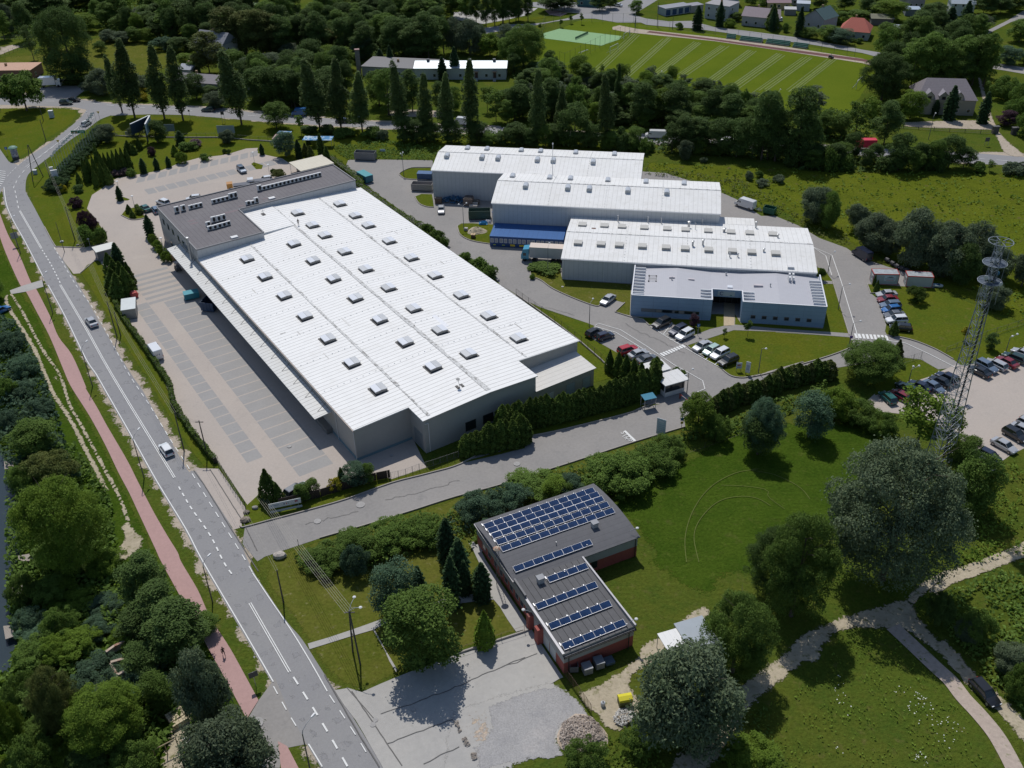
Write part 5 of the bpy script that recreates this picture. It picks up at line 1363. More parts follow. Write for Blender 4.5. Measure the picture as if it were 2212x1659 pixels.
zone('on the field beside the access road','''
broad lime l 1585 560 255 230 bright lime-green tree at the bend of the access road
big blue l 2100 720 300 290
broad dark m 60 740 420 250
broad blue m 470 600 255 260
thin lime m 1340 700 190 380 tall open-crowned tree in front of the parked cars
thin lime m 1600 720 350 190
broad mid m 1690 880 600 230
broad mid m 1760 1180 750 330
mass mid m 1680 1250 1030 300
big silver m 1060 1750 690 950 huge silvery-grey tree right of the round meadow
big mid m 950 120 -160 430 big spreading tree at the corner by the zebra crossing
thuja olive i 1175 1510 1330 90
thuja olive i 1120 1530 1370 80
mass lime m 700 430 240 280
mass mid m 880 480 330 280
mass mid m 1050 560 420 230
mass mid l 1730 620 430 200
broad olive q 1060 -10 -1 1 hidden
big mid q 330 430 -350 560 big dark oak above the dirt track, left of the silver giant
big dark q 150 250 -230 400
big mid p 1870 880 300 520 dark oak shading the white shelter
willow silver p 1490 1450 760 760 large silvery willow beside the rubble heaps
mass mid l 950 985 809 480
mass mid l 1080 900 767 300
mass blue l 560 1050 933 240
broad lime l 440 1090 930 180
mass mid l 260 1010 939 380
broad mid l 560 1080 960 99
mass mid l 1240 850 701 350
mass mid l 1350 740 615 250
broad mid l 1000 700 652 0 hidden
mass blue k 1850 1130 980 350
mass blue k 2100 1080 920 300
mass mid k 620 1520 1412 346
mass mid k 880 1430 1307 367
mass mid k 1150 1350 1220 367
mass mid k 1400 1310 1180 315
mass blue k 860 1590 1395 210
spruce spruce k 1590 1480 1150 220
spruce spruce k 1690 1680 1310 240
spruce spruce k 1610 1700 1480 140
spruce thuja k 1850 1700 1530 180
spruce spruce o 1630 340 -60 200
broad blue o 1200 420 20 330 blue-green tree on the grass left of the big fir
spruce spruce o 1370 335 25 190
broad mid o 1400 800 290 560 big round fir casting its shadow on the concrete
spruce spruce o 1870 295 0 210
spruce spruce o 1730 250 -20 160
thuja lime o 1890 665 390 150 lone conical conifer by the wire fence
shrub mid l 1950 700 600 1 hidden
mass mid p 1150 1480 1330 300
mass mid p 700 1640 1480 300
mass lime p 2000 1600 1500 400
mass mid q 1800 620 420 260
willow silver q 1750 620 480 180
willow silver q 2080 880 680 260
mass mid q 2150 1080 860 220
mass dark q 1500 500 260 200
''','trees and thickets round the field')
zone('on the lake bank','''
broad mid j 300 620 382 297
mass olive j 430 860 657 380
big lime j 600 1560 903 600 great bright tree standing by the water between two jetties
mass mid j 200 900 753 200
tall dark n 1210 350 -49 297
tall dark n 1340 560 186 306
tall dark n 1470 760 369 378
broad mid n 1680 560 432 180
tall dark n 1130 620 390 270
broad dark n 1170 900 687 270
broad mid n 1290 1160 922 234
big olive n 540 1350 873 352 pale olive-topped tree beside the ruined walls
big lime n 900 1420 1051 563 wide bright green tree below the ruined walls
willow silver n 1700 1330 740 370 pale green willow leaning over the pink path
willow silver n 1880 1750 1290 608 broad pale willow at the side road, cut by the bottom edge
mass mid n 430 300 146 270
mass lime n 520 260 141 200
mass mid n 220 320 138 220
mass blue n 250 520 408 230
mass mid n 500 560 399 270
mass blue n 800 560 483 240
mass mid n 1120 1640 1486 320
mass lime n 150 1480 1137 200
mass mid n 300 1700 1455 330
mass mid n 210 1100 925 240
mass mid n 330 760 662 330
mass lime n 620 720 608 350
big mid e -40 900 711 167
mass mid j 60 200 46 180
mass blue j 180 160 69 220
mass blue e 100 1300 1181 220
mass blue e 200 1500 1381 230
mass blue j 330 300 209 200
mass blue j 100 420 301 190
mass mid j 850 1520 1366 1 hidden
shrub mid j 100 1520 1400 1 hidden
mass dark n 720 1680 1554 300
''','trees and thickets on the lake bank')
for o in [o for o in COL.objects if str(o.get('label','')).startswith('hidden')]:
    for c in o.children: bpy.data.objects.remove(c)
    bpy.data.objects.remove(o)
zone('on the left lawn','''
weeping mid a 215 890 590 320
broad dark a -30 1060 780 110
''','trees on the left corner lawn')
# clipped thuja row between the warehouse and the access road
R0=resample(G('k 1740 640 ' if False else 'k 1745,635 2212,545 l 0,560 450,470 900,355 1240,235 1250,110'),1.05)
for i,(x,y) in enumerate(R0):
    plant('thujah','thuja',x+random.uniform(-.2,.2),y+random.uniform(-.2,.2),random.uniform(5.,6.3) if i>3 else 4.5,2.9*random.uniform(.9,1.1),'tall thuja in the dense row between the white warehouse and the access road','thujas of the hedge along the warehouse front')
R0=resample(G('h 900,1600 1130,1680 l 1180,150'),1.3)
R0=resample(G('m -100,240 60,200 250,170 420,130 640,110 l 1620,330') if 0 else G('l 1700,430 1900,330 2212,240 m 200,210 420,160 640,120'),1.35)
for i,(x,y) in enumerate(R0):
    plant('thujah','olive' if i%3==0 else 'thuja',x+random.uniform(-.2,.2),y+random.uniform(-.2,.2),random.uniform(3.8,4.9),2.6*random.uniform(.9,1.2),'brownish-tipped thuja in the hedge beyond the field, right of the lime tree','thujas of the hedge behind the field')
# creeping juniper bank behind the flagpoles
R0=resample(G('a 830,1080 700,1200 600,1330 500,1440 440,1560'),2.6)
for i,(x,y) in enumerate(R0):
    plant('mass','spruce',x,y,random.uniform(2.2,3),random.uniform(5.5,7),'%s dark juniper from the road end of the bank behind the flagpoles'%ORD[i],'junipers behind the flagpoles')
# ---------------- clipped hedges: one long plant each ----------------
def hedge(name,P,h,wd,tone,label,size=.16,dens=90):
    P=resample(P,.4); n=int(len(P)*.4*dens); i=rng.integers(0,len(P)-1,n); A=np.array(P); f=rng.random((n,1)); C=A[i]*(1-f)+A[i+1]*f
    d=A[i+1]-A[i]; d/=np.linalg.norm(d,axis=1,keepdims=True)+1e-9; nn=np.stack([-d[:,1],d[:,0]],1)
    s=rng.random(n); u=np.where(s<.45,rng.uniform(-1,1,n),np.where(s<.72,-1.,1.)); zz=np.where(s<.45,1.,rng.random(n))
    wob=1+.12*np.sin(i*.4*1.3)
    C3=np.stack([C[:,0]+nn[:,0]*u*wd/2*wob,C[:,1]+nn[:,1]*u*wd/2*wob,zz*h*wob],1)+rng.normal(size=(n,3))*.07
    N=np.stack([nn[:,0]*u*(s>=.45),nn[:,1]*u*(s>=.45),(s<.45)*1.],1)+rng.normal(size=(n,3))*.5
    me=quads_mesh(name,C3,N,rng.uniform(.7,1.3,n)*size*1.6,1.2); me.materials[0]=TONE[tone]
    o=bpy.data.objects.new(name,me); COL.objects.link(o); tag(o,label,'hedge')
    b=MB(); Q=P[::4]+[P[-1]]
    A_=side(Q,wd*.36);B_=side(Q,-wd*.36)
    for k in range(len(Q)-1): b.prism([A_[k],A_[k+1],B_[k+1],B_[k]],0,h*.85)
    b.build('stems',flat((.012,.016,.006)),o)
hedge('hedge',G('e 935,950 1010,1085 1160,1290 1370,1600 j 1400,250 1540,470 1680,650 1745,720'),1.5,.8,'thuja','long low clipped hedge between the warehouse yard and the roadside grass')
hedge('hedge',G('b 650,1290 840,1440 900,1500 f 870,0 980,80 1120,190 1370,340 1480,440'),1.6,1.9,'lime','bright green clipped hedge between the warehouse and the service yard')
hedge('hedge',G('e 1095,160 1150,215'),.9,.7,'thuja','short clipped hedge on the grass island with two conifers')
# ---------------- rough ground cover ----------------
def pip(P,x,y):
    P=np.array(P); ins=np.zeros(len(x),bool); n=len(P)
    for i in range(n):
        a=P[i];b=P[(i+1)%n]; c=((a[1]>y)!=(b[1]>y)); t=(b[0]-a[0])*(y-a[1])/((b[1]-a[1]) if b[1]!=a[1] else 1e-9)+a[0]; ins^=(c&(x<t))
    return ins
def nz(x,y,s,seed):
    r=np.random.default_rng(seed); v=0
    for k in range(5):
        a=r.uniform(0,2*PI); f=s*(1+k*.7); v=v+np.sin((x*np.cos(a)+y*np.sin(a))*f+r.uniform(0,6))*np.sin((x*np.sin(a)-y*np.cos(a))*f*.8+r.uniform(0,6))/(1+k*.4)
    return v
def cover(name,s,dens,h,size,tone,seed,thr=-.2,elong=1.6,cat='undergrowth'):
    P=G(s) if isinstance(s,str) else s; A=np.array(P); x0,y0=A.min(0);x1,y1=A.max(0); n=int((x1-x0)*(y1-y0)*dens)
    n=min(n,260000); x=rng.uniform(x0,x1,n);y=rng.uniform(y0,y1,n); k=pip(P,x,y); x=x[k];y=y[k]
    hh=nz(x,y,.55,seed)*.5+nz(x,y,1.4,seed+1)*.35; k=hh>thr; x=x[k];y=y[k];hh=hh[k]; n=len(x)
    top=h*(.45+.55*np.clip(hh+.5,0,1.6)); z=top*rng.random(n)**.5+.05
    N=np.stack([rng.normal(size=n)*.6,rng.normal(size=n)*.6,np.ones(n)*.8],1)
    me=quads_mesh(name,np.stack([x,y,z],1),N,rng.uniform(.6,1.3,n)*size,elong,-.3); me.materials[0]=TONE[tone]
    o=bpy.data.objects.new(name,me); COL.objects.link(o); tag(o,None,None,None,'stuff'); return n
ncv=0
ncv+=cover('reeds','e 0,1050 120,1080 250,1300 330,1480 400,1609 j 400,120 520,480 560,700 400,800 60,760 0,610',9,1.9,.5,'blue',1,-.5)
ncv+=cover('undergrowth','j 60,780 600,560 900,1000 950,1400 n 900,0 1050,100 1400,420 1560,1100 1250,1653 -60,1720 -60,1000 60,880 140,640 60,430 60,200',9,1.6,.5,'mid',2,-.45)
ncv+=cover('undergrowth','n 560,200 900,60 1050,180 1000,500 600,760 500,600',12,1.2,.35,'lime',3,-.3)
ncv+=cover('weeds','k 330,1470 560,1400 1300,1180 2212,930 l 0,1000 600,860 1250,680 1500,560 1720,470 1900,560 1600,620 1300,760 1100,860 700,1010 0,1200 k 1750,1450 1350,1430 900,1600 420,1560',9,1.5,.4,'mid',4,-.4)
ncv+=cover('weeds','k 1700,1030 2212,870 l 0,990 330,960 0,1150 k 1900,1250 1500,1330',10,1.1,.35,'blue',5,-.1)
ncv+=cover('tall_grass','m 1150,1500 1650,1200 1950,900 2212,760 P 2300,1000 P 2300,1190 q 2000,-30 1500,150 1200,200 m 1300,1700',7,.9,.35,'lime',6,-.2)
ncv+=cover('tall_grass','q 1500,300 1900,120 2212,0 P 2300,1230 P 2300,1640 q 2100,1130 1800,850 1600,650',8,1.2,.4,'mid',7,-.3)
ncv+=cover('tall_grass','p 560,1570 860,1400 1150,1240 1250,1480 1350,1700 700,1760 400,1760',10,.7,.3,'lime',8,-.3)
ncv+=cover('tall_grass','p 1700,1500 1900,1230 2150,1180 q 200,1500 400,1720 p 1700,1720',6,.5,.3,'mid',9,0)
ncv+=cover('meadow_weeds','q 0,1250 600,880 720,620 1200,600 1500,870 2080,1700 -100,1760 -100,1500',4,.3,.2,'lime',10,.0)
if 0: ncv+=cover('meadow_weeds','l 700,1080 1250,860 1500,620 1800,640 m 600,620 900,480 1150,640 600,900 560,1100 500,1400 l 2212,1300 1800,1500 1150,1609',4,.3,.25,'mid',11,.05)
ncv+=cover('wetland_weeds','c 1150,1310 1500,1330 d 0,1350 1300,1400 2212,1400 P 2300,620 i 2212,1220 1700,900 1450,740 700,450 h 2200,330 1800,150',1.2,.6,.5,'lime',12,.1)
ncv+=cover('bramble','c 1150,1400 1500,1460 h 1800,150 i 0,200 200,330 560,500 840,590 800,520 400,330 0,90 h 1900,20 c 1700,1420 1150,1330',4,1.,.4,'olive',13,0)
if 0: ncv+=cover('verge_weeds','j 640,0 720,60 900,400 1130,850 1250,1180 n 1500,-40 1640,200 1740,340 1600,230 1500,60 1440,-60 j 1200,1180 1030,780 700,160',9,.25,.22,'mid',14,0)
ncv+=cover('embankment_weeds','b 660,1180 1000,1130 1550,1180 1470,1290 900,1280 790,1290 700,1230',8,.6,.35,'mid',15,-.3)
ncv+=cover('road_hedge_weeds','l 1600,560 2212,330 m 620,180 640,300 300,420 0,560 l 1700,620',8,1.4,.4,'mid',16,-.4)
def fill(poly,n,kinds,hr,wr,where,group,seed,gap=3.5,avoid=()):
    P=G(poly); A=np.array(P); r=random.Random(seed); pts=[]; t=0
    while len(pts)<n and t<9000:
        t+=1; x=r.uniform(A[:,0].min(),A[:,0].max()); y=r.uniform(A[:,1].min(),A[:,1].max())
        if not pip(P,np.array([x]),np.array([y]))[0] or any(math.dist(p,(x,y))<gap for p in pts) or any(a<proj(x,y,0)[0]<b for a,b in avoid): continue
        pts.append((x,y)); k,tn=r.choice(kinds); plant(k,tn,x,y,r.uniform(*hr),r.uniform(*wr),'crowded %s %s'%(TN[tn]+' '+KT[k],where),group+', '+TN[tn]+' '+k)
KT['thujah']='thuja'
DK=[('broad','dark'),('tall','dark'),('broad','mid'),('tall','mid'),('broad','dark')]
def flowers(s_,n,seed):
    P=G(s_); A=np.array(P); x=rng.uniform(*[A[:,0].min(),A[:,0].max()],n);y=rng.uniform(A[:,1].min(),A[:,1].max(),n); k=pip(P,x,y)&(nz(x,y,.3,seed)>.55); x=x[k];y=y[k]
    me=quads_mesh('white_flowers',np.stack([x,y,np.full(len(x),.4)],1),np.tile([0,0,1.],(len(x),1))+rng.normal(size=(len(x),3))*.2,rng.uniform(.1,.24,len(x)),1.); me.materials[0]=flat((.6,.62,.55)); o=bpy.data.objects.new('white_flowers',me); COL.objects.link(o); o['kind']='stuff'
flowers('q 700,850 1500,900 2000,1500 2000,1659 600,1659',500,3)
fill('a 1240,-60 1250,330 1560,400 1840,440 2212,450 b 500,440 900,500 1300,480 1500,460 1560,200 1450,40 1000,100 900,60 500,200 350,140 0,90 a 1900,0',85,DK,(9,17),(8,13),'filling the wood behind the two-storey house','trees filling the top wood',1,5)
fill('a 100,-80 60,300 300,300 420,130 700,100 860,280 1200,330 1250,-60',28,DK+[('willow','silver'),('broad','lime')],(6,13),(6,10),'in the thickets at the top left corner','trees at the top left corner',2,5)
fill('a 1900,640 2212,560 b 400,560 800,600 850,760 640,880 300,880 90,860 a 2020,820',26,DK,(7,13),(7,11),'between the highway and the low houses','trees between highway and low houses',3,4.5)
fill('c 100,560 330,560 900,700 1500,740 2000,850 2212,880 d 0,860 0,1080 c 1700,1090 1200,1030 700,1010 400,980 150,980',60,DK+[('thin','silver'),('broad','lime'),('shrub','mid')],(4,10),(5,9),'between the striped pitch and the highway','trees between pitch and highway',4,4.5)
fill('c 150,1140 700,1160 1150,1180 1600,1200 d 400,1300 1000,1330 1500,1350 1600,1380 1000,1400 400,1370 c 2212,1290 1600,1240 1150,1225 600,1200 b 2100,1170 1900,1170',40,[('broad','dark'),('shrub','dark'),('broad','mid'),('shrub','mid')],(3,7),(4.5,7.5),'on the near bank of the highway behind the wetland','bushes on the near highway bank',5,3.5,((1375,1475),(1840,1900)))
fill('d 1060,520 1400,350 1900,350 1880,640 1500,700 1240,740 1040,760',24,DK,(9,15),(8,12),'behind the grey-roofed villa','trees behind the villa',6,5)
fill('j 160,620 420,500 640,900 900,1350 n 950,300 1050,560 1350,1000 1300,1250 900,1653 300,1653 250,1200 250,900 200,500',22,[('mass','mid'),('mass','blue'),('broad','mid'),('mass','lime')],(1.6,3.4),(5,8.5),'in the overgrown strip along the lake','bushes in the lake strip',7,4)
ncv+=cover('undergrowth','a 1240,-60 1250,330 1560,400 1840,440 2212,450 b 500,440 900,500 1300,480 1500,460 1560,200 1450,40 1000,100 500,200 0,90 a 1900,0',1.6,1.8,.8,'dark',21,-.5)
ncv+=cover('undergrowth','a 0,-60 60,300 300,300 420,130 700,100 860,280 1200,330 1250,-60',1.6,1.6,.8,'mid',22,-.3)
ncv+=cover('undergrowth','c 100,560 330,560 900,700 1500,740 2000,850 2212,880 d 500,900 1000,900 1050,1050 900,1160 500,1150 c 1700,1090 1200,1030 700,1010 400,980 150,980',2,1.6,.7,'mid',23,-.3)
ncv+=cover('undergrowth','b 1200,1060 1900,1060 c 700,1110 1600,1160 d 500,1260 1000,1280 1600,1350 1000,1400 400,1380 c 2212,1300 1600,1250 1150,1230 b 2100,1180 1600,1160 1180,1140',3,1.5,.6,'dark',24,-.4)
print('cover',ncv,'trees',ntree[0])
# ---------------- the red-brick office with solar panels ----------------
SO=np.array(gw('s',790,1650)); SA=math.radians(115.22)
def sf(u,v):
    c,s=math.cos(SA),math.sin(SA); return (SO[0]+u*c+v*s,SO[1]+u*s-v*c)
SB=thing('brick_building',(SO[0],SO[1],0),SA,'L-shaped red brick building with a charcoal roof full of solar panels','building')
def arch(u): # height of the vaulted main roof
    t=(u-14.8)/(28.3-14.8); return 3.95+.75*(1-(2*t-1)**2)
m=MB(); 
def bw(P,z0,z1,mb):
    for (a,b),(c,d) in zip(P,P[1:]): mb.add([(a,-b,z0),(c,-d,z0),(c,-d,z1),(a,-b,z1)],[(0,1,2,3)])
OUT=[(0,0),(0,10.8),(14.8,10.8),(14.8,20.6),(28.2,20.6),(28.2,0),(0,0)]
bw(OUT,0,2.5,m); tri_fix(m.build('brick_wall',M_brick,SB))
m=MB(); o_=.03
bw([(-o_,-o_),(-o_,10.8+o_),(14.8-o_,10.8+o_),(14.8-o_,20.6+o_),(28.2+o_,20.6+o_),(28.2+o_,-o_),(-o_,-o_)],2.1,3.9,m)
for v in (-o_,20.63):
    us_=np.linspace(14.8,28.2,12); P=[(u,-v,3.88) for u in us_]+[(u,-v,arch(u)) for u in us_[::-1]]; m.add(P,[tuple(range(len(P)))])
tri_fix(m.build('plaster_wall',M_plaster,SB))
m=MB(); us_=np.linspace(14.5,28.6,15)
for a,b in zip(us_,us_[1:]):
    za,zb=arch(a),arch(b); m.add([(a,.25,za),(b,.25,zb),(b,-20.9,zb),(a,-20.9,za),(a,.25,za+.12),(b,.25,zb+.12),(b,-20.9,zb+.12),(a,-20.9,za+.12)],[(0,1,2,3),(4,7,6,5),(0,4,5,1),(3,2,6,7),(0,3,7,4),(1,5,6,2)])
tri_fix(m.build('vaulted_roof',M_felt2,SB))
def wz(u): return 3.55+.03*u
MB().add([(-.3,.2,3.5),(14.7,.2,3.9),(14.7,-11,3.9),(-.3,-11,3.5),(-.3,.2,3.62),(14.7,.2,4.02),(14.7,-11,4.02),(-.3,-11,3.62)],[(3,2,1,0),(4,5,6,7),(0,1,5,4),(1,2,6,5),(2,3,7,6),(3,0,4,7)]).build('flat_roof',M_felt3,SB)
M_cop=flat((.27,.27,.29),.45,.3)
cp=MB(); cp.box(-.2,14.7,.0,.35,3.9,4.25); tri_fix(cp.build('parapet',M_cop,SB)); MB().box(-.2,14.6,-11.1,-10.85,3.9,4.2).build('parapet',M_cop,SB); 
m=MB(); m.box(14.6,28.5,.12,.36,3.7,4.0); m.build('parapet',M_cop,SB)
MB().box(11,14.6,.02,.3,4.25,4.75).build('chimney_stack',flat((.12,.12,.13)),SB)
g=MB(); g.box(-.42,-.28,-11,.2,3.35,3.5); g.build('gutter',M_blk,SB)
for p in ((-.2,-.6),(-.2,-9.9),(14.7,-20.2)): MB().tube((p[0]-.08,p[1],0),(p[0]-.08,p[1],3.6),.07,n=5).build('downpipe',M_blk,SB)
for u0,u1 in ((2.2,3.9),(4.1,5.8),(7.,8.7)): winrect(SB,'y',.0,u0,u1,.1,2.6,1,fr=flat((.5,.5,.5)),name='garage_door',m=flat((.5,.52,.53)))
MB().box(5.9,6.9,.02,.9,0,2.9).build('buttress',M_brick,SB); MB().box(8.8,9.6,.02,.8,0,2.7).build('buttress',M_brick,SB)
for u in (10.2,12,13.6,15.4,17.2,19,20.8,23,25): winrect(SB,'y',0,u,u+1.1,1.0,2.1,1,fr=flat((.3,.3,.3)))
winrect(SB,'x',14.8,-13.7,-12.6,.7,2.1,-1,fr=flat((.05,.05,.05)))
MB().box(-.5,28.9,.36,1.2,0,.06).build('paving_strip',M_conc,SB)
def panel_row(u,v0,n,zf,g):
    L=1.6; out=[]
    for i in range(n):
        v=v0+i*L; z0=zf
        p=bpy.data.objects.new('solar_panel',PAN); COL.objects.link(p); x,y=sf(u,v+L/2)
        p.location=(x,y,z0); p.rotation_euler=(0,0,SA); out.append(p)
        q=bpy.data.objects.new('frame',PANF); COL.objects.link(q); q.parent=p
        tag(p,g+', '+ORD[i]+' from the left','solar panel','solar panels on the brick building')
mm=MB(); a=.14;b=.42; w_=.93
mm.add([(-w_/2,-.76,a),(w_/2,-.76,b),(w_/2,.76,b),(-w_/2,.76,a),(-w_/2,-.76,a+.04),(w_/2,-.76,b+.04),(w_/2,.76,b+.04),(-w_/2,.76,a+.04)],[(3,2,1,0),(4,5,6,7),(0,1,5,4),(1,2,6,5),(2,3,7,6),(3,0,4,7)])
t_=mm.build('x',M_panel); PAN=t_.data; bpy.data.objects.remove(t_)
mm=MB(); 
for y in (-.79,.79): mm.add([(-w_/2-.02,y-.02,a+.02),(w_/2,y-.02,b+.02),(w_/2,y+.02,b+.02),(-w_/2-.02,y+.02,a+.02),(-w_/2-.02,y-.02,a+.08),(w_/2,y-.02,b+.08),(w_/2,y+.02,b+.08),(-w_/2-.02,y+.02,a+.08)],[(3,2,1,0),(4,5,6,7),(0,1,5,4),(1,2,6,5),(2,3,7,6),(3,0,4,7)])
mm.box(-w_/2-.04,-w_/2,-.8,.8,a-.02,a+.05); mm.box(w_/2,w_/2+.02,-.8,.8,b,b+.05)
mm.box(w_/2+.02,w_/2+.55,.72,.86,.02,.07)
t_=mm.build('x',M_alu); PANF=t_.data; bpy.data.objects.remove(t_)
for j,u in enumerate((20.5,22.1,23.7,25.1,26.5)): panel_row(u,.55,12,arch(u)+.12,['fifth','fourth','third','second','first'][j]+' row of the big panel field')
panel_row(16.3,.6,8,arch(16.3)+.12,'solar panel in the long single row below the field'); panel_row(12.6,4.2,4,4.0,'solar panel in the short row of four'); panel_row(8.8,.4,6,3.9,'solar panel in the third row from the roof front'); panel_row(4.9,.4,6,3.8,'solar panel in the second row from the roof front'); panel_row(1.1,.4,6,3.68,'solar panel in the row nearest the roof front')
for (u,v,l) in ((19,15.5,'main'),(13.,3.2,'wing')):
    z=arch(u) if u>14.8 else 3.95
    o=MB().box(u-.4,u+.4,-v-.45,-v+.45,z,z+.9).build('roof_chimney',flat((.42,.42,.42)),SB); MB().box(u-.5,u+.5,-v-.55,-v+.55,z+.95,z+1.05).build('cap',flat((.25,.26,.28)),o)
for u,v,z in ((.6,1.2,3.6),(.5,5.8,3.6),(.6,10.,3.6),(16.,12.5,4.2),(18.2,8.5,4.6),(12.8,7,4)): MB().tube((u,-v,z),(u,-v,z+.55),.08,n=6).build('vent_pipe',M_steel,SB)
r=thing('siren_mast',(*sf(18.8,-.9),0),0,'lattice mast with a rusty round siren in front of the solar roof','mast')
m=MB(); 
for a in range(3):
    q=a*2*PI/3; m.tube((.45*math.cos(q),.45*math.sin(q),0),(.25*math.cos(q),.25*math.sin(q),7.2),.035,n=4)
for z in np.arange(.5,7,.9):
    for a in range(3): q=a*2*PI/3;p_=(a+1)*2*PI/3; m.tube((.38*math.cos(q),.38*math.sin(q),z),(.36*math.cos(p_),.36*math.sin(p_),z+.9),.02,n=3)
m.build('lattice',flat((.12,.12,.12)),r); MB().lathe([(.5,0),(.55,.1),(.3,.35),(.05,.42)],(0,0,7.2),14).build('siren',mat('rusty_cream',(.5,.4,.3),.7,layers=[(3,.5,.6,(.35,.1,.04),.9)]),r)
def wall_lamp(k,x,y,z,d,label):
    X,Y=gw(k,x,y,z); r=thing('wall_lamp',(X,Y,z),0,label,'lamp'); MB().path([(-d[0],-d[1],-.5),(-d[0]*.5,-d[1]*.5,-.1),(0,0,0)],.035).build('arm',M_steel,r)
    MB().lathe([(.06,-.08),(.22,0),(.24,.12),(.1,.22)],(0,0,0),10).build('lamp_head',M_trim,r)
wall_lamp('s',1365,515,5.2,(1,0),'white lamp head at the far right corner of the solar roof'); wall_lamp('s',1357,1225,4.9,(.9,0),'white lamp head on the right edge near the roof front'); wall_lamp('s',475,1152,4.3,(-1.2,0),'white lamp head reaching out from the left wall of the brick building')
m=MB()
# ---------------- vehicles ----------------
M_tyre=flat((.015,.015,.015),.9); M_rim=flat((.35,.35,.36),.35,.6); M_cglass=mat('car_glass',(.015,.022,.025),.06,spec=.8)
M_head=flat((.75,.76,.78),.1); M_tail=flat((.35,.02,.015),.3)
PAINT={}
def paint(c):
    if c not in PAINT: PAINT[c]=mat('car_paint',{'white':(.72,.73,.74),'silver':(.42,.43,.45),'grey':(.13,.14,.155),'black':(.012,.013,.016),'navy':(.015,.022,.05),'blue':(.02,.13,.36),'steel':(.13,.18,.25),'red':(.42,.02,.03),'wine':(.22,.02,.03),'mint':(.42,.56,.50),'green':(.02,.05,.045),'teal':(.02,.12,.105),'brightred':(.6,.02,.06),'orange':(.55,.25,.03),'cyan':(.03,.28,.42)}[c],.28,.15,spec=.6,coat=.6)
    return PAINT[c]
def sec(x,w,z0,z1,z2,tw):
    # cross-section of the body: sill, shoulder, deck
    return [(x,-w*.93,z0),(x,-w,z0+.12),(x,-w,z1),(x,-w*tw,z2),(x,w*tw,z2),(x,w,z1),(x,w,z0+.12),(x,w*.93,z0)]
def make_car(kind,col):
    r=thing('parked_car',(0,0,0))
    T={'sedan':(4.6,.9,1.43,(-1.75,-.95,.45,1.15),-2.3),'hatch':(4.1,.87,1.48,(-1.98,-1.6,.3,1.05),-2.05),'wagon':(4.6,.9,1.48,(-2.2,-1.75,.4,1.1),-2.3),'suv':(4.5,.93,1.68,(-2.15,-1.8,.3,1.0),-2.25)}[kind]
    L,w,H,(cb0,ct0,ct1,cb1),_=T; x0=-L/2;x1=L/2; sh=.78 if kind!='suv' else .92; g=.2 if kind!='suv' else .28
    tail=.95 if kind=='sedan' else sh+.1
    st=[(x0,w*.82,g+.15,sh-.2,sh-.12,.9),(x0+.12,w*.95,g,sh-.06,tail-.04,.88),(cb0+.1,w,g,sh+.02,tail,.9),(0,w,g,sh+.02,sh+.12,.92),(cb1,w,g,sh,sh+.08,.9),(x1-.7,w*.98,g,sh-.06,sh-.0,.86),(x1-.15,w*.9,g,sh-.2,sh-.12,.85),(x1,w*.72,g+.12,sh-.32,sh-.26,.85)]
    b=MB().loft([sec(*s) for s in st]).build('body',paint(col),r,smooth=False); tri_fix(b)
    zb=sh+.05; zt=H
    def fr(xb0,xb1,xt0,xt1,wb,wt,z0,z1,mb): mb.add([(xb0,-wb,z0),(xb1,-wb,z0),(xb1,wb,z0),(xb0,wb,z0),(xt0,-wt,z1),(xt1,-wt,z1),(xt1,wt,z1),(xt0,wt,z1)],[(3,2,1,0),(4,5,6,7),(0,1,5,4),(1,2,6,5),(2,3,7,6),(3,0,4,7)])
    m=MB(); fr(cb0,cb1,ct0,ct1,w*.9,w*.72,zb,zt-.05,m); m.build('windows',M_cglass,r)
    m=MB(); fr(ct0-.05,ct1+.06,ct0+.06,ct1-.06,w*.75,w*.66,zt-.06,zt,m); rf_=m.build('roof',paint(col),r)
    for s in (-1,1):
        for xb,xt in ((cb1+.02,ct1+.03),(cb0-.02,ct0-.03),((cb0+cb1)/2-.1,(ct0+ct1)/2-.1)): MB().tube((xb,s*w*.9,zb),(xt,s*w*.735,zt-.05),.035,n=4).build('pillar',paint(col),r)
    for sx in (x0+.78,x1-.82):
        for s in (-1,1):
            t=MB().tube((sx,s*(w-.2),.32),(sx,s*(w+.015),.32),.32,n=14).build('wheel',M_tyre,r); MB().tube((sx,s*(w+.0),.32),(sx,s*(w+.03),.32),.2,n=10).build('rim',M_rim,t)
    for s in (-1,1):
        MB().box(x1-.24,x1-.05,s*w*.66-.15,s*w*.66+.15,sh-.3,sh-.13).build('headlight',M_head,r)
        MB().box(x0-.01,x0+.1,s*w*.7-.12,s*w*.7+.12,sh-.22,sh-.02).build('tail_light',M_tail,r)
        MB().box(cb1-.15,cb1-.02,s*(w+.08)-.08,s*(w+.08)+.06,zb,zb+.13).build('mirror',paint(col),r)
    return r
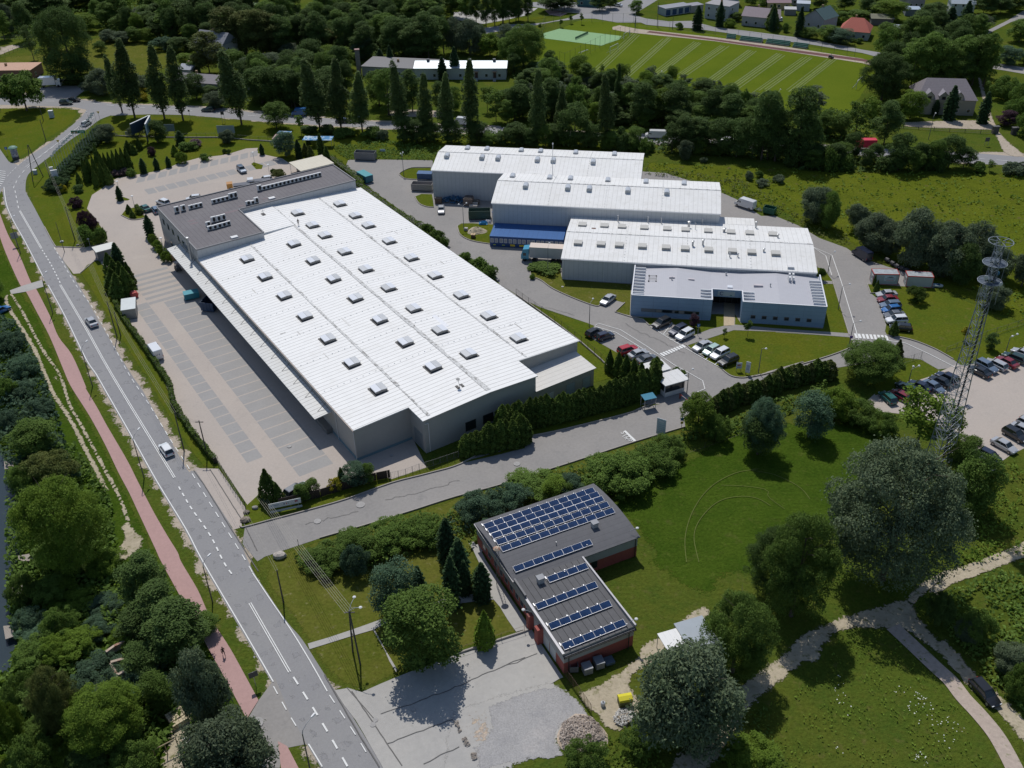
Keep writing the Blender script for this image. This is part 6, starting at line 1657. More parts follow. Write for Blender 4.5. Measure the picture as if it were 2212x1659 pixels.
def make_van(col,L=5.4,H=2.4,lettering=False):
    r=thing('parked_van',(0,0,0)); w=.98; x0=-L/2;x1=L/2
    prof=[(x0,.35),(x0,H-.12),(x0+.1,H),(x1-1.55,H),(x1-1.3,H-.08),(x1-.85,1.35),(x1-.1,1.05),(x1,.8),(x1,.35)]
    def sc(s,k): return [(x,s*w*(k if z>1.3 else 1),z) for x,z in prof]
    m=MB(); A=[(x,-w*(.9 if z>1.6 else 1),z) for x,z in prof]; B=[(x,w*(.9 if z>1.6 else 1),z) for x,z in prof]; n=len(prof)
    m.add(A+B,[tuple(range(n)),tuple(range(n,2*n))[::-1]]+[(i,n+i,n+(i+1)%n,(i+1)%n) for i in range(n)]); tri_fix(m.build('body',paint(col),r))
    d=.02; MB().add([(x1-1.27+d,-w*.8,H-.12+d),(x1-.87+d,-w*.86,1.4+d),(x1-.87+d,w*.86,1.4+d),(x1-1.27+d,w*.8,H-.12+d)],[(0,1,2,3)]).build('windscreen',M_cglass,r)
    for s in (-1,1):
        MB().box(x1-1.9,x1-1.05,s*w*.95-.03,s*w*.95+.03,1.3,1.75).build('side_window',M_cglass,r)
        MB().box(x1-.12,x1+.02,s*.72-.15,s*.72+.15,.72,.95).build('headlight',M_head,r); MB().box(x0-.02,x0+.05,s*.88-.07,s*.88+.07,.7,1.1).build('tail_light',M_tail,r)
        MB().box(x1-1.15,x1-1.02,s*1.18-.1,s*1.18+.1,1.35,1.65).build('mirror',M_blk,r)
        for xx in (x0+.95,x1-.9):
            t=MB().tube((xx,s*.72,.34),(xx,s*1.0,.34),.34,n=14).build('wheel',M_tyre,r); MB().tube((xx,s*.98,.34),(xx,s*1.02,.34),.2,n=10).build('rim',M_rim,t)
    if lettering:
        q=text('V',.62,flat((.03,.03,.04)),'lettering',r,ext=.004); q.location=(x0-.02,.28,1.35); q.rotation_euler=(PI/2,0,-PI/2)
        q=text('4',.62,flat((.02,.05,.25)),'lettering',r,ext=.004); q.location=(x0-.02,-.2,1.35); q.rotation_euler=(PI/2,0,-PI/2)
    return r
PROTO={}
def car(kind,col,k,f,b,label,group=None,z=.105,zz=.75,L=None,name=None):
    F=gw(k,*f,zz);B=gw(k,*b,zz); key=(kind,col)
    if kind in('van','lettervan'):
        key=(kind,col,L)
        if key not in PROTO: PROTO[key]=make_van(col,L or 5.4,lettering=kind=='lettervan'); o=PROTO[key]
        else: o=dup(PROTO[key])
    elif key not in PROTO: PROTO[key]=make_car(kind,col); o=PROTO[key]
    else: o=dup(PROTO[key])
    o.location=((F[0]+B[0])/2,(F[1]+B[1])/2,z); o.rotation_euler=(0,0,math.atan2(F[1]-B[1],F[0]-B[0])); tag(o,label,'van' if 'van' in kind else 'car',group)
    if name: o.name=name
    return o
g1='cars parked along the office car park'
car('suv','black','v',(830,925),(985,855),'black car parked closest under the blue office wall',g1)
car('suv','navy','v',(1040,1050),(1265,945),'navy estate-like car parked between hatched lines and a white car',g1)
car('suv','white','v',(1150,1115),(1350,1010),'white car with a dark roof panel left of the zebra crossing',g1)
car('sedan','silver','v',(1400,1275),(1620,1175),'silver coupe, first right of the footpath to the office',g1)
car('hatch','mint','v',(1550,1335),(1735,1240),'pale mint-green hatchback between a silver and a white car',g1)
car('suv','white','v',(1665,1395),(1870,1295),'white car with a dark glass roof between mint and black cars',g1)
car('suv','black','v',(1770,1495),(2020,1395),'black off-roader at the lower end of the row by the lawn signs',g1)
car('sedan','silver','v',(50,590),(185,490),'silver saloon parked alone in the bay beside the hall lawn',g1)
car('hatch','black','h',(797,1240),(712,1285),'black hatchback, left of two dark cars by the warehouse fence',g1)
car('hatch','navy','h',(905,1270),(785,1310),'dark blue hatchback, right of two dark cars by the warehouse fence',g1)
car('suv','red','v',(520,1250),(300,1320),'bright red car opposite the zebra crossing',g1)
car('sedan','silver','v',(680,1300),(450,1380),'silver saloon parked between the red and the dark grey car',g1)
car('sedan','grey','v',(810,1380),(580,1455),'dark grey saloon beside the white gatehouse roof',g1)
g2='cars in the row by the white and red cabins'
for k_,c_,f_,b_,l_ in (('sedan','silver',(1030,962),(1178,955),'silver saloon at the top of the row under the white cabins'),('sedan','wine',(1045,1003),(1182,995),'dark red car, second in the row under the white cabins'),('wagon','steel',(1060,1048),(1210,1040),'blue-grey estate between the dark red and bright blue cars'),('hatch','blue',(1078,1088),(1200,1075),'bright blue small car in the row on the lawn edge'),('sedan','grey',(1085,1130),(1250,1120),'grey saloon between the bright blue and the white car'),('suv','white',(1112,1172),(1255,1165),'white car, next to last in the row on the lawn edge'),('wagon','black',(1150,1222),(1290,1235),'black estate at the bottom of the row behind a thuja')): car(k_,c_,'i',f_,b_,l_,g2)
car('van','navy','i',(850,600),(965,672),'dark blue van parked in front of the grey willows',L=5.3,zz=1.1)
g3='cars in the east car park'
for k_,c_,f_,b_,l_ in (('sedan','black',(1075,468),(1245,550),'black saloon at the left end of the upper row beside the lattice tower'),('suv','steel',(1330,505),(1145,408),'blue-grey car, second in the upper row of the east car park'),('wagon','silver',(1235,378),(1450,482),'silver estate between the blue-grey and the red car'),('sedan','wine',(1365,355),(1560,455),'red saloon in the upper row of the east car park'),('wagon','green',(1445,315),(1640,392),'very dark car right of the red saloon'),('sedan','silver',(1560,275),(1720,340),'silver car at the right end of the upper row, by the frame edge'),('sedan','black',(1700,250),(1850,330),'black car cut by the right edge in the upper row'),
  ('suv','navy',(715,545),(880,620),'dark blue car at the right end of the lower-left row'),('sedan','black',(640,580),(815,662),'black saloon behind the tower legs, second from right in its row'),('sedan','steel',(740,728),(560,625),'blue-grey saloon nearest the leafy tree top'),('sedan','navy',(430,640),(570,700),'dark car half hidden behind the tree in the lower-left row'),('wagon','green',(285,650),(420,735),'dark green estate next to the grass verge lamp'),('hatch','wine',(215,740),(340,805),'dark red car partly under the big tree'),('hatch','teal',(75,735),(215,860),'dark teal car at the shaded left end of the row'),
  ('suv','black',(1640,1262),(1465,1160),'black off-roader in the lower right row of the east car park'),('sedan','silver',(1550,1392),(1315,1262),'silver-grey saloon alone in the lower right row'),('hatch','navy',(1385,1500),(1165,1385),'dark hatchback near the grass edge of the lower right row'),('sedan','grey',(1290,1580),(1100,1465),'dark car mostly hidden behind the bushes'),('sedan','silver',(1730,1190),(1560,1115),'pale silver car behind the black off-roader'),('wagon','silver',(1800,1130),(1640,1060),'silver estate cut by the right edge in the lower row')): car(k_,c_,'t',f_,b_,l_,g3)
car('wagon','black','q',(1985,1140),(1815,950),'black estate parked on the sandy track beside the pink path')
car('sedan','silver','e',(712,1048),(757,1105),'silver saloon driving along the main road by the tarpaulin shed',name='driving_car')
car('hatch','white','j',(1305,550),(1368,640),'white hatchback driving on the main road',name='driving_car')
car('hatch','white','a',(722,972),(668,1005),'white car at the bend where the road meets the highway',name='driving_car')
car('suv','green','D',(1275,262),(1065,262),'nearer of two dark cars passing the highway junction',name='driving_car')
car('sedan','black','D',(1380,212),(1225,212),'farther of two dark cars passing the highway junction',name='driving_car')
car('wagon','green','a',(1622,878),(1724,878),'dark estate on the highway between two poplars',name='driving_car')
car('hatch','navy','b',(690,968),(780,968),'dark car on the highway behind a poplar trunk',name='driving_car')
car('hatch','teal','b',(830,955),(900,958),'blue-green car just visible between highway poplars',name='driving_car')
car('van','blue','b',(345,905),(445,905),'blue van in the tree shade on the highway',L=5,zz=1,name='driving_van')
car('van','white','b',(1640,975),(1745,982),'white van between two poplars on the highway',L=4.8,zz=1,name='driving_van')
car('hatch','black','c',(40,1030),(110,1033),'dark car on the highway behind the farthest hall',name='driving_car')
car('hatch','blue','c',(385,1050),(450,1055),'blue car hidden behind a highway poplar',name='driving_car')
car('sedan','silver','c',(965,1080),(860,1075),'silver car on the highway left of the long white van',name='driving_car')
car('van','white','c',(1165,1080),(1345,1085),'long white high-roofed van on the highway',L=6.6,zz=1.1,name='driving_van')
car('sedan','white','c',(1790,1118),(1870,1125),'white car almost hidden by roadside trees',name='driving_car')
car('suv','steel','a',(1972,1390),(1915,1335),'silver-blue car standing alone in the warehouse car park')
car('sedan','teal','e',(1140,143),(1192,182),'teal saloon beside the small grass island')
car('wagon','steel','e',(1228,145),(1275,205),'grey-blue estate close to the grey-roofed office corner')
car('suv','white','e',(1275,105),(1345,130),'white car at the left corner of the grey-roofed office')
car('hatch','white','e',(1520,88),(1590,80),'white car half hidden behind the grey office roof')
car('sedan','white','a',(1985,1480),(2040,1470),'white car behind the grey roof, left of the second pickup')
car('hatch','white','b',(90,1445),(155,1435),'white car behind the grey roof near the shrub bed')
car('sedan','silver','b',(400,1352),(455,1370),'silver car under the cream carport')
car('lettervan','white','e',(1198,1250),(1290,1375),'white van with lettering on its rear doors in the warehouse yard',L=5.2,zz=1.2)
car('suv','grey','k',(430,890),(315,960),'dark grey car behind bushes at the corner of the yard')
car('sedan','silver','x',(238,1100),(240,1010),'silver saloon with stickers beside the scrap heap')
car('van','white','h',(1905,205),(2045,250),'white van with open rear door beside the green skip',L=5.6,zz=1.2)
car('wagon','blue','e',(30,970),(-30,1000),'blue car in the shade of the lakeside tree, cut by the left edge')
car('sedan','white','c',(925,35),(970,42),'white car parked by the far crossroads')
car('hatch','white','d',(240,140),(250,165),'white car beside the pale house with steps')
for k_,x_,y_,c_,l_ in (('a',1855,1497,'orange','low flatbed truck with an orange cab behind the grey roof'),('b',10,1462,'white','low flatbed truck with a white cab behind the grey roof')):
    X,Y=gw(k_,x_,y_,1); r=thing('pickup_truck',(X,Y,.105),math.radians(15+PI*0),l_,'truck')
    MB().box(-1,.6,-.95,.95,.5,1.9).build('cab',paint(c_),r); MB().box(-1.02,-.6,-.8,.8,1.2,1.75).build('windscreen',M_cglass,r); MB().box(.7,5.3,-1.05,1.05,.8,1.2).build('load_bed',flat((.08,.09,.12)),r)
    for xx in (-.2,4.):
        for s in (-.9,.9): MB().tube((xx,s-.12,.4),(xx,s+.12,.4),.4,n=12).build('wheel',M_tyre,r)
# lorry
r=thing('lorry',(*hf(-11.2,9.),.105),HA,'lorry with a bright blue cab and white trailer backed to the nearest hall','lorry')
m=MB(); A=[(0,.6),(0,1.6),(.35,2.7),(.5,3.1),(1.9,3.3),(1.9,.6)]; m.add([(x,-1.2,z) for x,z in A]+[(x,1.2,z) for x,z in A],[tuple(range(6)),tuple(range(6,12))[::-1]]+[(i,6+i,6+(i+1)%6,(i+1)%6) for i in range(6)]); tri_fix(m.build('cab',paint('cyan'),r))
MB().add([(.02,-1.05,1.62),(.34,-1.05,2.65),(.34,1.05,2.65),(.02,1.05,1.62)],[(0,1,2,3)]).build('windscreen',M_cglass,r); MB().box(.5,1.2,-1.23,-1.2,1.5,2.2).build('side_window',M_cglass,r)
MB().box(2.05,10.6,-1.25,1.25,1.1,3.75).build('trailer',mat('trailer_tarpaulin',(.50,.49,.48),.6,vary=.05),r); MB().box(2.03,10.62,-1.27,1.27,3.75,3.82).build('trailer_roof',flat((.62,.52,.45)),r)
for xx in (.9,3.2,7.6,8.8,10): 
    for s in (-1.05,1.05): MB().tube((xx,s-.15,.5),(xx,s+.15,.5),.5,n=14).build('wheel',M_tyre,r)
X,Y=gw('a',405,700); r=thing('box_truck',(X,Y,.15),.05,'white box truck in the forecourt beyond the weeping willow','truck')
MB().box(-3.2,2.6,-1.25,1.25,.9,3.6).build('box_body',paint('white'),r); MB().box(2.7,4.3,-1.1,1.1,.5,2.6).build('cab',paint('white'),r); MB().box(4.28,4.33,-.95,.95,1.5,2.3).build('windscreen',M_cglass,r)
for xx in (-2,3.4):
    for s in (-1,1): MB().tube((xx,s-.15,.45),(xx,s+.15,.45),.45,n=12).build('wheel',M_tyre,r)
X,Y=gw('a',520,668); r=thing('trailer',(X,Y,.15),.03,'low dark red trailer beside the white box truck','trailer'); MB().box(-2.8,2.8,-1,1,.6,1.1).build('bed',flat((.16,.05,.05)),r); [MB().tube((xx,s-.1,.35),(xx,s+.1,.35),.35).build('wheel',M_tyre,r) for xx in (-1,.2) for s in (-.9,.9)]
X,Y=gw('a',40,770); r=thing('bus',(X,Y,.15),-.02,'yellow bus behind the weeping willow at the left edge','bus'); MB().box(-5,5,-1.2,1.2,.5,3).build('body',flat((.42,.24,.02)),r); MB().box(-4.8,4.8,-1.23,-1.2,1.5,2.4).build('windows',M_cglass,r); [MB().tube((xx,s-.1,.45),(xx,s+.1,.45),.45).build('wheel',M_tyre,r) for xx in (-3.3,3) for s in (-1.1,1.1)]
X,Y=gw('d',935,1205); r=thing('delivery_truck',(X,Y,.15),-.05,'bright red delivery truck on the highway between roadside trees','truck'); MB().box(-1.6,2.6,-1.1,1.1,.7,3).build('box_body',flat((.55,.02,.06)),r); MB().box(-3.,-1.7,-1,1,.5,2.2).build('cab',paint('brightred'),r); MB().box(-3.04,-2.98,-.85,.85,1.3,1.9).build('windscreen',M_cglass,r); [MB().tube((xx,s-.1,.4),(xx,s+.1,.4),.4).build('wheel',M_tyre,r) for xx in (-2.3,1.8) for s in (-.95,.95)]
# ---------------- containers, sheds and yard things ----------------
def ang(k,a,b,z=0):
    A=gw(k,*a,z);B=gw(k,*b,z); return math.atan2(B[1]-A[1],B[0]-A[0]),A,B
def skip(k,a,b,wd,h,col,label,lid=None,name='skip_container',cat='container',z=.15,inner=None):
    """open steel container; a,b pixel ends of its near bottom edge; wd = depth away from the viewer"""
    t,A,B=ang(k,a,b); L=math.dist(A,B); r=thing(name,(A[0],A[1],z),t,label,cat); c=flat(col,.5); q=.08
    m=MB(); m.box(0,L,0,q,.15,h).box(0,L,wd-q,wd,.15,h).box(0,q,q,wd-q,.15,h).box(L-q,L,q,wd-q,.15,h); 
    x=.6
    while x<L-.3: m.box(x,x+.1,-.06,0,.2,h-.1); x+=.8
    m.build('walls',c,r); MB().box(q,L-q,q,wd-q,.15,.3).build('floor',inner or M_dark,r)
    MB().box(.1,L-.1,.3,.5,0,.15).box(.1,L-.1,wd-.5,wd-.3,0,.15).build('skids',M_dark,r)
    if lid: MB().box(-.03,L+.03,-.03,wd+.03,h,h+.08).build('lid',flat(lid,.5),r)
    return r
def solid(name,k,a,b,wd,h,body,roof,label,cat,ov=.1,z=.1,slope=0):
    t,A,B=ang(k,a,b); L=math.dist(A,B); r=thing(name,(A[0],A[1],z),t,label,cat)
    MB().box(0,L,0,wd,0,h).build('walls',body,r)
    MB().add([(-ov,-ov,h),(L+ov,-ov,h),(L+ov,wd+ov,h+slope),(-ov,wd+ov,h+slope),(-ov,-ov,h+.12),(L+ov,-ov,h+.12),(L+ov,wd+ov,h+.12+slope),(-ov,wd+ov,h+.12+slope)],[(3,2,1,0),(4,5,6,7),(0,1,5,4),(1,2,6,5),(2,3,7,6),(3,0,4,7)]).build('roof',roof,r)
    r['L']=L; return r
skip('b',(842,1290),(1005,1297),2.4,2.3,(.20,.20,.20),'long grey open container standing on the grass edge of the service yard')
skip('b',(862,1440),(935,1482),2.4,2.,(.02,.14,.20),'teal closed container with a pale patch on its lid',lid=(.03,.26,.30))
skip('b',(1298,1538),(1465,1545),2.4,1.9,(.30,.28,.27),'grey open container against the left end of the farthest hall')
skip('b',(1345,1448),(1462,1452),2.3,1.7,(.03,.08,.18),'dark blue container with a domed lid by the grass island',lid=(.03,.10,.24))
skip('x',(645,1222),(968,1215),2.3,2.3,(.035,.075,.06),'dark green container with a raised pale lid behind the sand heap',inner=flat((.25,.3,.27)))
skip('e',(1492,918),(1610,893),2.,1.4,(.02,.20,.25),'turquoise skip with a closed lid beside the warehouse canopy',lid=(.03,.26,.32))
skip('e',(1620,1000),(1722,1010),3.6,2.2,(.02,.05,.11),'dark blue open skip with a rusty inside beside the canopy',inner=flat((.08,.03,.02)))
skip('i',(100,312),(190,332),2.,1.7,(.01,.10,.06),'green open skip at the back corner of the yard',inner=flat((.05,.05,.04)))
skip('s',(838,1652),(905,1650),1.3,1.15,(.16,.16,.16),'leftmost grey metal bin against the brick end wall',name='metal_bin',cat='bin')
skip('p',(680,925),(748,905),1.3,1.2,(.24,.24,.24),'grey metal bin with a shiny lid, second from the left',lid=(.2,.21,.23),name='metal_bin',cat='bin')
skip('p',(775,880),(842,862),1.4,1.2,(.22,.22,.22),'grey metal bin with a lid, third from the left by the brick wall',lid=(.17,.19,.22),name='metal_bin',cat='bin')
skip('p',(855,850),(925,828),1.2,.5,(.07,.11,.15),'low flat dark box at the right end of the bins',lid=(.07,.11,.15),name='metal_bin',cat='bin')
# scrap and pallets beside hall one
def heap(name,k,x,y,r0,h,m,label,cat='heap',n=60,size=.4,seed=1,z=.15,flatk=1.,kind=None):
    X,Y=gw(k,x,y); r=random.Random(seed); mb=MB()
    for i in range(n):
        a=r.uniform(0,2*PI); q=math.sqrt(r.random()); px=math.cos(a)*q*r0; py=math.sin(a)*q*r0*flatk; hz=h*(1-q**1.5)*r.uniform(.5,1); s=size*r.uniform(.5,1.3)
        c=[Vector((px+r.uniform(-s,s)*.6,py+r.uniform(-s,s)*.6,max(.02,hz+r.uniform(-s,s)*.35))) for _ in range(6)]
        mb.add([(c[0].x-s*.4,c[0].y,c[0].z),(c[0].x+s*.3,c[0].y-s*.4,c[0].z+.02),(c[0].x+s*.4,c[0].y+s*.3,c[0].z),(c[0].x,c[0].y,c[0].z+s*.5),(c[0].x-s*.1,c[0].y+s*.4,c[0].z+.03)],[(0,1,3),(1,2,3),(2,4,3),(4,0,3)])
    o=mb.build(name,m); o.location=(X,Y,z); 
    if kind: o['kind']=kind
    else: tag(o,label,cat)
    return o
heap('scrap_heap','x',420,940,3.4,1.4,mat('blue_scrap',(.02,.10,.20),.6,layers=[(1.5,.55,.62,(.3,.33,.35),1)],vary=.4,vs=3),'tangled heap of blue scrap along the wall of the farthest hall',n=160,size=.7,seed=3,flatk=.5)
heap('scrap_heap','i',70,290,.9,.7,mat('mixed_scrap',(.4,.42,.42),.6,vary=.5,vs=4),'small pile of mixed rubbish between the white van and green skip',n=40,size=.4,seed=4)
def moundo(name,k,x,y,r0,h,m,label,seed=1,sx=1.,cat='heap'):
    X,Y=gw(k,x,y); r=random.Random(seed); n=18; rings=7; vs=[(0,0,h)];fs=[]
    for j in range(1,rings+1):
        for i in range(n):
            a=2*PI*i/n; q=j/rings*r0*(1+.12*math.sin(a*3+seed)+r.uniform(-.05,.05)); vs.append((math.cos(a)*q*sx,math.sin(a)*q,h*math.cos(min(1,j/rings)*PI/2)**1.2*(1+r.uniform(-.12,.12))-(.05 if j==rings else 0)))
    for i in range(n): fs.append((0,1+i,1+(i+1)%n))
    for j in range(rings-1):
        for i in range(n): fs.append((1+j*n+i,1+(j+1)*n+i,1+(j+1)*n+(i+1)%n,1+j*n+(i+1)%n))
    o=MB().add(vs,fs).build(name,m); o.location=(X,Y,.12); tag(o,label,cat); return o
moundo('sand_heap','x',765,1385,2.1,1.,M_dirt,'brown sand heap on the grass island by the blue cabins',2,1.2)
moundo('gravel_mound','P',1257,1588,2.9,1.1,M_rubble,'low mound carrying the large pile of broken stone',3,1.1)
X,Y=gw('x',632,1015); r=thing('brick_stack',(X,Y,.12),HA,'square brown stack of material beside the scrap heap','stack'); MB().box(-1.2,1.2,0,2.4,0,1.9).build('blocks',mat('brown_blocks',(.19,.15,.13),.9,vary=.2,vs=2,seam=[(2,.3,.05,(.1,.08,.07))]),r); MB().box(-1.,1.,.2,2.2,1.9,2.1).build('top_layer',flat((.07,.055,.05)),r)
X,Y=gw('x',710,1035); r=thing('slab_stack',(X,Y,.12),HA,'stack of pale slabs leaning in the shade of the farthest hall','stack'); MB().box(-1.1,1.1,0,.9,0,.5).box(-1,1,1.1,1.9,0,.7).build('slabs',flat((.5,.46,.42)),r); MB().box(-.9,1.2,2.,3.4,0,.9).build('sheets',flat((.16,.14,.12)),r)
X,Y=gw('x',195,985); r=thing('pallet_stack',(X,Y,.12),HA,'brown pallet stack at the left corner of the farthest hall','stack'); [MB().box(-.9,.9,0,1.3,i*.4,i*.4+.3).build('pallet',flat((.16,.11,.08)),r) for i in range(4)]
X,Y=gw('x',707,1490); r=thing('wooden_crate',(X,Y,.12),HA,'small wooden crate with a slatted yellow top on the grass island','crate'); MB().box(-.5,.5,0,1,0,.8).build('body',flat((.10,.06,.035)),r); MB().box(-.55,-.05,-.05,.45,.8,.9).box(.05,.55,-.05,.45,.8,.9).box(-.55,-.05,.55,1.05,.8,.9).box(.05,.55,.55,1.05,.8,.9).build('slatted_top',flat((.5,.36,.2)),r)
X,Y=gw('x',604,1375); r=thing('concrete_block',(X,Y,.12),HA,'small concrete block by the lamp on the grass island','block'); MB().box(-.5,.5,-.3,.5,0,.5).box(-.45,.45,-.25,.45,.5,.65).build('body',flat((.4,.38,.35)),r)
def tarp(k,x,y,c,label,sx,sy,seed):
    X,Y=gw(k,x,y); r=random.Random(seed); n=9; vs=[((i/(n-1)-.5)*sx,(j/(n-1)-.5)*sy,.08+(.6*r.random() if 0<i<n-1 and 0<j<n-1 else 0)) for j in range(n) for i in range(n)]
    o=MB().add(vs,[(j*n+i,j*n+i+1,(j+1)*n+i+1,(j+1)*n+i) for j in range(n-1) for i in range(n-1)]).build('tarpaulin',flat(c,.5)); o.location=(X,Y,.13); tag(o,label,'tarpaulin')
tarp('x',860,1275,(.02,.20,.42),'crumpled bright blue tarpaulin beside the grass island',2.2,1.8,5); tarp('x',935,1255,(.55,.55,.58),'crumpled white tarpaulin next to the blue one',1.6,1.1,6)
# site cabins white and red
M_cw=mat('cabin_white',(.40,.44,.45),.5,vary=.04,seam=[(0,.35,.03,(.34,.38,.39))]); M_cr=flat((.42,.05,.04),.5)
for k_,a_,b_,l_,sgn in (('i',(985,888),(1190,892),'white site cabin with red trim and a notice board',1),('i',(1255,905),(1465,915),'white site cabin with red trim and plain side, right of its twin',0)):
    t,A,B=ang(k_,a_,b_); L=math.dist(A,B); r=thing('site_cabin',(A[0],A[1],.12),t,l_,'cabin')
    MB().box(0,L,0,2.6,.05,2.55).build('walls',M_cw,r); MB().box(.08,L-.08,.08,2.52,2.55,2.66).build('roof',mat('cabin_sheet',(.33,.36,.38),.5,.2,vary=.3,vs=1.2),r)
    m=MB(); 
    for y in (-.03,2.53): m.box(-.05,L+.05,y,y+.12,2.5,2.7)
    for x in (-.05,L-.07): m.box(x,x+.12,.09,2.53,2.501,2.702)
    m.build('eaves_frame',M_cr,r)
    m=MB()
    for x in (-.03,L-.07):
        for y in (-.03,2.5): m.box(x,x+.1,y,y+.1,0,2.5)
    m.box(0.07,L-.07,-.03,.0,0,.12); m.build('corner_frame',M_cr,r); winrect(r,'x',0,.5,1.4,.9,2.,-1)
    if sgn:
        q=MB().box(2.4,4.9,-.05,-.01,.95,2.25).build('notice_board',flat((.52,.58,.62)),r)
        m=MB(); m.box(3.0,4.4,-.06,-.05,1.85,1.95); m.box(3.3,4.1,-.06,-.05,1.95,2.05); m.build('emblem',flat((.03,.03,.04)),q)
        m=MB(); [m.box(2.6,4.7,-.06,-.05,z_,z_+.05) for z_ in (1.6,1.45)]; m.build('lettering',flat((.1,.14,.25)),q); MB().box(2.8,4.5,-.06,-.05,1.15,1.25).build('lettering',flat((.5,.06,.06)),q)
X,Y=gw('i',1510,905); r=thing('small_boat',(X,Y,.15),-.3,'small white and blue boat beside the right white cabin','boat'); MB().loft([[(x,-w_,.1),(x,-w_*1.1,.5),(x,w_*1.1,.5),(x,w_,.1)] for x,w_ in ((-1.1,.4),(0,.5),(.9,.35),(1.2,.05))]).build('hull',flat((.5,.55,.58)),r); MB().box(-.8,.5,-.35,.35,.5,.56).build('cockpit',flat((.02,.1,.2)),r)
for i,(x,y) in enumerate(((1110,690),(1152,717),(1190,740),(1232,757),(1270,773))):
    X,Y=gw('i',x,y,.5); r=thing('round_bale',(X,Y,.6),.4,'%s from the left of the wrapped drums under the grey willows'%ORD[i],'drum','wrapped drums under the willows'); MB().tube((0,-.5,0),(0,.5,0),.55,n=14).build('wrapping',flat((.03,.03,.035)),r); MB().tube((0,-.53,0),(0,-.5,0),.22,n=10).build('core',flat((.5,.53,.58)),r)
# shed, bins, forklift by the yard
r=solid('steel_shed','e',(998,1068),(1105,1052),4.6,2.3,mat('shed_sheet',(.30,.30,.28),.5,.2,vary=.1,seam=[(0,.3,.03,(.24,.24,.23))]),mat('shed_roof',(.40,.43,.44),.4,.3,vary=.08),'grey sheet-metal shed with a shiny roof by the yard hedge','shed',.15,.12,.3)
X,Y=gw('e',1083,880); r=thing('waste_container',(X,Y,.105),WA,'rounded red waste container at the end of the thujas','container'); MB().loft([[(x,-.7*q,0),(x,-.85*q,.8),(x,-.5*q,1.3),(x,.5*q,1.3),(x,.85*q,.8),(x,.7*q,0)] for x,q in ((-.9,.8),(-.6,1),(.6,1),(.9,.8))]).build('body',flat((.50,.08,.07)),r); MB().box(-.4,.4,-.4,.4,1.3,1.42).build('lid',flat((.6,.15,.12)),r)
X,Y=gw('e',1070,925); r=thing('scrap_cart',(X,Y,.105),.4,'small green cart of scrap beside the red container','cart'); MB().box(-.8,.8,-.5,.5,.3,.7).build('basket',flat((.03,.14,.08)),r); [MB().tube((x,s-.05,.2),(x,s+.05,.2),.2).build('wheel',M_tyre,r) for x in (-.5,.5) for s in (-.5,.5)]
X,Y=gw('e',1435,670); r=thing('forklift',(X,Y,.105),WA,'forklift with a pale roof in the shade of the canopy','forklift'); MB().box(-.9,.9,-.55,.55,.3,1.).build('body',flat((.06,.06,.06)),r); m=MB(); [m.tube((x,y,1.),(x*.8,y,2.1),.04,n=4) for x in (-.6,.6) for y in (-.45,.45)]; m.box(-.6,.6,-.5,.5,2.1,2.17); m.build('overhead_guard',flat((.55,.5,.46)),r); m=MB(); [m.box(.95,1.05,y-.05,y+.05,.1,2.3) for y in (-.35,.35)]; m.box(1.,2.1,-.4,-.28,.1,.15); m.box(1.,2.1,.28,.4,.1,.15); m.build('mast_and_forks',M_dark,r); [MB().tube((x,s-.1,.28),(x,s+.1,.28),.28).build('wheel',M_tyre,r) for x in (-.6,.6) for s in (-.5,.5)]
X,Y=gw('e',1395,590); r=thing('pallet_stack',(X,Y,.105),WA,'yellow boards leaning at the end of the canopy','pallet'); MB().box(-.1,.1,-.6,.6,0,1.5).box(-.3,-.15,-.5,.5,0,1.2).build('boards',flat((.45,.3,.14)),r)
# gate hut, carport, little huts
solid('gate_hut','e',(800,600),(950,560),3.2,2.5,flat((.16,.17,.19)),flat((.62,.62,.58)),'small hut with a white flat roof at the warehouse entrance','hut',.25,.12)
r=thing('carport',(*gw('b',470,1390),.1),WA,'cream-coloured carport roof behind the grey office roof','carport')
cx,cy=gw('b',495,1312,2.6); r.location=(cx,cy,.1); MB().box(-4.2,4.2,-5.2,5.2,2.5,2.62).build('roof',mat('cream_sheet',(.58,.54,.44),.6,vary=.05,seam=[(1,.9,.06,(.5,.46,.38))]),r); [MB().tube((x,y,0),(x,y,2.5),.07).build('post',M_trim,r) for x in (-4,4) for y in (-5,0,5)]
solid('small_hut','b',(192,1180),(235,1182),3,2.3,M_trim,flat((.30,.20,.18)),'small white hut with a pinkish roof by the blue shelter','hut',.2,.1,.4)
def shelter(k,a,b,wd,h,c,label,sl=.1,legs=True,name='flat_shelter',cat='shelter',panes=True):
    t,A,B=ang(k,a,b,h); L=math.dist(A,B); r=thing(name,(A[0],A[1],.05),t,label,cat); m=MB()
    MB().add([(0,0,h),(L,0,h),(L,wd,h+sl),(0,wd,h+sl),(0,0,h+.1),(L,0,h+.1),(L,wd,h+sl+.1),(0,wd,h+sl+.1)],[(3,2,1,0),(4,5,6,7),(0,1,5,4),(1,2,6,5),(2,3,7,6),(3,0,4,7)]).build('roof',c,r)
    for x in (.1,L-.1):
        for y in (.1,wd-.1): MB().tube((x,y,0),(x,y,h),.06,n=5).build('post',M_steel,r)
    return r
M_bl=mat('blue_roof_sheet',(.03,.20,.42),.4,layers=[(1.,.5,.55,(.5,.6,.68),.9)])
shelter('b',(420,1130),(655,1132),3.4,2.4,M_bl,'blue and white roofed stall behind the conifers'); shelter('b',(215,1078),(320,1082),2.2,2.4,M_bl,'small blue-roofed stall beside the pink-roofed hut')
shelter('l',(1165,310),(1262,288),1.8,2.3,mat('blue_glass_roof',(.04,.20,.30),.3),'blue-roofed bus shelter at the end of the thuja row',name='bus_shelter')
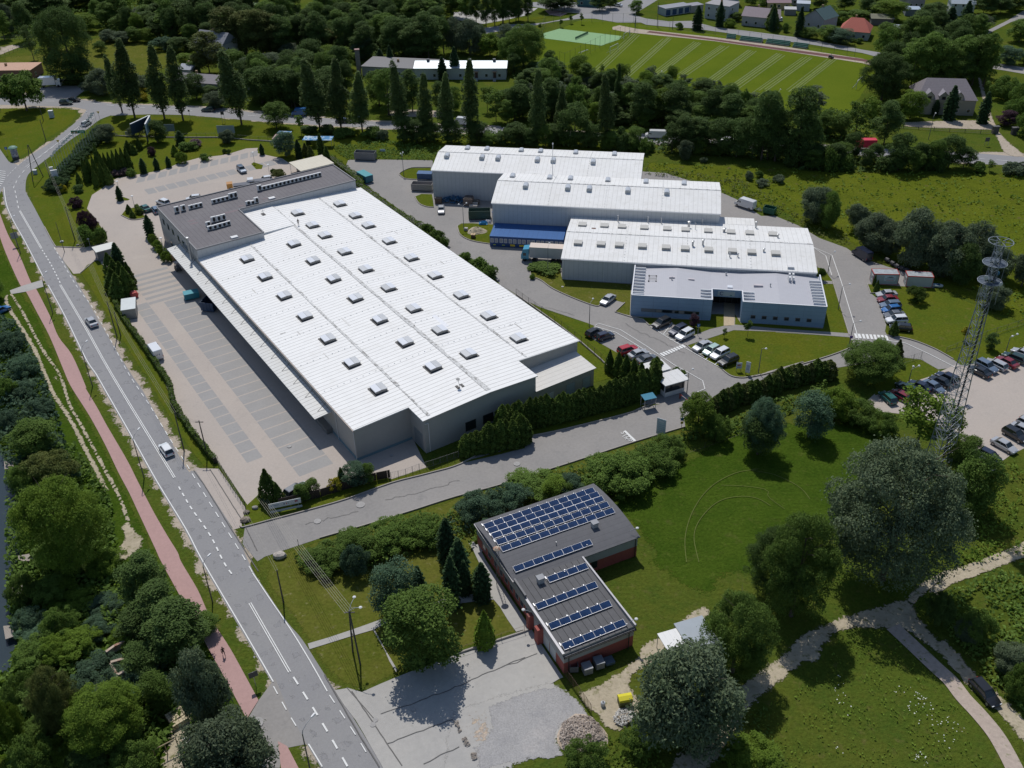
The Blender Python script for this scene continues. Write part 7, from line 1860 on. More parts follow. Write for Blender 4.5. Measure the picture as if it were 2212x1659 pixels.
shelter('p',(1405,812),(1560,765),5.2,2.6,mat('white_sheet',(.70,.70,.69),.5,vary=.04,seam=[(0,.8,.05,(.6,.6,.6))]),'white sheet-roofed open shelter behind the big oak',name='open_shelter')
shelter('p',(1565,762),(1800,690),6,2.75,flat((.30,.34,.38)),'grey-blue sheet roof beside the white one under the oak',name='open_shelter')
# yellow container, cylinder
X,Y=gw('p',1003,1140); r=thing('clothes_bank',(X,Y,.12),.18,'yellow lidded container standing on the dirt by the silver willow','container'); MB().box(-.85,.85,-.6,.6,.1,1.1).build('body',flat((.10,.11,.03)),r); MB().loft([[(x,-.65,1.05),(x,-.55,1.35),(x,0,1.55),(x,.55,1.35),(x,.65,1.05)] for x in (-.9,.9)]).build('lid',flat((.62,.55,.02)),r)
X,Y=gw('p',828,1155); r=thing('gas_cylinder',(X,Y,.12),0,'small white drum on the bare ground by the brown gate','drum'); MB().lathe([(.28,0),(.3,.1),(.3,.6),(.2,.7)],(0,0,0)).build('drum',flat((.5,.52,.54)),r); MB().lathe([(.12,.7),(.12,.78)]).build('cap',M_dark,r)
def stones(name,poly,n,s,m,seed,zf):
    P=G(poly); A=np.array(P); r=random.Random(seed); mb=MB(); cnt=0; c=A.mean(0); R=np.max(np.linalg.norm(A-c,axis=1))
    while cnt<n:
        x=r.uniform(*[A[:,0].min(),A[:,0].max()]);y=r.uniform(A[:,1].min(),A[:,1].max())
        if not pip(P,np.array([x]),np.array([y]))[0]: continue
        q=min(1,math.hypot(x-c[0],y-c[1])/R); z=zf*(1-q**2)*r.uniform(.6,1.05)+.12; k=s*r.uniform(.4,1.3); v=[]
        for i in range(5): a=2*PI*i/5+r.random(); v.append((x+math.cos(a)*k*r.uniform(.5,1),y+math.sin(a)*k*r.uniform(.5,1),z+r.uniform(-.3,.2)*k))
        v.append((x,y,z+k*r.uniform(.4,.8))); mb.add(v,[(i,(i+1)%5,5) for i in range(5)]); cnt+=1
    o=mb.build(name,m); o['kind']='stuff'; return o
M_rock=mat('broken_stone',(.48,.41,.35),.9,vary=.35,vs=3,layers=[(1.2,.5,.6,(.34,.28,.24),.8)])
stones('broken_stone','p 500,1310 620,1250 740,1260 840,1380 850,1420 640,1560 540,1560 480,1430',2200,.17,M_rock,5,1.25)
stones('white_rubble','p 910,1250 960,1190 1030,1195 1115,1240 1060,1290 990,1330 920,1300',420,.17,mat('white_debris',(.58,.56,.52),.8,vary=.35,vs=4,layers=[(2,.6,.64,(.5,.3,.05),.8)]),6,.55)
for s_ in ('o 1640,1280 1665,1265 1700,1360 1680,1380','o 1700,1420 1740,1410 1770,1480 1740,1490','o 1775,1540 1820,1540 1825,1590 1790,1595'): stones('broken_kerb',s_,45,.16,flat((.38,.33,.28)),7,.2)
def boulder(k,x,y,s,label,seed,c=(.26,.25,.23)):
    X,Y=gw(k,x,y); r=random.Random(seed); n=9; vs=[];fs=[]
    for j,(rr,zz) in enumerate(((.9,0),(1.05,.35),(.85,.7),(.4,.95))):
        for i in range(n): a=2*PI*i/n; q=s*rr*r.uniform(.85,1.1); vs.append((math.cos(a)*q,math.sin(a)*q*.75,s*zz*.85+r.uniform(-.05,.05)*s))
    for j in range(3): fs+=[(j*n+i,j*n+(i+1)%n,(j+1)*n+(i+1)%n,(j+1)*n+i) for i in range(n)]
    fs.append(tuple(range(3*n,4*n))); o=MB().add(vs,fs).build('boulder',mat('boulder_stone',c,.9,vary=.25,vs=4)); o.location=(X,Y,.05); tag(o,label,'boulder')
boulder('k',240,1465,1.05,'large pale boulder at the mouth of the access road',1,(.42,.38,.34)); boulder('k',42,1075,.55,'grey boulder on the corner lawn beside the access road',2); boulder('j',1985,1110,.55,'smaller brown boulder on the corner lawn by the gate end',3,(.2,.17,.14)); boulder('j',1975,1175,.85,'biggest brown boulder on the corner lawn by the gate end',4,(.24,.2,.16)); boulder('e',498,440,.5,'white painted boulder at the tip of the roadside lawn',5,(.6,.6,.57)); boulder('e',626,468,.45,'grey boulder at the entrance edge of the roadside lawn',6)
# ---------------- lamps ----------------
def dirpix(k,h0,h1,z):
    a=np.array(gw(k,*h0,z));b=np.array(gw(k,*h1,z)); return b-a
def street_lamp(k,base,top,head,label,group,col=(.10,.095,.09),r0=.11,name='street_lamp'):
    b=pix(k,*base); X,Y=gp(*b); h=height(b,pix(k,*top),14); d=dirpix(k,top,head,h+.9); L=np.linalg.norm(d); d=d/L*min(L,1.9)
    r=thing(name,(X,Y,.1),0,label,'street lamp',group)
    MB().tube((0,0,0),(0,0,h),r0,r0*.6,n=8).build('pole',flat(col),r)
    MB().path([(0,0,h),(d[0]*.1,d[1]*.1,h+.5),(d[0]*.45,d[1]*.45,h+.85),(d[0],d[1],h+.95)],.05,n=5).build('arm',flat((.3,.3,.31)),r)
    t=math.atan2(d[1],d[0]); o=MB().loft([[(x,-w_,0),(x,-w_*.7,.12),(x,w_*.7,.12),(x,w_,0)] for x,w_ in ((-.1,.06),(.1,.14),(.5,.15),(.62,.06))]).build('lamp_head',M_trim,r); o.location=(d[0],d[1],h+.9); o.rotation_euler=(0,0,t)
gl='street lamps along the main road'
for i,(k,b,t,h) in enumerate((('e',(165,530),(85,290),(125,258)),('e',(425,1010),(355,750),(400,708)),('e',(745,1600),(675,1320),(728,1270)),('j',(1160,830),(1075,535),(1135,466)),('n',(1710,320),(1583,40),(1632,-8)),('o',(495,1720),(438,1385),(522,1285)))):
    street_lamp(k,b,t,h,'%s from the top of the dark lamp posts beside the pink path'%ORD[i],gl)
g_='lamp posts of the service yard'
for k,b,t,hs,l in (('h',(718,1222),(720,1042),[(745,1012)],'lamp post at the warehouse fence by the dark cars'),('h',(385,790),(358,588),[(372,560)],'lamp post in front of the white lorry trailer'),('x',(572,1342),(548,1022),[(490,1015),(605,995)],'two-armed lamp post on the grass island by the sand heap'),('b',(1237,1412),(1221,1257),[(1210,1250),(1230,1233)],'two-headed lamp post on the far grass island'),
  ('l',(1502,255),(1517,85),[(1485,132),(1548,72)],'two-headed lamp post beside the gatehouse'),('h',(2078,1592),(2110,1402),[(2142,1415)],'lamp post on the office lawn by the white signs'),('i',(628,795),(656,655),[(708,618)],'lamp post at the right end of the nearest hall'),('i',(712,1085),(742,903),[(798,897)],'lamp post on the grass strip right of the office'),('i',(802,1365),(838,1200),[(892,1197)],'lamp post at the zebra crossing by the office lawn'),('m',(1278,168),(1303,62),[(1313,50),(1368,42)],'lamp post on the grass patch behind the parked row'),('t',(1448,295),(1490,145),[(1510,148),(1578,122)],'lamp post above the red saloon in the east car park'),
  ('F',(1195,240),(1197,70),[(1180,55)],'tall lamp post at the far crossroads'),('d',(220,830),(222,745),[(238,732)],'lamp post at the lower edge of the striped pitch'),('c',(1292,640),(1298,590),[(1303,585)],'lamp post among saplings below the striped pitch'),('d',(1440,1130),(1455,940),[(1470,925)],'A-shaped lamp post on the lawn by the brown fence'),('a',(750,1090),(715,925),[(690,882)],'dark lamp post between road and flagpoles'),('C',(1045,450),(1035,385),[(1010,355)],'small lamp post by the dark trees beyond the highway')):
    bx=pix(k,*b); X,Y=gp(*bx); h=height(bx,pix(k,*t),14); r=thing('lamp_post',(X,Y,.1),0,l,'lamp post',g_); MB().tube((0,0,0),(0,0,h),.09,.055,n=6).build('pole',flat((.16,.16,.16)),r)
    for hd in hs:
        d=dirpix(k,t,hd,h+.4); L=np.linalg.norm(d); d=d/L*min(L,1.7); MB().path([(0,0,h-.02),(d[0]*.3,d[1]*.3,h+.25),(d[0],d[1],h+.35)],.035,n=4).build('arm',flat((.3,.3,.3)),r)
        o=MB().lathe([(.05,-.1),(.2,-.02),(.24,.1),(.12,.24)],(0,0,0),10).build('lamp_head',M_trim,r); o.location=(d[0],d[1],h+.35)
for k,b,t,l in (('a',(2048,1312),(2032,1228),'white disc lamp near the shrub island of the car park'),('b',(158,1410),(142,1327),'white disc lamp between the shrub bed and carport'),('e',(1090,185),(1055,72),'white disc lamp on the grass island with two conifers'),('a',(965,1555),(952,1462),'white disc lamp by the thin spruce of the car park'),('e',(728,478),(712,415),'white disc lamp at the warehouse entrance'),('e',(1330,560),(1275,358),'thin white-headed lamp beside the lime shrubs')):
    bx=pix(k,*b); X,Y=gp(*bx); h=min(5,height(bx,pix(k,*t),14)); r=thing('lamp_post',(X,Y,.1),0,l,'lamp post','disc lamps of the warehouse garden'); MB().tube((0,0,0),(0,0,h),.05,n=6).build('pole',flat((.4,.4,.4)),r); MB().lathe([(.06,-.2),(.14,-.05),(.38,0),(.34,.1),(.05,.16)],(0,0,h),12).build('lamp_head',M_trim,r)
# ---------------- poles and wires ----------------
M_wood=flat((.085,.078,.07),.9)
TOPS={}
def pole(key,k,base,top,label,arm=0,second=None,r0=.13,lamps=()):
    b=pix(k,*base); 
    if second: c=pix(k,*second); A=np.array(gp(*b));B=np.array(gp(*c)); M=(A+B)/2; m_=proj(M[0],M[1],0); h=height(m_,pix(k,*top),16)
    else: M=np.array(gp(*b)); h=height(b,pix(k,*top),16)
    r=thing('utility_pole',(M[0],M[1],0),0,label,'utility pole','utility poles by the main road')
    if second:
        for q in (A,B): d=q-M; MB().tube((d[0],d[1],0),(d[0]*.04,d[1]*.04,h),r0,r0*.8,n=7).build('leg',M_wood,r)
        MB().tube(((A-M)[0]*.5,(A-M)[1]*.5,h*.5),((B-M)[0]*.5,(B-M)[1]*.5,h*.5),.06,n=5).build('brace',M_wood,r)
    else: MB().tube((0,0,0),(0,0,h),r0,r0*.7,n=7).build('shaft',M_wood,r)
    if arm:
        m=MB(); m.box(-.7,.7,-.05,.05,h-.35,h-.22); m.build('crossarm',M_dark,r)
    for hd in lamps:
        d=dirpix(k,top,hd,h+.5); L=np.linalg.norm(d); d=d/L*min(L,1.8); MB().path([(0,0,h),(d[0]*.4,d[1]*.4,h+.6),(d[0],d[1],h+.75)],.04,n=5).build('lamp_arm',flat((.3,.33,.36)),r)
        o=MB().lathe([(.05,-.1),(.2,-.04),(.24,.06),(.1,.16)],(0,0,0),10).build('lamp_head',M_trim,r); o.location=(d[0],d[1],h+.75)
    TOPS[key]=(M[0],M[1],h)
pole('A','o',(828,720),(802,390),'splayed double-leg pole with two lamps at the concrete yard',1,(888,822),lamps=((860,290),(898,395)))
pole('B','o',(270,322),(200,60),'single dark pole on the verge above the lawn path')
pole('C','j',(1482,612),(1425,300),'dark pole on the grass strip beside the white hatchback')
pole('D','j',(1667,645),(1605,368),'crossarm pole beside the sliding gate',1)
pole('E','e',(942,1205),(893,915),'left dark pole below the sheet-metal shed'); pole('F','e',(972,1195),(942,1000),'right dark pole below the sheet-metal shed')
pole('G','e',(605,430),(545,155),'leaning dark pole among the garden junipers'); pole('H','e',(520,520),(472,280),'thin dark pole at the tip of the roadside lawn',r0=.08)
pole('I','a',(265,1462),(225,1165),'A-frame pole beside the white pylon sign',0,(348,1422)); pole('J','a',(412,1462),(350,1285),'dark pole left of the white pylon sign')
pole('K','a',(370,1132),(323,960),'pale concrete pole on the corner lawn by the road'); pole('L','a',(350,972),(318,850),'grey pole in the middle of the corner lawn')
pole('M','k',(85,1010),(72,958),'short dark post on the corner lawn by the sign')
pole('N','k',(400,1420),(385,1320),'thin post in the bushes by the access road',r0=.06)
pole('O','B',(530,262),(540,150),'pole at the pitch fence below the garages'); pole('Q','B',(395,240),(410,20),'tall pole between the crossroads and garages'); pole('R','a',(388,590),(368,490),'grey pole in the clearing beyond the highway'); pole('S','G',(1690,1140),(1740,935),'grey leaning pole beside the bend of the gate track'); pole('T','G',(1610,470),(1640,330),'thin pole beside the rising lane')
def wires(a,b,n,label,r=.014,sag=.5,sp=.3):
    A=Vector(TOPS[a]);B=Vector(TOPS[b]); o0=None
    root=thing('power_line',(0,0,0),0,label,'power line')
    d=(B-A); p=Vector((-d.y,d.x,0)).normalized()
    for i in range(n):
        off=p*((i-(n-1)/2)*sp); pts=[A+off+d*t-Vector((0,0,sag*4*t*(1-t)+.15)) for t in np.linspace(0,1,9)]; MB().path(pts,r,n=3).build('wire',flat((.3,.28,.24)),root)
wires('A','M',5,'power lines from the splayed pole to the corner post',.018,.3); wires('D','C',3,'power lines beside the gate'); wires('C','E',3,'power lines along the hedge of the warehouse yard'); wires('E','G',4,'power lines over the roadside lawn',.014,1.); wires('G','J',3,'power lines over the garden junipers'); wires('B','D',2,'power lines over the junction',.012,.8)
# ---------------- lattice tower ----------------
tx,ty=gw('m',1490,884)
TW=thing('radio_tower',(tx,ty,0),.5,'tall lattice radio tower with ring platforms and antennas','tower'); HT=43
M_tw=mat('tower_steel',(.26,.29,.33),.5,.4,vary=.15,vs=1)
def tr(z): return 2.5-(2.5-1.0)*min(1,z/31) if z<31 else 1.0-.35*(z-31)/12
legs=[(math.cos(a),math.sin(a)) for a in (PI/2,PI/2+2*PI/3,PI/2+4*PI/3)]
for c,s in legs:
    m=MB(); zz=np.linspace(0,HT,16)
    for a,b in zip(zz,zz[1:]): m.tube((c*tr(a),s*tr(a),a),(c*tr(b),s*tr(b),b),.08 if a<30 else .06,n=6)
    m.build('leg',M_tw,TW)
z=1.; 
while z<HT-1:
    st_=1.75 if z<31 else 1.4; m=MB()
    for i in range(3):
        (c,s),(c2,s2)=legs[i],legs[(i+1)%3]; a,b,e=tr(z),tr(z+st_),tr(z+st_/2)
        m.tube((c*a,s*a,z),(c2*b,s2*b,z+st_),.036,n=4); m.tube((c2*a,s2*a,z),(c*b,s*b,z+st_),.036,n=4); m.tube((c*a,s*a,z),(c2*a,s2*a,z),.036,n=4)
    m.build('bracing',M_tw,TW); z+=st_
m=MB(); 
for dx in (.0,.3): m.tube((.9*legs[2][0]+dx*.7,.9*legs[2][1]+dx,0),(.6*legs[2][0]+dx,.6*legs[2][1]+dx*.5,HT-1),.05,n=4)
for z in np.arange(.5,HT-1,.6): f=.9-.3*z/HT; m.tube((f*legs[2][0],f*legs[2][1],z),(f*legs[2][0]+.25,f*legs[2][1]+.25,z),.02,n=3)
m.tube((.4,-.5,0),(.3,-.3,38),.09,n=5); m.build('ladder_and_cables',flat((.04,.045,.055)),TW)
def ring(z,R,grating=True):
    m=MB(); n=24
    for i in range(n): a=2*PI*i/n;b=2*PI*(i+1)/n; m.tube((R*math.cos(a),R*math.sin(a),z),(R*math.cos(b),R*math.sin(b),z),.055,n=4)
    for i in range(6): a=2*PI*i/6; m.tube((.4*math.cos(a),.4*math.sin(a),z),(R*math.cos(a),R*math.sin(a),z),.05,n=4)
    o=m.build('ring_platform',M_tw,TW)
    if grating:
        m=MB()
        for i in range(n): a=2*PI*i/n;b=2*PI*(i+1)/n; m.add([(.7*math.cos(a),.7*math.sin(a),z-.03),((R-.1)*math.cos(a),(R-.1)*math.sin(a),z-.03),((R-.1)*math.cos(b),(R-.1)*math.sin(b),z-.03),(.7*math.cos(b),.7*math.sin(b),z-.03)],[(0,1,2,3)])
        m.build('grating',flat((.06,.08,.11)),o)
ring(42.7,1.7,False); ring(39.3,1.7); ring(36.3,1.7); ring(33,1.65)
for i,(a,zc_,R_) in enumerate(((3.6,34.6,2.3),(3.3,34.6,2.2),(5.1,33.6,1.7),(5.7,33.8,1.8))): MB().box(-.13,.13,-.18,.18,-1.1,1.1).build('panel_antenna',flat((.55,.58,.56)),TW); o=TW.children[-1]; o.location=(R_*math.cos(a),R_*math.sin(a),zc_); o.rotation_euler=(0,0,a)
for a,zc_,c_ in ((3.4,37.6,(.5,.5,.5)),(.2,36.9,(.03,.14,.25)),(4.6,36.7,(.5,.5,.52))): o=MB().lathe([(.05,-.12),(.35,0),(.35,.14),(.05,.2)],(0,0,0),12).build('dish_antenna',flat(c_),TW); o.location=(1.9*math.cos(a),1.9*math.sin(a),zc_); o.rotation_euler=(PI/2,0,a+PI/2)
m=MB(); [m.tube((1.65*math.cos(a),1.65*math.sin(a),33),(1.65*math.cos(a),1.65*math.sin(a),z1_),.035,n=4) for a,z1_ in ((3.4,36.3),(.2,39.3),(3.0,36),(.7,42.7),(5.8,42.7),(4.9,36.3))]; m.build('outer_poles',M_tw,TW)
MB().box(.8,1.8,-2.2,-1.2,14,14.08).build('rest_platform',flat((.1,.11,.14)),TW)
# ---------------- fences and gates ----------------
def fence(s,h,label,sp=2.5,c=(.06,.06,.06),rails=2,slats=0,base=False,name='fence',z0=.05,r=.04,mesh=False):
    P=G(s); R=resample(P,sp)+[P[-1]]; root=thing(name,(R[0][0],R[0][1],z0),0,label,'fence'); o=R[0]; Q=[(p[0]-o[0],p[1]-o[1]) for p in R]
    step=max(1,len(Q)//95+1) if len(Q)>95 else 1
    for p in Q[::step]: MB().tube((p[0],p[1],0),(p[0],p[1],h),r,n=4).build('post',flat(c),root)
    m=MB()
    for a,b in zip(Q,Q[1:]):
        for k in range(rails): zz=h*(.15+.8*k/max(1,rails-1)); m.tube((*a,zz),(*b,zz),r*.5,n=3)
        if slats:
            L=math.dist(a,b); n=int(L/slats)
            for i in range(n): t=(i+.5)/n; x=a[0]+(b[0]-a[0])*t;y=a[1]+(b[1]-a[1])*t; m.tube((x,y,.1),(x,y,h*.97),.014,n=3,caps=False)
    m.build('panel',flat(c),root)
    if base:
        m=MB()
        for a,b in zip(Q,Q[1:]): m.obox(((a[0]+b[0])/2,(a[1]+b[1])/2),(b[0]-a[0],b[1]-a[1]),math.dist(a,b),.2,0,.3)
        m.build('plinth',M_kerb,root)
    return root
fence('h 130,965 430,1180 640,1340 835,1510 880,1560',1.6,'dark railing fence between the warehouse and the office car park',base=True,slats=.3)
fence('k 1135,838 1240,818 1345,775 1450,745 1680,668',1.5,'grey railing fence in front of the recessed warehouse wall',1.3,(.12,.12,.13),slats=.22)
fence('a 930,1095 1340,1110 1780,1108 b 0,1130 190,1140',1.5,'long railing fence on a low wall between garden and highway verge',3,(.05,.05,.05),base=True,slats=.5)
fence('j 1760,740 1980,1085',1.9,'long dark sliding gate with cross bracing at the yard entrance',1.2,(.03,.03,.035),3,name='sliding_gate')
fence('o 1640,748 1870,672 2212,560 p 230,548',1.3,'thin wire fence along the top of the concrete yard',3.5,(.08,.04,.03),base=True)
fence('p 515,905 590,1005 735,1215',1.7,'rusty brown railing gate between brick building and stone pile',.35,(.13,.07,.05),2)
fence('h 1110,1290 2000,1000',.1,'x',99) if 0 else None
fence('i 1580,1440 1900,1310 2212,1210 P 2250,690',1.5,'wire fence between the lawn and the east car park grass',3,(.10,.10,.09),2,slats=.6)
fence('m 1040,0 1200,25 i 1380,1480',1.5,'short mesh fence on the grass patch beside the big tree',2.5,(.10,.10,.1),2,slats=.5)
fence('l 1240,1240 1560,715 1670,680 1780,640 1890,600 1960,560',1.1,'row of wooden posts with wire along the upper meadow edge',5,(.09,.07,.05),1) if 0 else fence('l 1455,755 1565,718 1670,680 1780,645 1890,600 1970,570',1.2,'row of wooden posts with wire along the upper meadow edge',5,(.09,.07,.05),1)
fence('d 1115,1030 1280,1040 1620,1065 1960,1085',1.2,'brown plank fence in front of the grey-roofed villa',4.5,(.09,.07,.065),3,r=.09)
fence('c 480,520 F 1185,575 1230,590 1560,425 1860,290 1860,180',5,'tall net fence on green posts between tennis court and pitch',4,(.03,.06,.045),2,r=.06)
fence('F 1030,320 1060,225 1240,190 1500,200 1860,205',4,'tall net fence on green posts around the far side of the tennis court',4.5,(.03,.06,.045),2,r=.06)
fence('B 205,240 640,285 1000,330 1500,410 2140,500',3.6,'tall fence of thin posts between the running track and the street',5,(.06,.07,.07),2,r=.055)
fence('I -20,345 200,350 375,365',1.8,'dark board fence behind the sandpit',2,(.03,.04,.05),3,r=.08); fence('I 375,365 180,440 0,510',1.8,'dark mesh fence in front of the sandpit',2.5,(.05,.06,.07),3,r=.05)
fence('B 850,190 1400,260 1800,330',1.3,'green garden fence in front of the pale houses',3,(.02,.09,.07),2,slats=.6)
fence('d 1180,-0 1181,1' ,1,'x') if 0 else None
# wooden board fence beside the corner bushes
P=G('k 235,1062 430,1020 570,985 760,925 1020,850 1130,828'); root=thing('board_fence',(P[0][0],P[0][1],0),0,'dark brown board fence behind the bushes along the access road','fence'); 
for a,b in zip(P,P[1:]):
    R=resample([a,b],1.9)+[b]
    for p,q in zip(R,R[1:]):
        if math.dist(p,q)<.3: continue
        o=(p[0]-P[0][0],p[1]-P[0][1]);e=(q[0]-P[0][0],q[1]-P[0][1]); MB().obox(((o[0]+e[0])/2,(o[1]+e[1])/2),(e[0]-o[0],e[1]-o[1]),math.dist(o,e)*.97,.08,.1,1.75).build('panel',mat('dark_boards',(.035,.024,.018),.8,vary=.2,vs=4) if 'db' not in _M else _M['db'],root); _M.setdefault('db',root.children[-1].data.materials[0])
# low red and white barrier at the gatehouse
X,Y=gw('l',1485,268); r=thing('barrier',(X,Y,.15),0,'red and white barrier pole at the gatehouse corner','barrier'); a_,A_,B_=ang('l',(1450,258),(1540,328),1.); MB().tube((A_[0]-X,A_[1]-Y,.9),(B_[0]-X,B_[1]-Y,.95),.045).build('boom',mat('barrier_paint',(.6,.5,.5),.6,seam=[(0,1.,.5,(.45,.05,.04))]),r); MB().box(A_[0]-X-.15,A_[0]-X+.15,A_[1]-Y-.15,A_[1]-Y+.15,0,1).build('housing',flat((.2,.05,.04)),r)
# ---------------- signs ----------------
def sign(k,base,wd,h0,h1,face,label,rot=0.,posts=2,name='sign',cat='sign',txt=None,tc=(.05,.08,.12),ts=.3,th=.08,marks=()):
    X,Y=gw(k,*base); r=thing(name,(X,Y,.05),rot,label,cat)
    xs=(-wd*.4,wd*.4) if posts==2 else (0,)
    for x in xs: MB().tube((x,th/2+.02,0),(x,th/2+.02,h1-.05),.05,n=5).build('post',M_steel,r)
    b=MB().box(-wd/2,wd/2,-th/2,th/2,h0,h1).build('board',flat(face),r)
    if txt:
        for i,t in enumerate(txt):
            q=text(t,ts,flat(tc),'lettering',b,ext=.003); q.location=(0,-th/2-.006,h1-ts*.8-(i*ts*1.25)); q.rotation_euler=(PI/2,0,0)
    for x0,x1,z0,z1,c in marks: MB().box(x0,x1,-th/2-.012,-th/2,z0,z1).build('mark',flat(c),b)
    return r
sign('l',(1288,625),1.7,1.2,4.6,(.42,.48,.52),'tall pale blue information board beside the stop line',-.55,txt=None,marks=[(-.6,.6,z_,z_+.07,(.2,.3,.4)) for z_ in (1.7,2.1,2.5,2.9,3.3)]+[(-.5,.5,3.9,4.2,(.55,.56,.58))])
sign('h',(1918,1582),1.1,.7,2.,(.45,.50,.58),'small blue-grey board on the office lawn',0.,marks=[(-.35,.35,1.3,1.6,(.35,.12,.12)),(-.4,.4,.95,1.05,(.2,.25,.35))]); sign('h',(1988,1606),.9,.4,2.9,(.60,.63,.66),'narrow white pylon board on the office lawn',-.5,marks=[(-.3,.3,1.,2.2,(.35,.42,.5))])
sign('h',(1590,1292),.6,2.,2.7,(.02,.10,.35),'blue square parking sign in front of the office',0,1,th=.04,marks=[(-.12,.12,2.2,2.5,(.5,.55,.6))])
sign('l',(1458,545),.6,2.1,2.7,(.02,.12,.38),'blue road sign with a yellow panel below it at the access road bend',0,1,th=.04,marks=[(-.25,.25,1.4,1.9,(.6,.4,.03))])
sign('i',(803,1385),.6,1.9,2.5,(.06,.06,.28),'round-looking no-parking sign beside the zebra crossing',0,1,th=.04,marks=[(-.3,.3,2.42,2.5,(.4,.05,.06)),(-.3,.3,1.9,1.98,(.4,.05,.06))])
sign('k',(290,1088),5.2,.9,1.9,(.52,.56,.56),'long pale company board at the corner of the access road',math.radians(17),txt=None,marks=[(-2.3,-1.9,1.25,1.6,(.3,.4,.5)),(-1.8,-.9,1.35,1.5,(.25,.3,.38)),(-.2,-.0,1.25,1.5,(.08,.12,.2)),(.2,.35,1.25,1.55,(.4,.12,.12)),(.5,.6,1.25,1.55,(.08,.12,.2)),(1.6,2.1,1.3,1.65,(.3,.08,.1))]); sign('k',(295,1095),5.2,.2,.6,(.42,.48,.48),'lower pale strip board under the company board',math.radians(17))
sign('o',(50,1000),1.2,1.9,2.9,(.08,.08,.085),'grey back of a road sign near the side road mouth',.5,1,th=.04); sign('e',(140,470),1.6,2.,3.6,(.25,.27,.28),'grey back of a board on the lamp post by the pink path',.6,1,th=.05)
sign('a',(655,1165),4.2,3.6,4.6,(.01,.18,.10),'green direction board beside the flagpoles',.1,2,marks=[(-1.8,-.2,3.9,4.2,(.5,.25,.15)),(.4,1.6,3.9,4.2,(.45,.6,.5))],th=.1)
for k,b,l in (('a',(485,1205),'yellow triangular warning sign right of the road bend'),('a',(806,970),'yellow give-way sign near the highway junction')):
    X,Y=gw(k,*b); r=thing('road_sign',(X,Y,.1),0,l,'road sign'); MB().tube((0,.03,0),(0,.03,3.),.04,n=5).build('post',M_steel,r); MB().add([(-.5,0,3.),(.5,0,3.),(0,0,2.15),(-.5,.02,3.),(.5,.02,3.),(0,.02,2.15)],[(0,2,1),(3,4,5),(0,1,4,3),(1,2,5,4),(2,0,3,5)]).build('board',flat((.65,.42,.02)),r)
sign('a',(65,1250),.8,1.8,2.6,(.01,.10,.35),'small blue square sign on the corner lawn tip',0,1,th=.04,marks=[(-.08,.08,1.95,2.4,(.6,.65,.7))])
sign('a',(1375,1090),3.2,1.3,3.6,(.16,.22,.24),'grey-green billboard back on the verge behind the garden',.02); sign('a',(1825,1095),5.6,.9,3.4,(.28,.34,.34),'wide grey-green billboard back under the last left poplar',-.03); sign('a',(1050,1098),3,.5,1.6,(.34,.34,.33),'low grey board beside the garden fence',0)
sign('C',(720,1440),1.1,2.6,3.7,(.05,.05,.055),'dark back of a road sign on the highway verge',0,2,th=.05); sign('C',(225,1380),.6,2.3,2.9,(.1,.1,.1),'small dark back of a round sign on the highway verge',0,1,th=.05)
sign('d',(1905,1180),1.3,1.4,2.6,(.07,.07,.075),'wooden notice frame with a small roof on the lawn by the track',0)
sign('b',(1070,1232),1.6,.5,1.2,(.35,.45,.55),'small white notice on the bank above the service yard',0)
# V-shaped billboard on a mast
X,Y=gw('a',1190,1135); hB=height(pix('a',1190,1135),pix('a',1165,1000),12)
r=thing('billboard',(X,Y,0),0,'large V-shaped billboard on a single mast in the warehouse garden','billboard')
MB().tube((0,0,0),(0,0,4.8),.28,n=10).build('mast',flat((.10,.12,.14)),r)
p0=np.array(gw('a',1165,998,7.6)); p1=np.array(gw('a',1203,928,7.6)); p2=np.array(gw('a',1045,998,7.6)); o=np.array((X,Y))
for a,b,nm,c in ((p0,p1,'pale_face',(.30,.38,.42)),(p2,p1-[.3,0],'dark_face',(.012,.03,.055))):  # one face pale grey-blue, the other nearly black
    a=a-o;b=b-o; f=MB().obox(tuple((a+b)/2),tuple(b-a),math.dist(a,b),.25,4.2,7.5).build(nm,flat(c),r); MB().obox(tuple((a+b)/2),tuple(b-a),math.dist(a,b),.45,7.5,7.62 if nm=='pale_face' else 7.63).build('top_rail',flat((.55,.57,.58)),f)
    if nm=='pale_face':
        for i in range(3):
            t=.2+.24*i; c_=a+(b-a)*t; d_=(b-a)/math.dist(a,b); n_=np.array([d_[1],-d_[0]]); MB().obox(tuple(c_+n_*.14),tuple(d_),1.,.03,5.,6.6).build('lettering',flat((.03,.13,.14)),f)
MB().box(-1.5,1.5,-.1,.1,4.4,4.7).build('beam',flat((.1,.12,.14)),r)
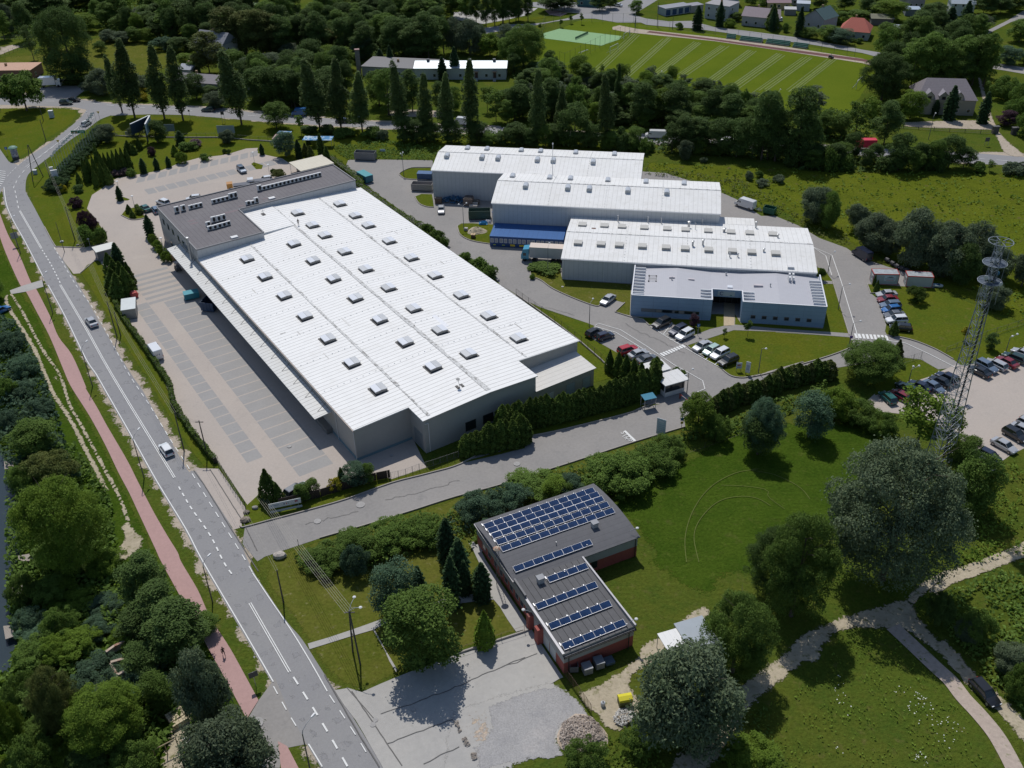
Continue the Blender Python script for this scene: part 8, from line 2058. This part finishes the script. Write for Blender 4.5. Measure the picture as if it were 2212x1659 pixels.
# white pylon sign (two leaning slabs)
for nm,k,b,t,w_,l in (('pylon_sign','a',(462,1482),(438,1370),1.7,'tall white slab sign nearer the thujas, beside the flagpoles'),('pylon_sign','a',(440,1455),(412,1345),1.,'shorter pale slab sign behind the tall white slab')):
    X,Y=gw(k,*b); h=height(pix(k,*b),pix(k,*t),12); r=thing(nm,(X,Y,0),.4,l,'sign'); MB().box(-w_/2,w_/2,-.25,.25,0,h).build('slab',flat((.55,.56,.60)),r); MB().box(-w_/2-.02,w_/2+.02,-.27,.27,h,h+.08).build('cap',M_trim,r)
X,Y=gw('a',130,1280); r=thing('advertising_column',(X,Y,0),0,'round advertising column with a green cap on the corner lawn','column'); MB().lathe([(1.,0),(1.,.9)],(0,0,0),16).build('base',flat((.03,.035,.05)),r); MB().lathe([(.95,.9),(.95,3.4)],(0,0,0),16).build('drum',mat('posters',(.22,.24,.30),.8,layers=[(1.2,.5,.53,(.45,.42,.42),1),(2,.58,.6,(.1,.06,.05),1)]),r); MB().lathe([(1.3,3.4),(1.35,3.6),(.9,3.95),(.1,4.2)],(0,0,0),16).build('cap',flat((.12,.24,.18)),r)
X,Y=gw('a',420,945); r=thing('cabinet',(X,Y,0),.1,'tall white cabinet on the corner lawn','cabinet'); MB().box(-.7,.7,-.5,.5,0,2.3).build('body',flat((.40,.45,.50)),r); MB().box(-.75,.75,-.55,.55,2.3,2.4).build('top',M_trim,r)
X,Y=gw('a',287,1400); r=thing('cabinet',(X,Y,0),.1,'small pale cabinet between the legs of the A-frame pole','cabinet'); MB().box(-.5,.5,-.35,.35,0,1.2).build('body',flat((.32,.38,.40)),r); MB().box(-.55,.55,-.4,.4,1.2,1.28).build('top',M_trim,r)
# flagpoles
fp=G('a 480,1490 520,1430 560,1385 600,1340 650,1290 700,1235 745,1190 790,1145 815,1100'); fp=resample(fp,2.05)
for i,(x,y) in enumerate(fp[:22]):
    r=thing('flagpole',(x,y,0),0,'%s white flagpole from the yard end of the flagpole row'%ORD[i],'flagpole','flagpoles along the bend'); MB().tube((0,0,0),(0,0,8.5),.06,.035,n=5).build('pole',flat((.5,.52,.5)),r)
    a=random.uniform(1.8,3.6); m=MB(); n=5
    for j in range(n): x0=j/n*1.3;x1=(j+1)/n*1.3; o0=.12*math.sin(j*1.3+i);o1=.12*math.sin((j+1)*1.3+i); m.add([(math.cos(a)*x0-math.sin(a)*o0,math.sin(a)*x0+math.cos(a)*o0,8.35-x0*.25),(math.cos(a)*x1-math.sin(a)*o1,math.sin(a)*x1+math.cos(a)*o1,8.35-x1*.25),(math.cos(a)*x1-math.sin(a)*o1,math.sin(a)*x1+math.cos(a)*o1,7.9-x1*.3),(math.cos(a)*x0-math.sin(a)*o0,math.sin(a)*x0+math.cos(a)*o0,7.9-x0*.3)],[(0,1,2,3)])
    m.build('flag',flat((.68,.68,.66)),r)
# ---------------- lake side ----------------
M_deck=mat('grey_planks',(.33,.29,.25),.9,vary=.12,vs=3,seam=[(0,.22,.04,(.2,.17,.14))])
for i,(pl_,l) in enumerate((('j 45,725 130,712 120,780 50,795','uppermost square wooden jetty'),('j 178,950 255,935 250,985 182,1010','wooden jetty below the uppermost one'),('j 158,1490 285,1468 275,1530 170,1535','wooden jetty with planks under the great bright tree'),('n 85,240 195,218 185,290 75,300','wooden jetty half hidden by bushes, next to last'),('n 42,548 165,535 175,615 60,655','lowest wooden jetty, standing free over the water'))):
    P=G(pl_); c=(sum(p[0] for p in P)/4,sum(p[1] for p in P)/4); r=thing('jetty',(c[0],c[1],.1),0,l+' on the lake','jetty'); Q=[(p[0]-c[0],p[1]-c[1]) for p in P]; MB().prism(Q,.75,.85).build('deck',M_deck,r)
    for q in Q: MB().tube((q[0]*.9,q[1]*.9,-.2),(q[0]*.9,q[1]*.9,.8),.08,n=5).build('pile',M_wood,r)
M_ruin=mat('ruin_plaster',(.42,.34,.27),.95,vary=.25,vs=2,layers=[(1,.55,.62,(.3,.14,.09),.8)])
r0=gw('n',930,880); r=thing('ruined_house',(r0[0],r0[1],0),0,'roofless ruined walls overgrown between the trees of the lake bank','ruin')
for i,s_ in enumerate(('n 895,815 960,950 1000,1030','n 895,815 1020,780','n 860,740 930,690 1010,655','n 960,930 1010,905')):
    P=[(p[0]-r0[0],p[1]-r0[1]) for p in G(s_,2)]
    for a,b in zip(P,P[1:]): MB().obox(((a[0]+b[0])/2,(a[1]+b[1])/2),(b[0]-a[0],b[1]-a[1]),math.dist(a,b),.38,0,2.2+.2*i).build('wall',M_ruin,r)
stones('wall_debris','n 690,800 760,780 830,880 780,1010 720,960',160,.3,flat((.42,.37,.3)),9,.5)
X,Y=gw('n',835,1015); r=thing('plank_table',(X,Y,0),.4,'small square plank table beside the ruined walls','table'); MB().box(-.7,.7,-.7,.7,.7,.78).build('tabletop',M_deck,r); [MB().tube((x,y,0),(x,y,.7),.05).build('leg',M_wood,r) for x in (-.6,.6) for y in (-.6,.6)]
t,A,B=ang('n',(1400,1360),(1500,1300)); r=thing('timber_stack',(A[0],A[1],.1),t,'stack of pale timber boards on the bare ground below the willow','stack')
for i in range(6): MB().box(0,2.2,i*.42,i*.42+.34,0,.75+.12*random.random()).build('board_pile',mat('pale_timber',(.50,.42,.28),.8,vary=.2,vs=4,seam=[(0,.5,.06,(.2,.16,.1))]) if 'pt' not in _M else _M['pt'],r); _M.setdefault('pt',r.children[-1].data.materials[0])
X,Y=gw('n',1555,1440); r=thing('flat_trailer',(X,Y,.1),.5,'small white flat trailer beside the timber stack','trailer'); MB().box(-1.1,1.1,-.6,.6,.45,.55).build('bed',flat((.5,.5,.48)),r); [MB().tube((0,s-.06,.25),(0,s+.06,.25),.25).build('wheel',M_tyre,r) for s in (-.7,.7)]
P=G('n 1260,1640 1260,1590 1440,1500 1450,1600'); r=thing('pole_frame',(P[1][0],P[1][1],.1),0,'frame of wooden poles on the bare ground at the bottom edge','frame'); A=Vector((0,0,0));B=Vector((P[2][0]-P[1][0],P[2][1]-P[1][1],0)); [MB().tube(A.lerp(B,t_),A.lerp(B,t_)+Vector((0,0,1.9)),.07).build('upright',flat((.3,.22,.13)),r) for t_ in (0,.5,1)]; MB().tube(A+Vector((0,0,1.9)),B+Vector((0,0,1.95)),.07).build('top_beam',flat((.4,.32,.2)),r)
# ---------------- sports ground things ----------------
def goal(k,a,b,h,label,small=False):
    t,A,B=ang(k,a,b); L=math.dist(A,B); r=thing('goal',(A[0],A[1],.15),t,label,'goal'); q=.09
    for x in (0,L): MB().tube((x,0,0),(x,0,h),q,n=5).build('post',M_trim,r)
    MB().tube((0,0,h),(L,0,h),q,n=5).build('crossbar',M_trim,r); m=MB(); 
    for x in (0,L): m.tube((x,0,h),(x,1.4,0),.04,n=4)
    m.tube((0,1.4,0),(L,1.4,0),.04,n=4); m.build('net_frame',flat((.4,.4,.4)),r)
goal('F',(1637,475),(1706,442),2.4,'white football goal at the top left corner of the striped pitch'); goal('F',(1758,350),(1812,318),2.2,'white goal behind the tall fence next to the tennis court'); goal('d',(855,722),(903,672),2.6,'white football goal at the right end of the striped pitch'); goal('F',(1382,478),(1442,452),.5,'low white goal bar behind the net fence corner')
t,A,B=ang('F',(1330,352),(1443,300)); r=thing('tennis_net',(A[0],A[1],.1),t,'net across the pale green tennis court','net'); MB().box(0,math.dist(A,B),-.02,.02,.1,1.).build('net',flat((.10,.18,.11)),r); [MB().tube((x,0,0),(x,0,1.1),.05).build('post',M_dark,r) for x in (0,math.dist(A,B))]
for a,b,l in (((1005,345),(1085,350),'short green seat stand, leftmost beside the running track'),((1120,362),(1318,385),'long green seat stand, second from left beside the running track'),((1352,388),(1558,412),'long green seat stand, third from left beside the running track'),((1590,420),(1718,435),'green seat stand at the right end beside the running track')):
    t,A,B=ang('B',a,b); L=math.dist(A,B); r=thing('seat_stand',(A[0],A[1],.1),t,l,'stand','green seat stands')
    for j in range(3): MB().box(0,L,j*.8,j*.8+.75,0,.35+j*.4).build('step',flat((.2,.2,.2)),r); m=MB(); [m.box(x,x+.42,j*.8+.3,j*.8+.6,.35+j*.4,.75+j*.4) for x in np.arange(.1,L-.4,.52)]; m.build('seat_row',flat((.005,.16,.11)),r)
# ---------------- people ----------------
def person(X,Y,Z,rz,label,top,bottom,skin=(.35,.2,.14),hair=(.04,.03,.02),stride=.25,lift=0,sit=False,arms=.15):
    me=bpy.data.meshes.new('person'); J=[];Ed=[];R=[]
    def j(x,y,z,r,p=None):
        J.append((x,y,z)); R.append(r); 
        if p is not None: Ed.append((p,len(J)-1))
        return len(J)-1
    pel=j(0,0,.95,.13); wa=j(0,0,1.1,.12,pel); chs=j(0.02,0,1.33,.15,wa); nk=j(.03,0,1.5,.055,chs); hd=j(.05,0,1.6,.085,nk); tp=j(.05,0,1.72,.07,hd)
    for s,ph in ((-1,1),(1,-1)):
        sh=j(.02,s*.19,1.42,.055,chs); el=j(-.04+arms*ph,s*.25,1.15,.042,sh); wr=j(.05+arms*1.6*ph,s*.24,.92,.03,el); j(.07+arms*1.7*ph,s*.24,.83,.032,wr)
        hp=j(0,s*.09,.88,.095,pel); kn=j(stride*.5*-ph+.05,s*.1,.5,.06,hp); an=j(stride*-ph,s*.1,.09,.04,kn); j(stride*-ph+.16,s*.1,.04,.035,an)
    me.from_pydata(J,Ed,[]); o=bpy.data.objects.new('person',me); COL.objects.link(o); md=o.modifiers.new('s','SKIN')
    for i,rr in enumerate(R): me.skin_vertices[0].data[i].radius=(rr,rr)
    me.skin_vertices[0].data[0].use_root=True; sb=o.modifiers.new('d','SUBSURF'); sb.levels=1; sb.render_levels=1
    dg=bpy.context.evaluated_depsgraph_get(); m2=bpy.data.meshes.new_from_object(o.evaluated_get(dg)); o.modifiers.clear(); o.data=m2
    for c in (skin,bottom,top): m2.materials.append(flat(c))
    for p in m2.polygons:
        c=p.center; p.material_index=2 if (.98<c.z<1.5 ) else (1 if .12<c.z<=.98 and abs(c.y)<.2 else 0)
    o.location=(X,Y,Z); o.rotation_euler=(0,0,rz); tag(o,label,'person')
    MB().lathe([(.09,0),(.1,.06),(.07,.13),(.01,.15)],(.04,0,1.64),8).build('hair',flat(hair),o); return o
X,Y=gw('P',484.5,1417.5); person(X,Y,.15,math.radians(-60),'person in a dark top and shorts with white shoes walking on the pink path',(.03,.025,.025),(.02,.02,.022),stride=.35)
q=w_p=Fr_=None
X,Y=gw('f',392,312,wroof_z(26)); person(X,Y,wroof_z(26)+.17,math.radians(100),'person in dark workwear standing on the white warehouse roof near its ridge',(.06,.05,.045),(.07,.06,.055),stride=.15)
X,Y=gw('d',655,472); r=thing('ride_on_mower',(X,Y,.15),2.2,'small dark ride-on mower at the upper edge of the striped pitch','mower'); MB().loft([[(x,-w_,.3),(x,-w_,h_),(x,w_,h_),(x,w_,.3)] for x,w_,h_ in ((-.9,.35,.7),(-.1,.45,.75),(.3,.4,1.),(1.,.3,.85))]).build('body',flat((.03,.04,.06)),r); MB().box(-.6,.4,-.65,.65,.12,.3).build('mowing_deck',flat((.3,.12,.05)),r); [MB().tube((x,s-.1,.28),(x,s+.1,.28),.28).build('wheel',M_tyre,r) for x in (-.6,.75) for s in (-.45,.45)]
person(X-.1,Y-.1,.0,2.2,'person in a pale shirt riding the mower on the pitch',(.45,.42,.4),(.05,.05,.06),stride=.1)
# ---------------- far buildings ----------------
def house(k,a,b,depth,h,rise,wallc,roofc,label,wins=3,hip=0.,floors=1,ridge='x',name='house',cat='house',chim=True,flatroof=False,zb=0,rm=None):
    """a,b: pixel ends of the near bottom edge"""
    t,A,B=ang(k,a,b); L=math.dist(A,B); r=thing(name,(A[0],A[1],0),t,label,cat); wm=flat(wallc,.85); rc=rm or mat('roof_tiles',roofc,.8,vary=.1,vs=2,seam=[(2,.35,.05,tuple(c*.75 for c in roofc))])
    y0,y1=0,depth; ov=.4
    if flatroof:
        MB().box(0,L,0,depth,0,h).build('wall',wm,r); o=MB().box(-.2,L+.2,-.2,depth+.2,h,h+.2).build('roof',rc,r)
    elif ridge=='x':
        m=MB(); 
        if hip: m.box(0,L,0,depth,0,h)
        else: gwalls(m,0,L,0,depth,h,h+rise)
        tri_fix(m.build('wall',wm,r)); ym=depth/2; z0=h-ov*rise/ym+.05
        m=MB(); m.add([(-ov,-ov,z0),(L+ov,-ov,z0),(L+ov,depth+ov,z0),(-ov,depth+ov,z0),(hip,ym,h+rise+.1) if hip else (-ov,ym,h+rise+.1),(L-hip,ym,h+rise+.1) if hip else (L+ov,ym,h+rise+.1)],[(0,1,5,4),(2,3,4,5),(1,2,5),(3,0,4),(3,2,1,0)]); o=m.build('roof',rc,r)
    else:
        xm=L/2; m=MB(); m.add([(0,0,0),(L,0,0),(L,depth,0),(0,depth,0),(0,0,h),(L,0,h),(L,depth,h),(0,depth,h),(xm,0,h+rise),(xm,depth,h+rise)],[(0,1,5,8,4),(1,2,6,5),(2,3,7,9,6),(3,0,4,7)]); tri_fix(m.build('wall',wm,r)); z0=h-ov*rise/xm+.05
        m=MB(); m.add([(-ov,-ov,z0),(L+ov,-ov,z0),(L+ov,depth+ov,z0),(-ov,depth+ov,z0),(xm,-ov,h+rise+.1),(xm,depth+ov,h+rise+.1),(xm,-ov,h+rise-.1),(xm,depth+ov,h+rise-.1)],[(0,4,5,3),(1,2,5,4),(0,3,7,6),(1,6,7,2),(0,6,4),(1,4,6),(3,5,7),(2,7,5)]); o=m.build('roof',rc,r)
    if chim: MB().box(L*.4,L*.4+.7,depth*.55,depth*.55+.7,h,h+rise+.9 if not flatroof else h+1.2).build('chimney',flat((.3,.2,.105)),o)
    for f in range(floors):
        for i in range(wins):
            x=L*(i+.5)/wins; z=.9+f*2.8
            if z+1.2<h: winrect(r,'y',0,x-.55,x+.55,z,z+1.2,-1)
        winrect(r,'x',L,depth*.3,depth*.3+1.1,.9+f*2.8,2.1+f*2.8,1)
    return r
M_met=mat('metal_roof',(.42,.47,.50),.45,.3,vary=.08,seam=[(0,1.,.06,(.33,.37,.4))])
h1=house('b',(1330,640),(2060,640),9.5,4.2,1.2,(.42,.44,.42),None or (.4,.4,.4),'long pale building with a blue-grey metal roof and entrance steps',7,rm=M_met,chim=False,name='long_building',cat='building')
for x in (.66,.86):
    L=math.dist(gw('b',1330,640),gw('b',2060,640)); winrect(h1,'y',-.02,L*x,L*x+1.1,.6,2.9,-1,name='door',m=flat((.1,.05,.04)),fr=M_dark); MB().box(L*x-.3,L*x+1.4,-1.3,0,3.,3.1).build('door_canopy',M_dark,h1); m=MB(); [m.box(L*x,L*x+1.1,-1.6-i*.3,-1.3-i*.3,0,.6-i*.15) for i in range(4)]; m.build('steps',flat((.35,.35,.36)),h1)
for x in (.12,.28,.58,.85): MB().box(L*x,L*x+1,4,5,4.8,6.2).build('roof_chimney',flat((.13,.14,.15)),h1)
house('b',(905,610),(1500,640),13,3.4,.0,(.35,.34,.33),(.19,.185,.19),'low flat-roofed grey building left of the metal-roofed one',5,flatroof=True,name='flat_roofed_building',cat='building')
X,Y=gw('b',880,600); r=thing('chimney_stack',(X,Y,0),.2,'square free-standing brick chimney beside the flat grey roof','chimney'); MB().box(-.8,.8,-.8,.8,0,9.).build('shaft',mat('grey_brick',(.22,.2,.19),.9,vary=.15,vs=3),r); MB().box(-.9,.9,-.9,.9,9.,9.3).build('rim',flat((.25,.14,.12)),r)
house('a',(1590,470),(1810,500),9,6.6,3.4,(.40,.39,.37),(.23,.235,.26),'two-storey house with a grey gabled roof among the tall trees',3,floors=2)
house('a',(1400,720),(1760,745),8,3.2,1.8,(.33,.33,.33),(.24,.22,.23),'low house with a ribbed grey roof beyond the highway',4,name='low_house')
house('a',(1990,735),(2200,745),8,3.,1.5,(.36,.36,.36),(.36,.38,.42),'low house with a pale grey roof behind the poplar',3,name='low_house')
house('a',(1450,620),(1545,625),7,3,1,(.3,.3,.3),(.32,.34,.38),'small grey-roofed outbuilding beside the low houses',2,name='outbuilding')
house('a',(-160,650),(265,645),10,3.6,.0,(.25,.13,.10),(.48,.29,.20),'flat brick building with an orange roof at the left edge',4,flatroof=True,name='brick_pavilion',cat='building')
house('b',(960,45),(1420,70),14,6.5,0,(.30,.24,.29),(.35,.34,.35),'large mauve and white school-like block at the top edge',8,floors=2,flatroof=True,name='school_building',cat='building')
house('B',(465,145),(690,112),6,3.1,.0,(.33,.37,.38),(.25,.26,.29),'row of garages with four dark blue doors',0,flatroof=True,name='garage_row',cat='garage',chim=False)
gr_=[o for o in COL.objects if o.name.startswith('garage_row')][0]; L=math.dist(gw('B',465,145),gw('B',690,112))
for i in range(4): winrect(gr_,'y',-.02,L*(.02+i*.245),L*(.02+i*.245)+L*.19,.1,2.7,-1,name='garage_door',m=flat((.02,.06,.14)),fr=M_trim)
house('B',(690,115),(800,100),5,2.8,0,(.3,.3,.3),(.25,.25,.28),'low flat garage between the blue doors and the cube house',0,flatroof=True,name='garage',cat='garage',chim=False)
house('B',(812,160),(1020,190),10,6,0,(.40,.41,.42),(.30,.29,.30),'two-storey cube house with a flat roof and satellite dish',3,floors=2,flatroof=True)
house('B',(1140,225),(1390,250),9,4.2,2.6,(.40,.38,.38),(.27,.22,.24),'pale house with a mauve roof, dormer and bright skylight',3,floors=1)
house('B',(1395,250),(1470,252),9,4.2,2.4,(.42,.41,.38),(.25,.21,.22),'narrow pale house part right of the pointed thuja',1)
house('B',(1690,240),(1860,275),10,4.6,3.2,(.38,.36,.40),(.05,.10,.105),'pale house with a steep dark blue roof beyond the pitch',2,ridge='y')
house('d',(715,310),(950,330),11,3.4,3.8,(.40,.42,.42),(.40,.10,.07),'house with a big red hipped roof and two roof windows',3,hip=3.2)
house('B',(1370,85),(1570,85),8,3,1.2,(.5,.38,.2),(.24,.16,.18),'low yellowish house with a dark mauve roof behind the first row',3,name='low_house')
house('B',(1625,95),(1740,100),6,3,.3,(.35,.37,.4),(.40,.45,.50),'small flat pale blue-roofed outbuilding behind the blue-roofed house',1,flatroof=True,name='outbuilding',chim=False)
house('B',(1520,135),(1620,138),5,2.4,0,(.2,.2,.2),(.42,.42,.42),'white-roofed open carport between two houses',0,flatroof=True,name='carport',cat='carport',chim=False)
house('G',(1100,230),(1440,240),9,5.2,3,(.44,.46,.45),(.46,.49,.52),'white two-storey house with a pale ribbed metal roof',3,floors=2,rm=M_met)
house('G',(480,130),(720,120),9,5.5,2,(.33,.29,.30),(.3,.25,.2),'pinkish house partly hidden by bushes at the top edge',3,floors=2)
house('G',(440,235),(660,240),6,2.6,.2,(.2,.22,.26),(.38,.47,.58),'low shed with a pale blue flat roof behind the red-roofed house',0,flatroof=True,name='shed',cat='shed',chim=False)
house('G',(250,540),(545,560),7,3,.4,(.16,.15,.15),(.34,.38,.44),'low dark building with a pale flat roof among garden trees',2,flatroof=True,name='outbuilding',chim=False)
house('G',(-60,370),(260,380),7,2.8,1.,(.15,.14,.14),(.16,.16,.105),'dark grey-roofed shed beside the red-roofed house',0,name='shed',cat='shed',chim=False)
house('G',(1840,120),(2000,125),8,5,2,(.42,.34,.28),(.3,.15,.1),'cream and reddish house at the top right corner',2,floors=2)
house('c',(620,50),(770,60),8,3.4,1.6,(.08,.20,.22),(.38,.44,.5),'teal house with a pale roof at the far crossroads',2)
house('B',(960,60),(1110,60),8,5.5,1.5,(.38,.42,.45),(.3,.3,.3),'pale house cut by the top edge behind the cube house',3,floors=2)
house('B',(1580,45),(1700,50),8,5.5,2,(.38,.36,.33),(.25,.2,.18),'cream house at the top edge behind the yellow house',2,floors=2)
vl=house('d',(1330,920),(1800,935),13,5.2,4.6,(.36,.33,.27),(.215,.19,.205),'large cream villa with a mauve-grey hipped roof and three dormers',5,hip=3.,floors=1,name='villa',chim=False)
L=math.dist(gw('d',1330,920),gw('d',1800,935))
for x in (.12,.36,.62):
    m=MB(); X0=L*x; W_=2.6; m.add([(X0,-.25,4),(X0+W_,-.25,4),(X0+W_,-.25,6.3),(X0+W_/2,-.25,7.5),(X0,-.25,6.3),(X0,3.,4),(X0+W_,3.,4),(X0+W_,3.,6.3),(X0+W_/2,3.,7.5),(X0,3.,6.3)],[(0,1,2,3,4),(1,6,7,2),(5,0,4,9),(6,5,9,8,7)]); d_=tri_fix(m.build('dormer',flat((.40,.36,.29)),vl))
    m=MB(); m.add([(X0-.3,-.55,6.1),(X0+W_/2,-.55,7.65),(X0+W_+.3,-.55,6.1),(X0-.3,4.5,6.1),(X0+W_/2,4.5,7.65),(X0+W_+.3,4.5,6.1)],[(0,1,4,3),(1,2,5,4)]); m.build('dormer_roof',flat((.24,.225,.25)),d_); winrect(d_,'y',-.25,X0+.7,X0+W_-.7,4.9,6,-1,fr=flat((.15,.1,.07)))
for k,x,y,l in (('d',1975,1075,'dark stone gate pillar left of the drive'),('d',2130,1085,'dark stone wall block right of the drive')):
    X,Y=gw(k,x,y); r=thing('gate_pillar',(X,Y,0),0,l,'pillar'); MB().box(-.9,.9,-.5,.5,0,2.1).build('shaft',flat((.07,.065,.07)),r); MB().box(-1,1,-.6,.6,2.1,2.25).build('cap',flat((.1,.1,.1)),r)
print('objects',len(bpy.data.objects))
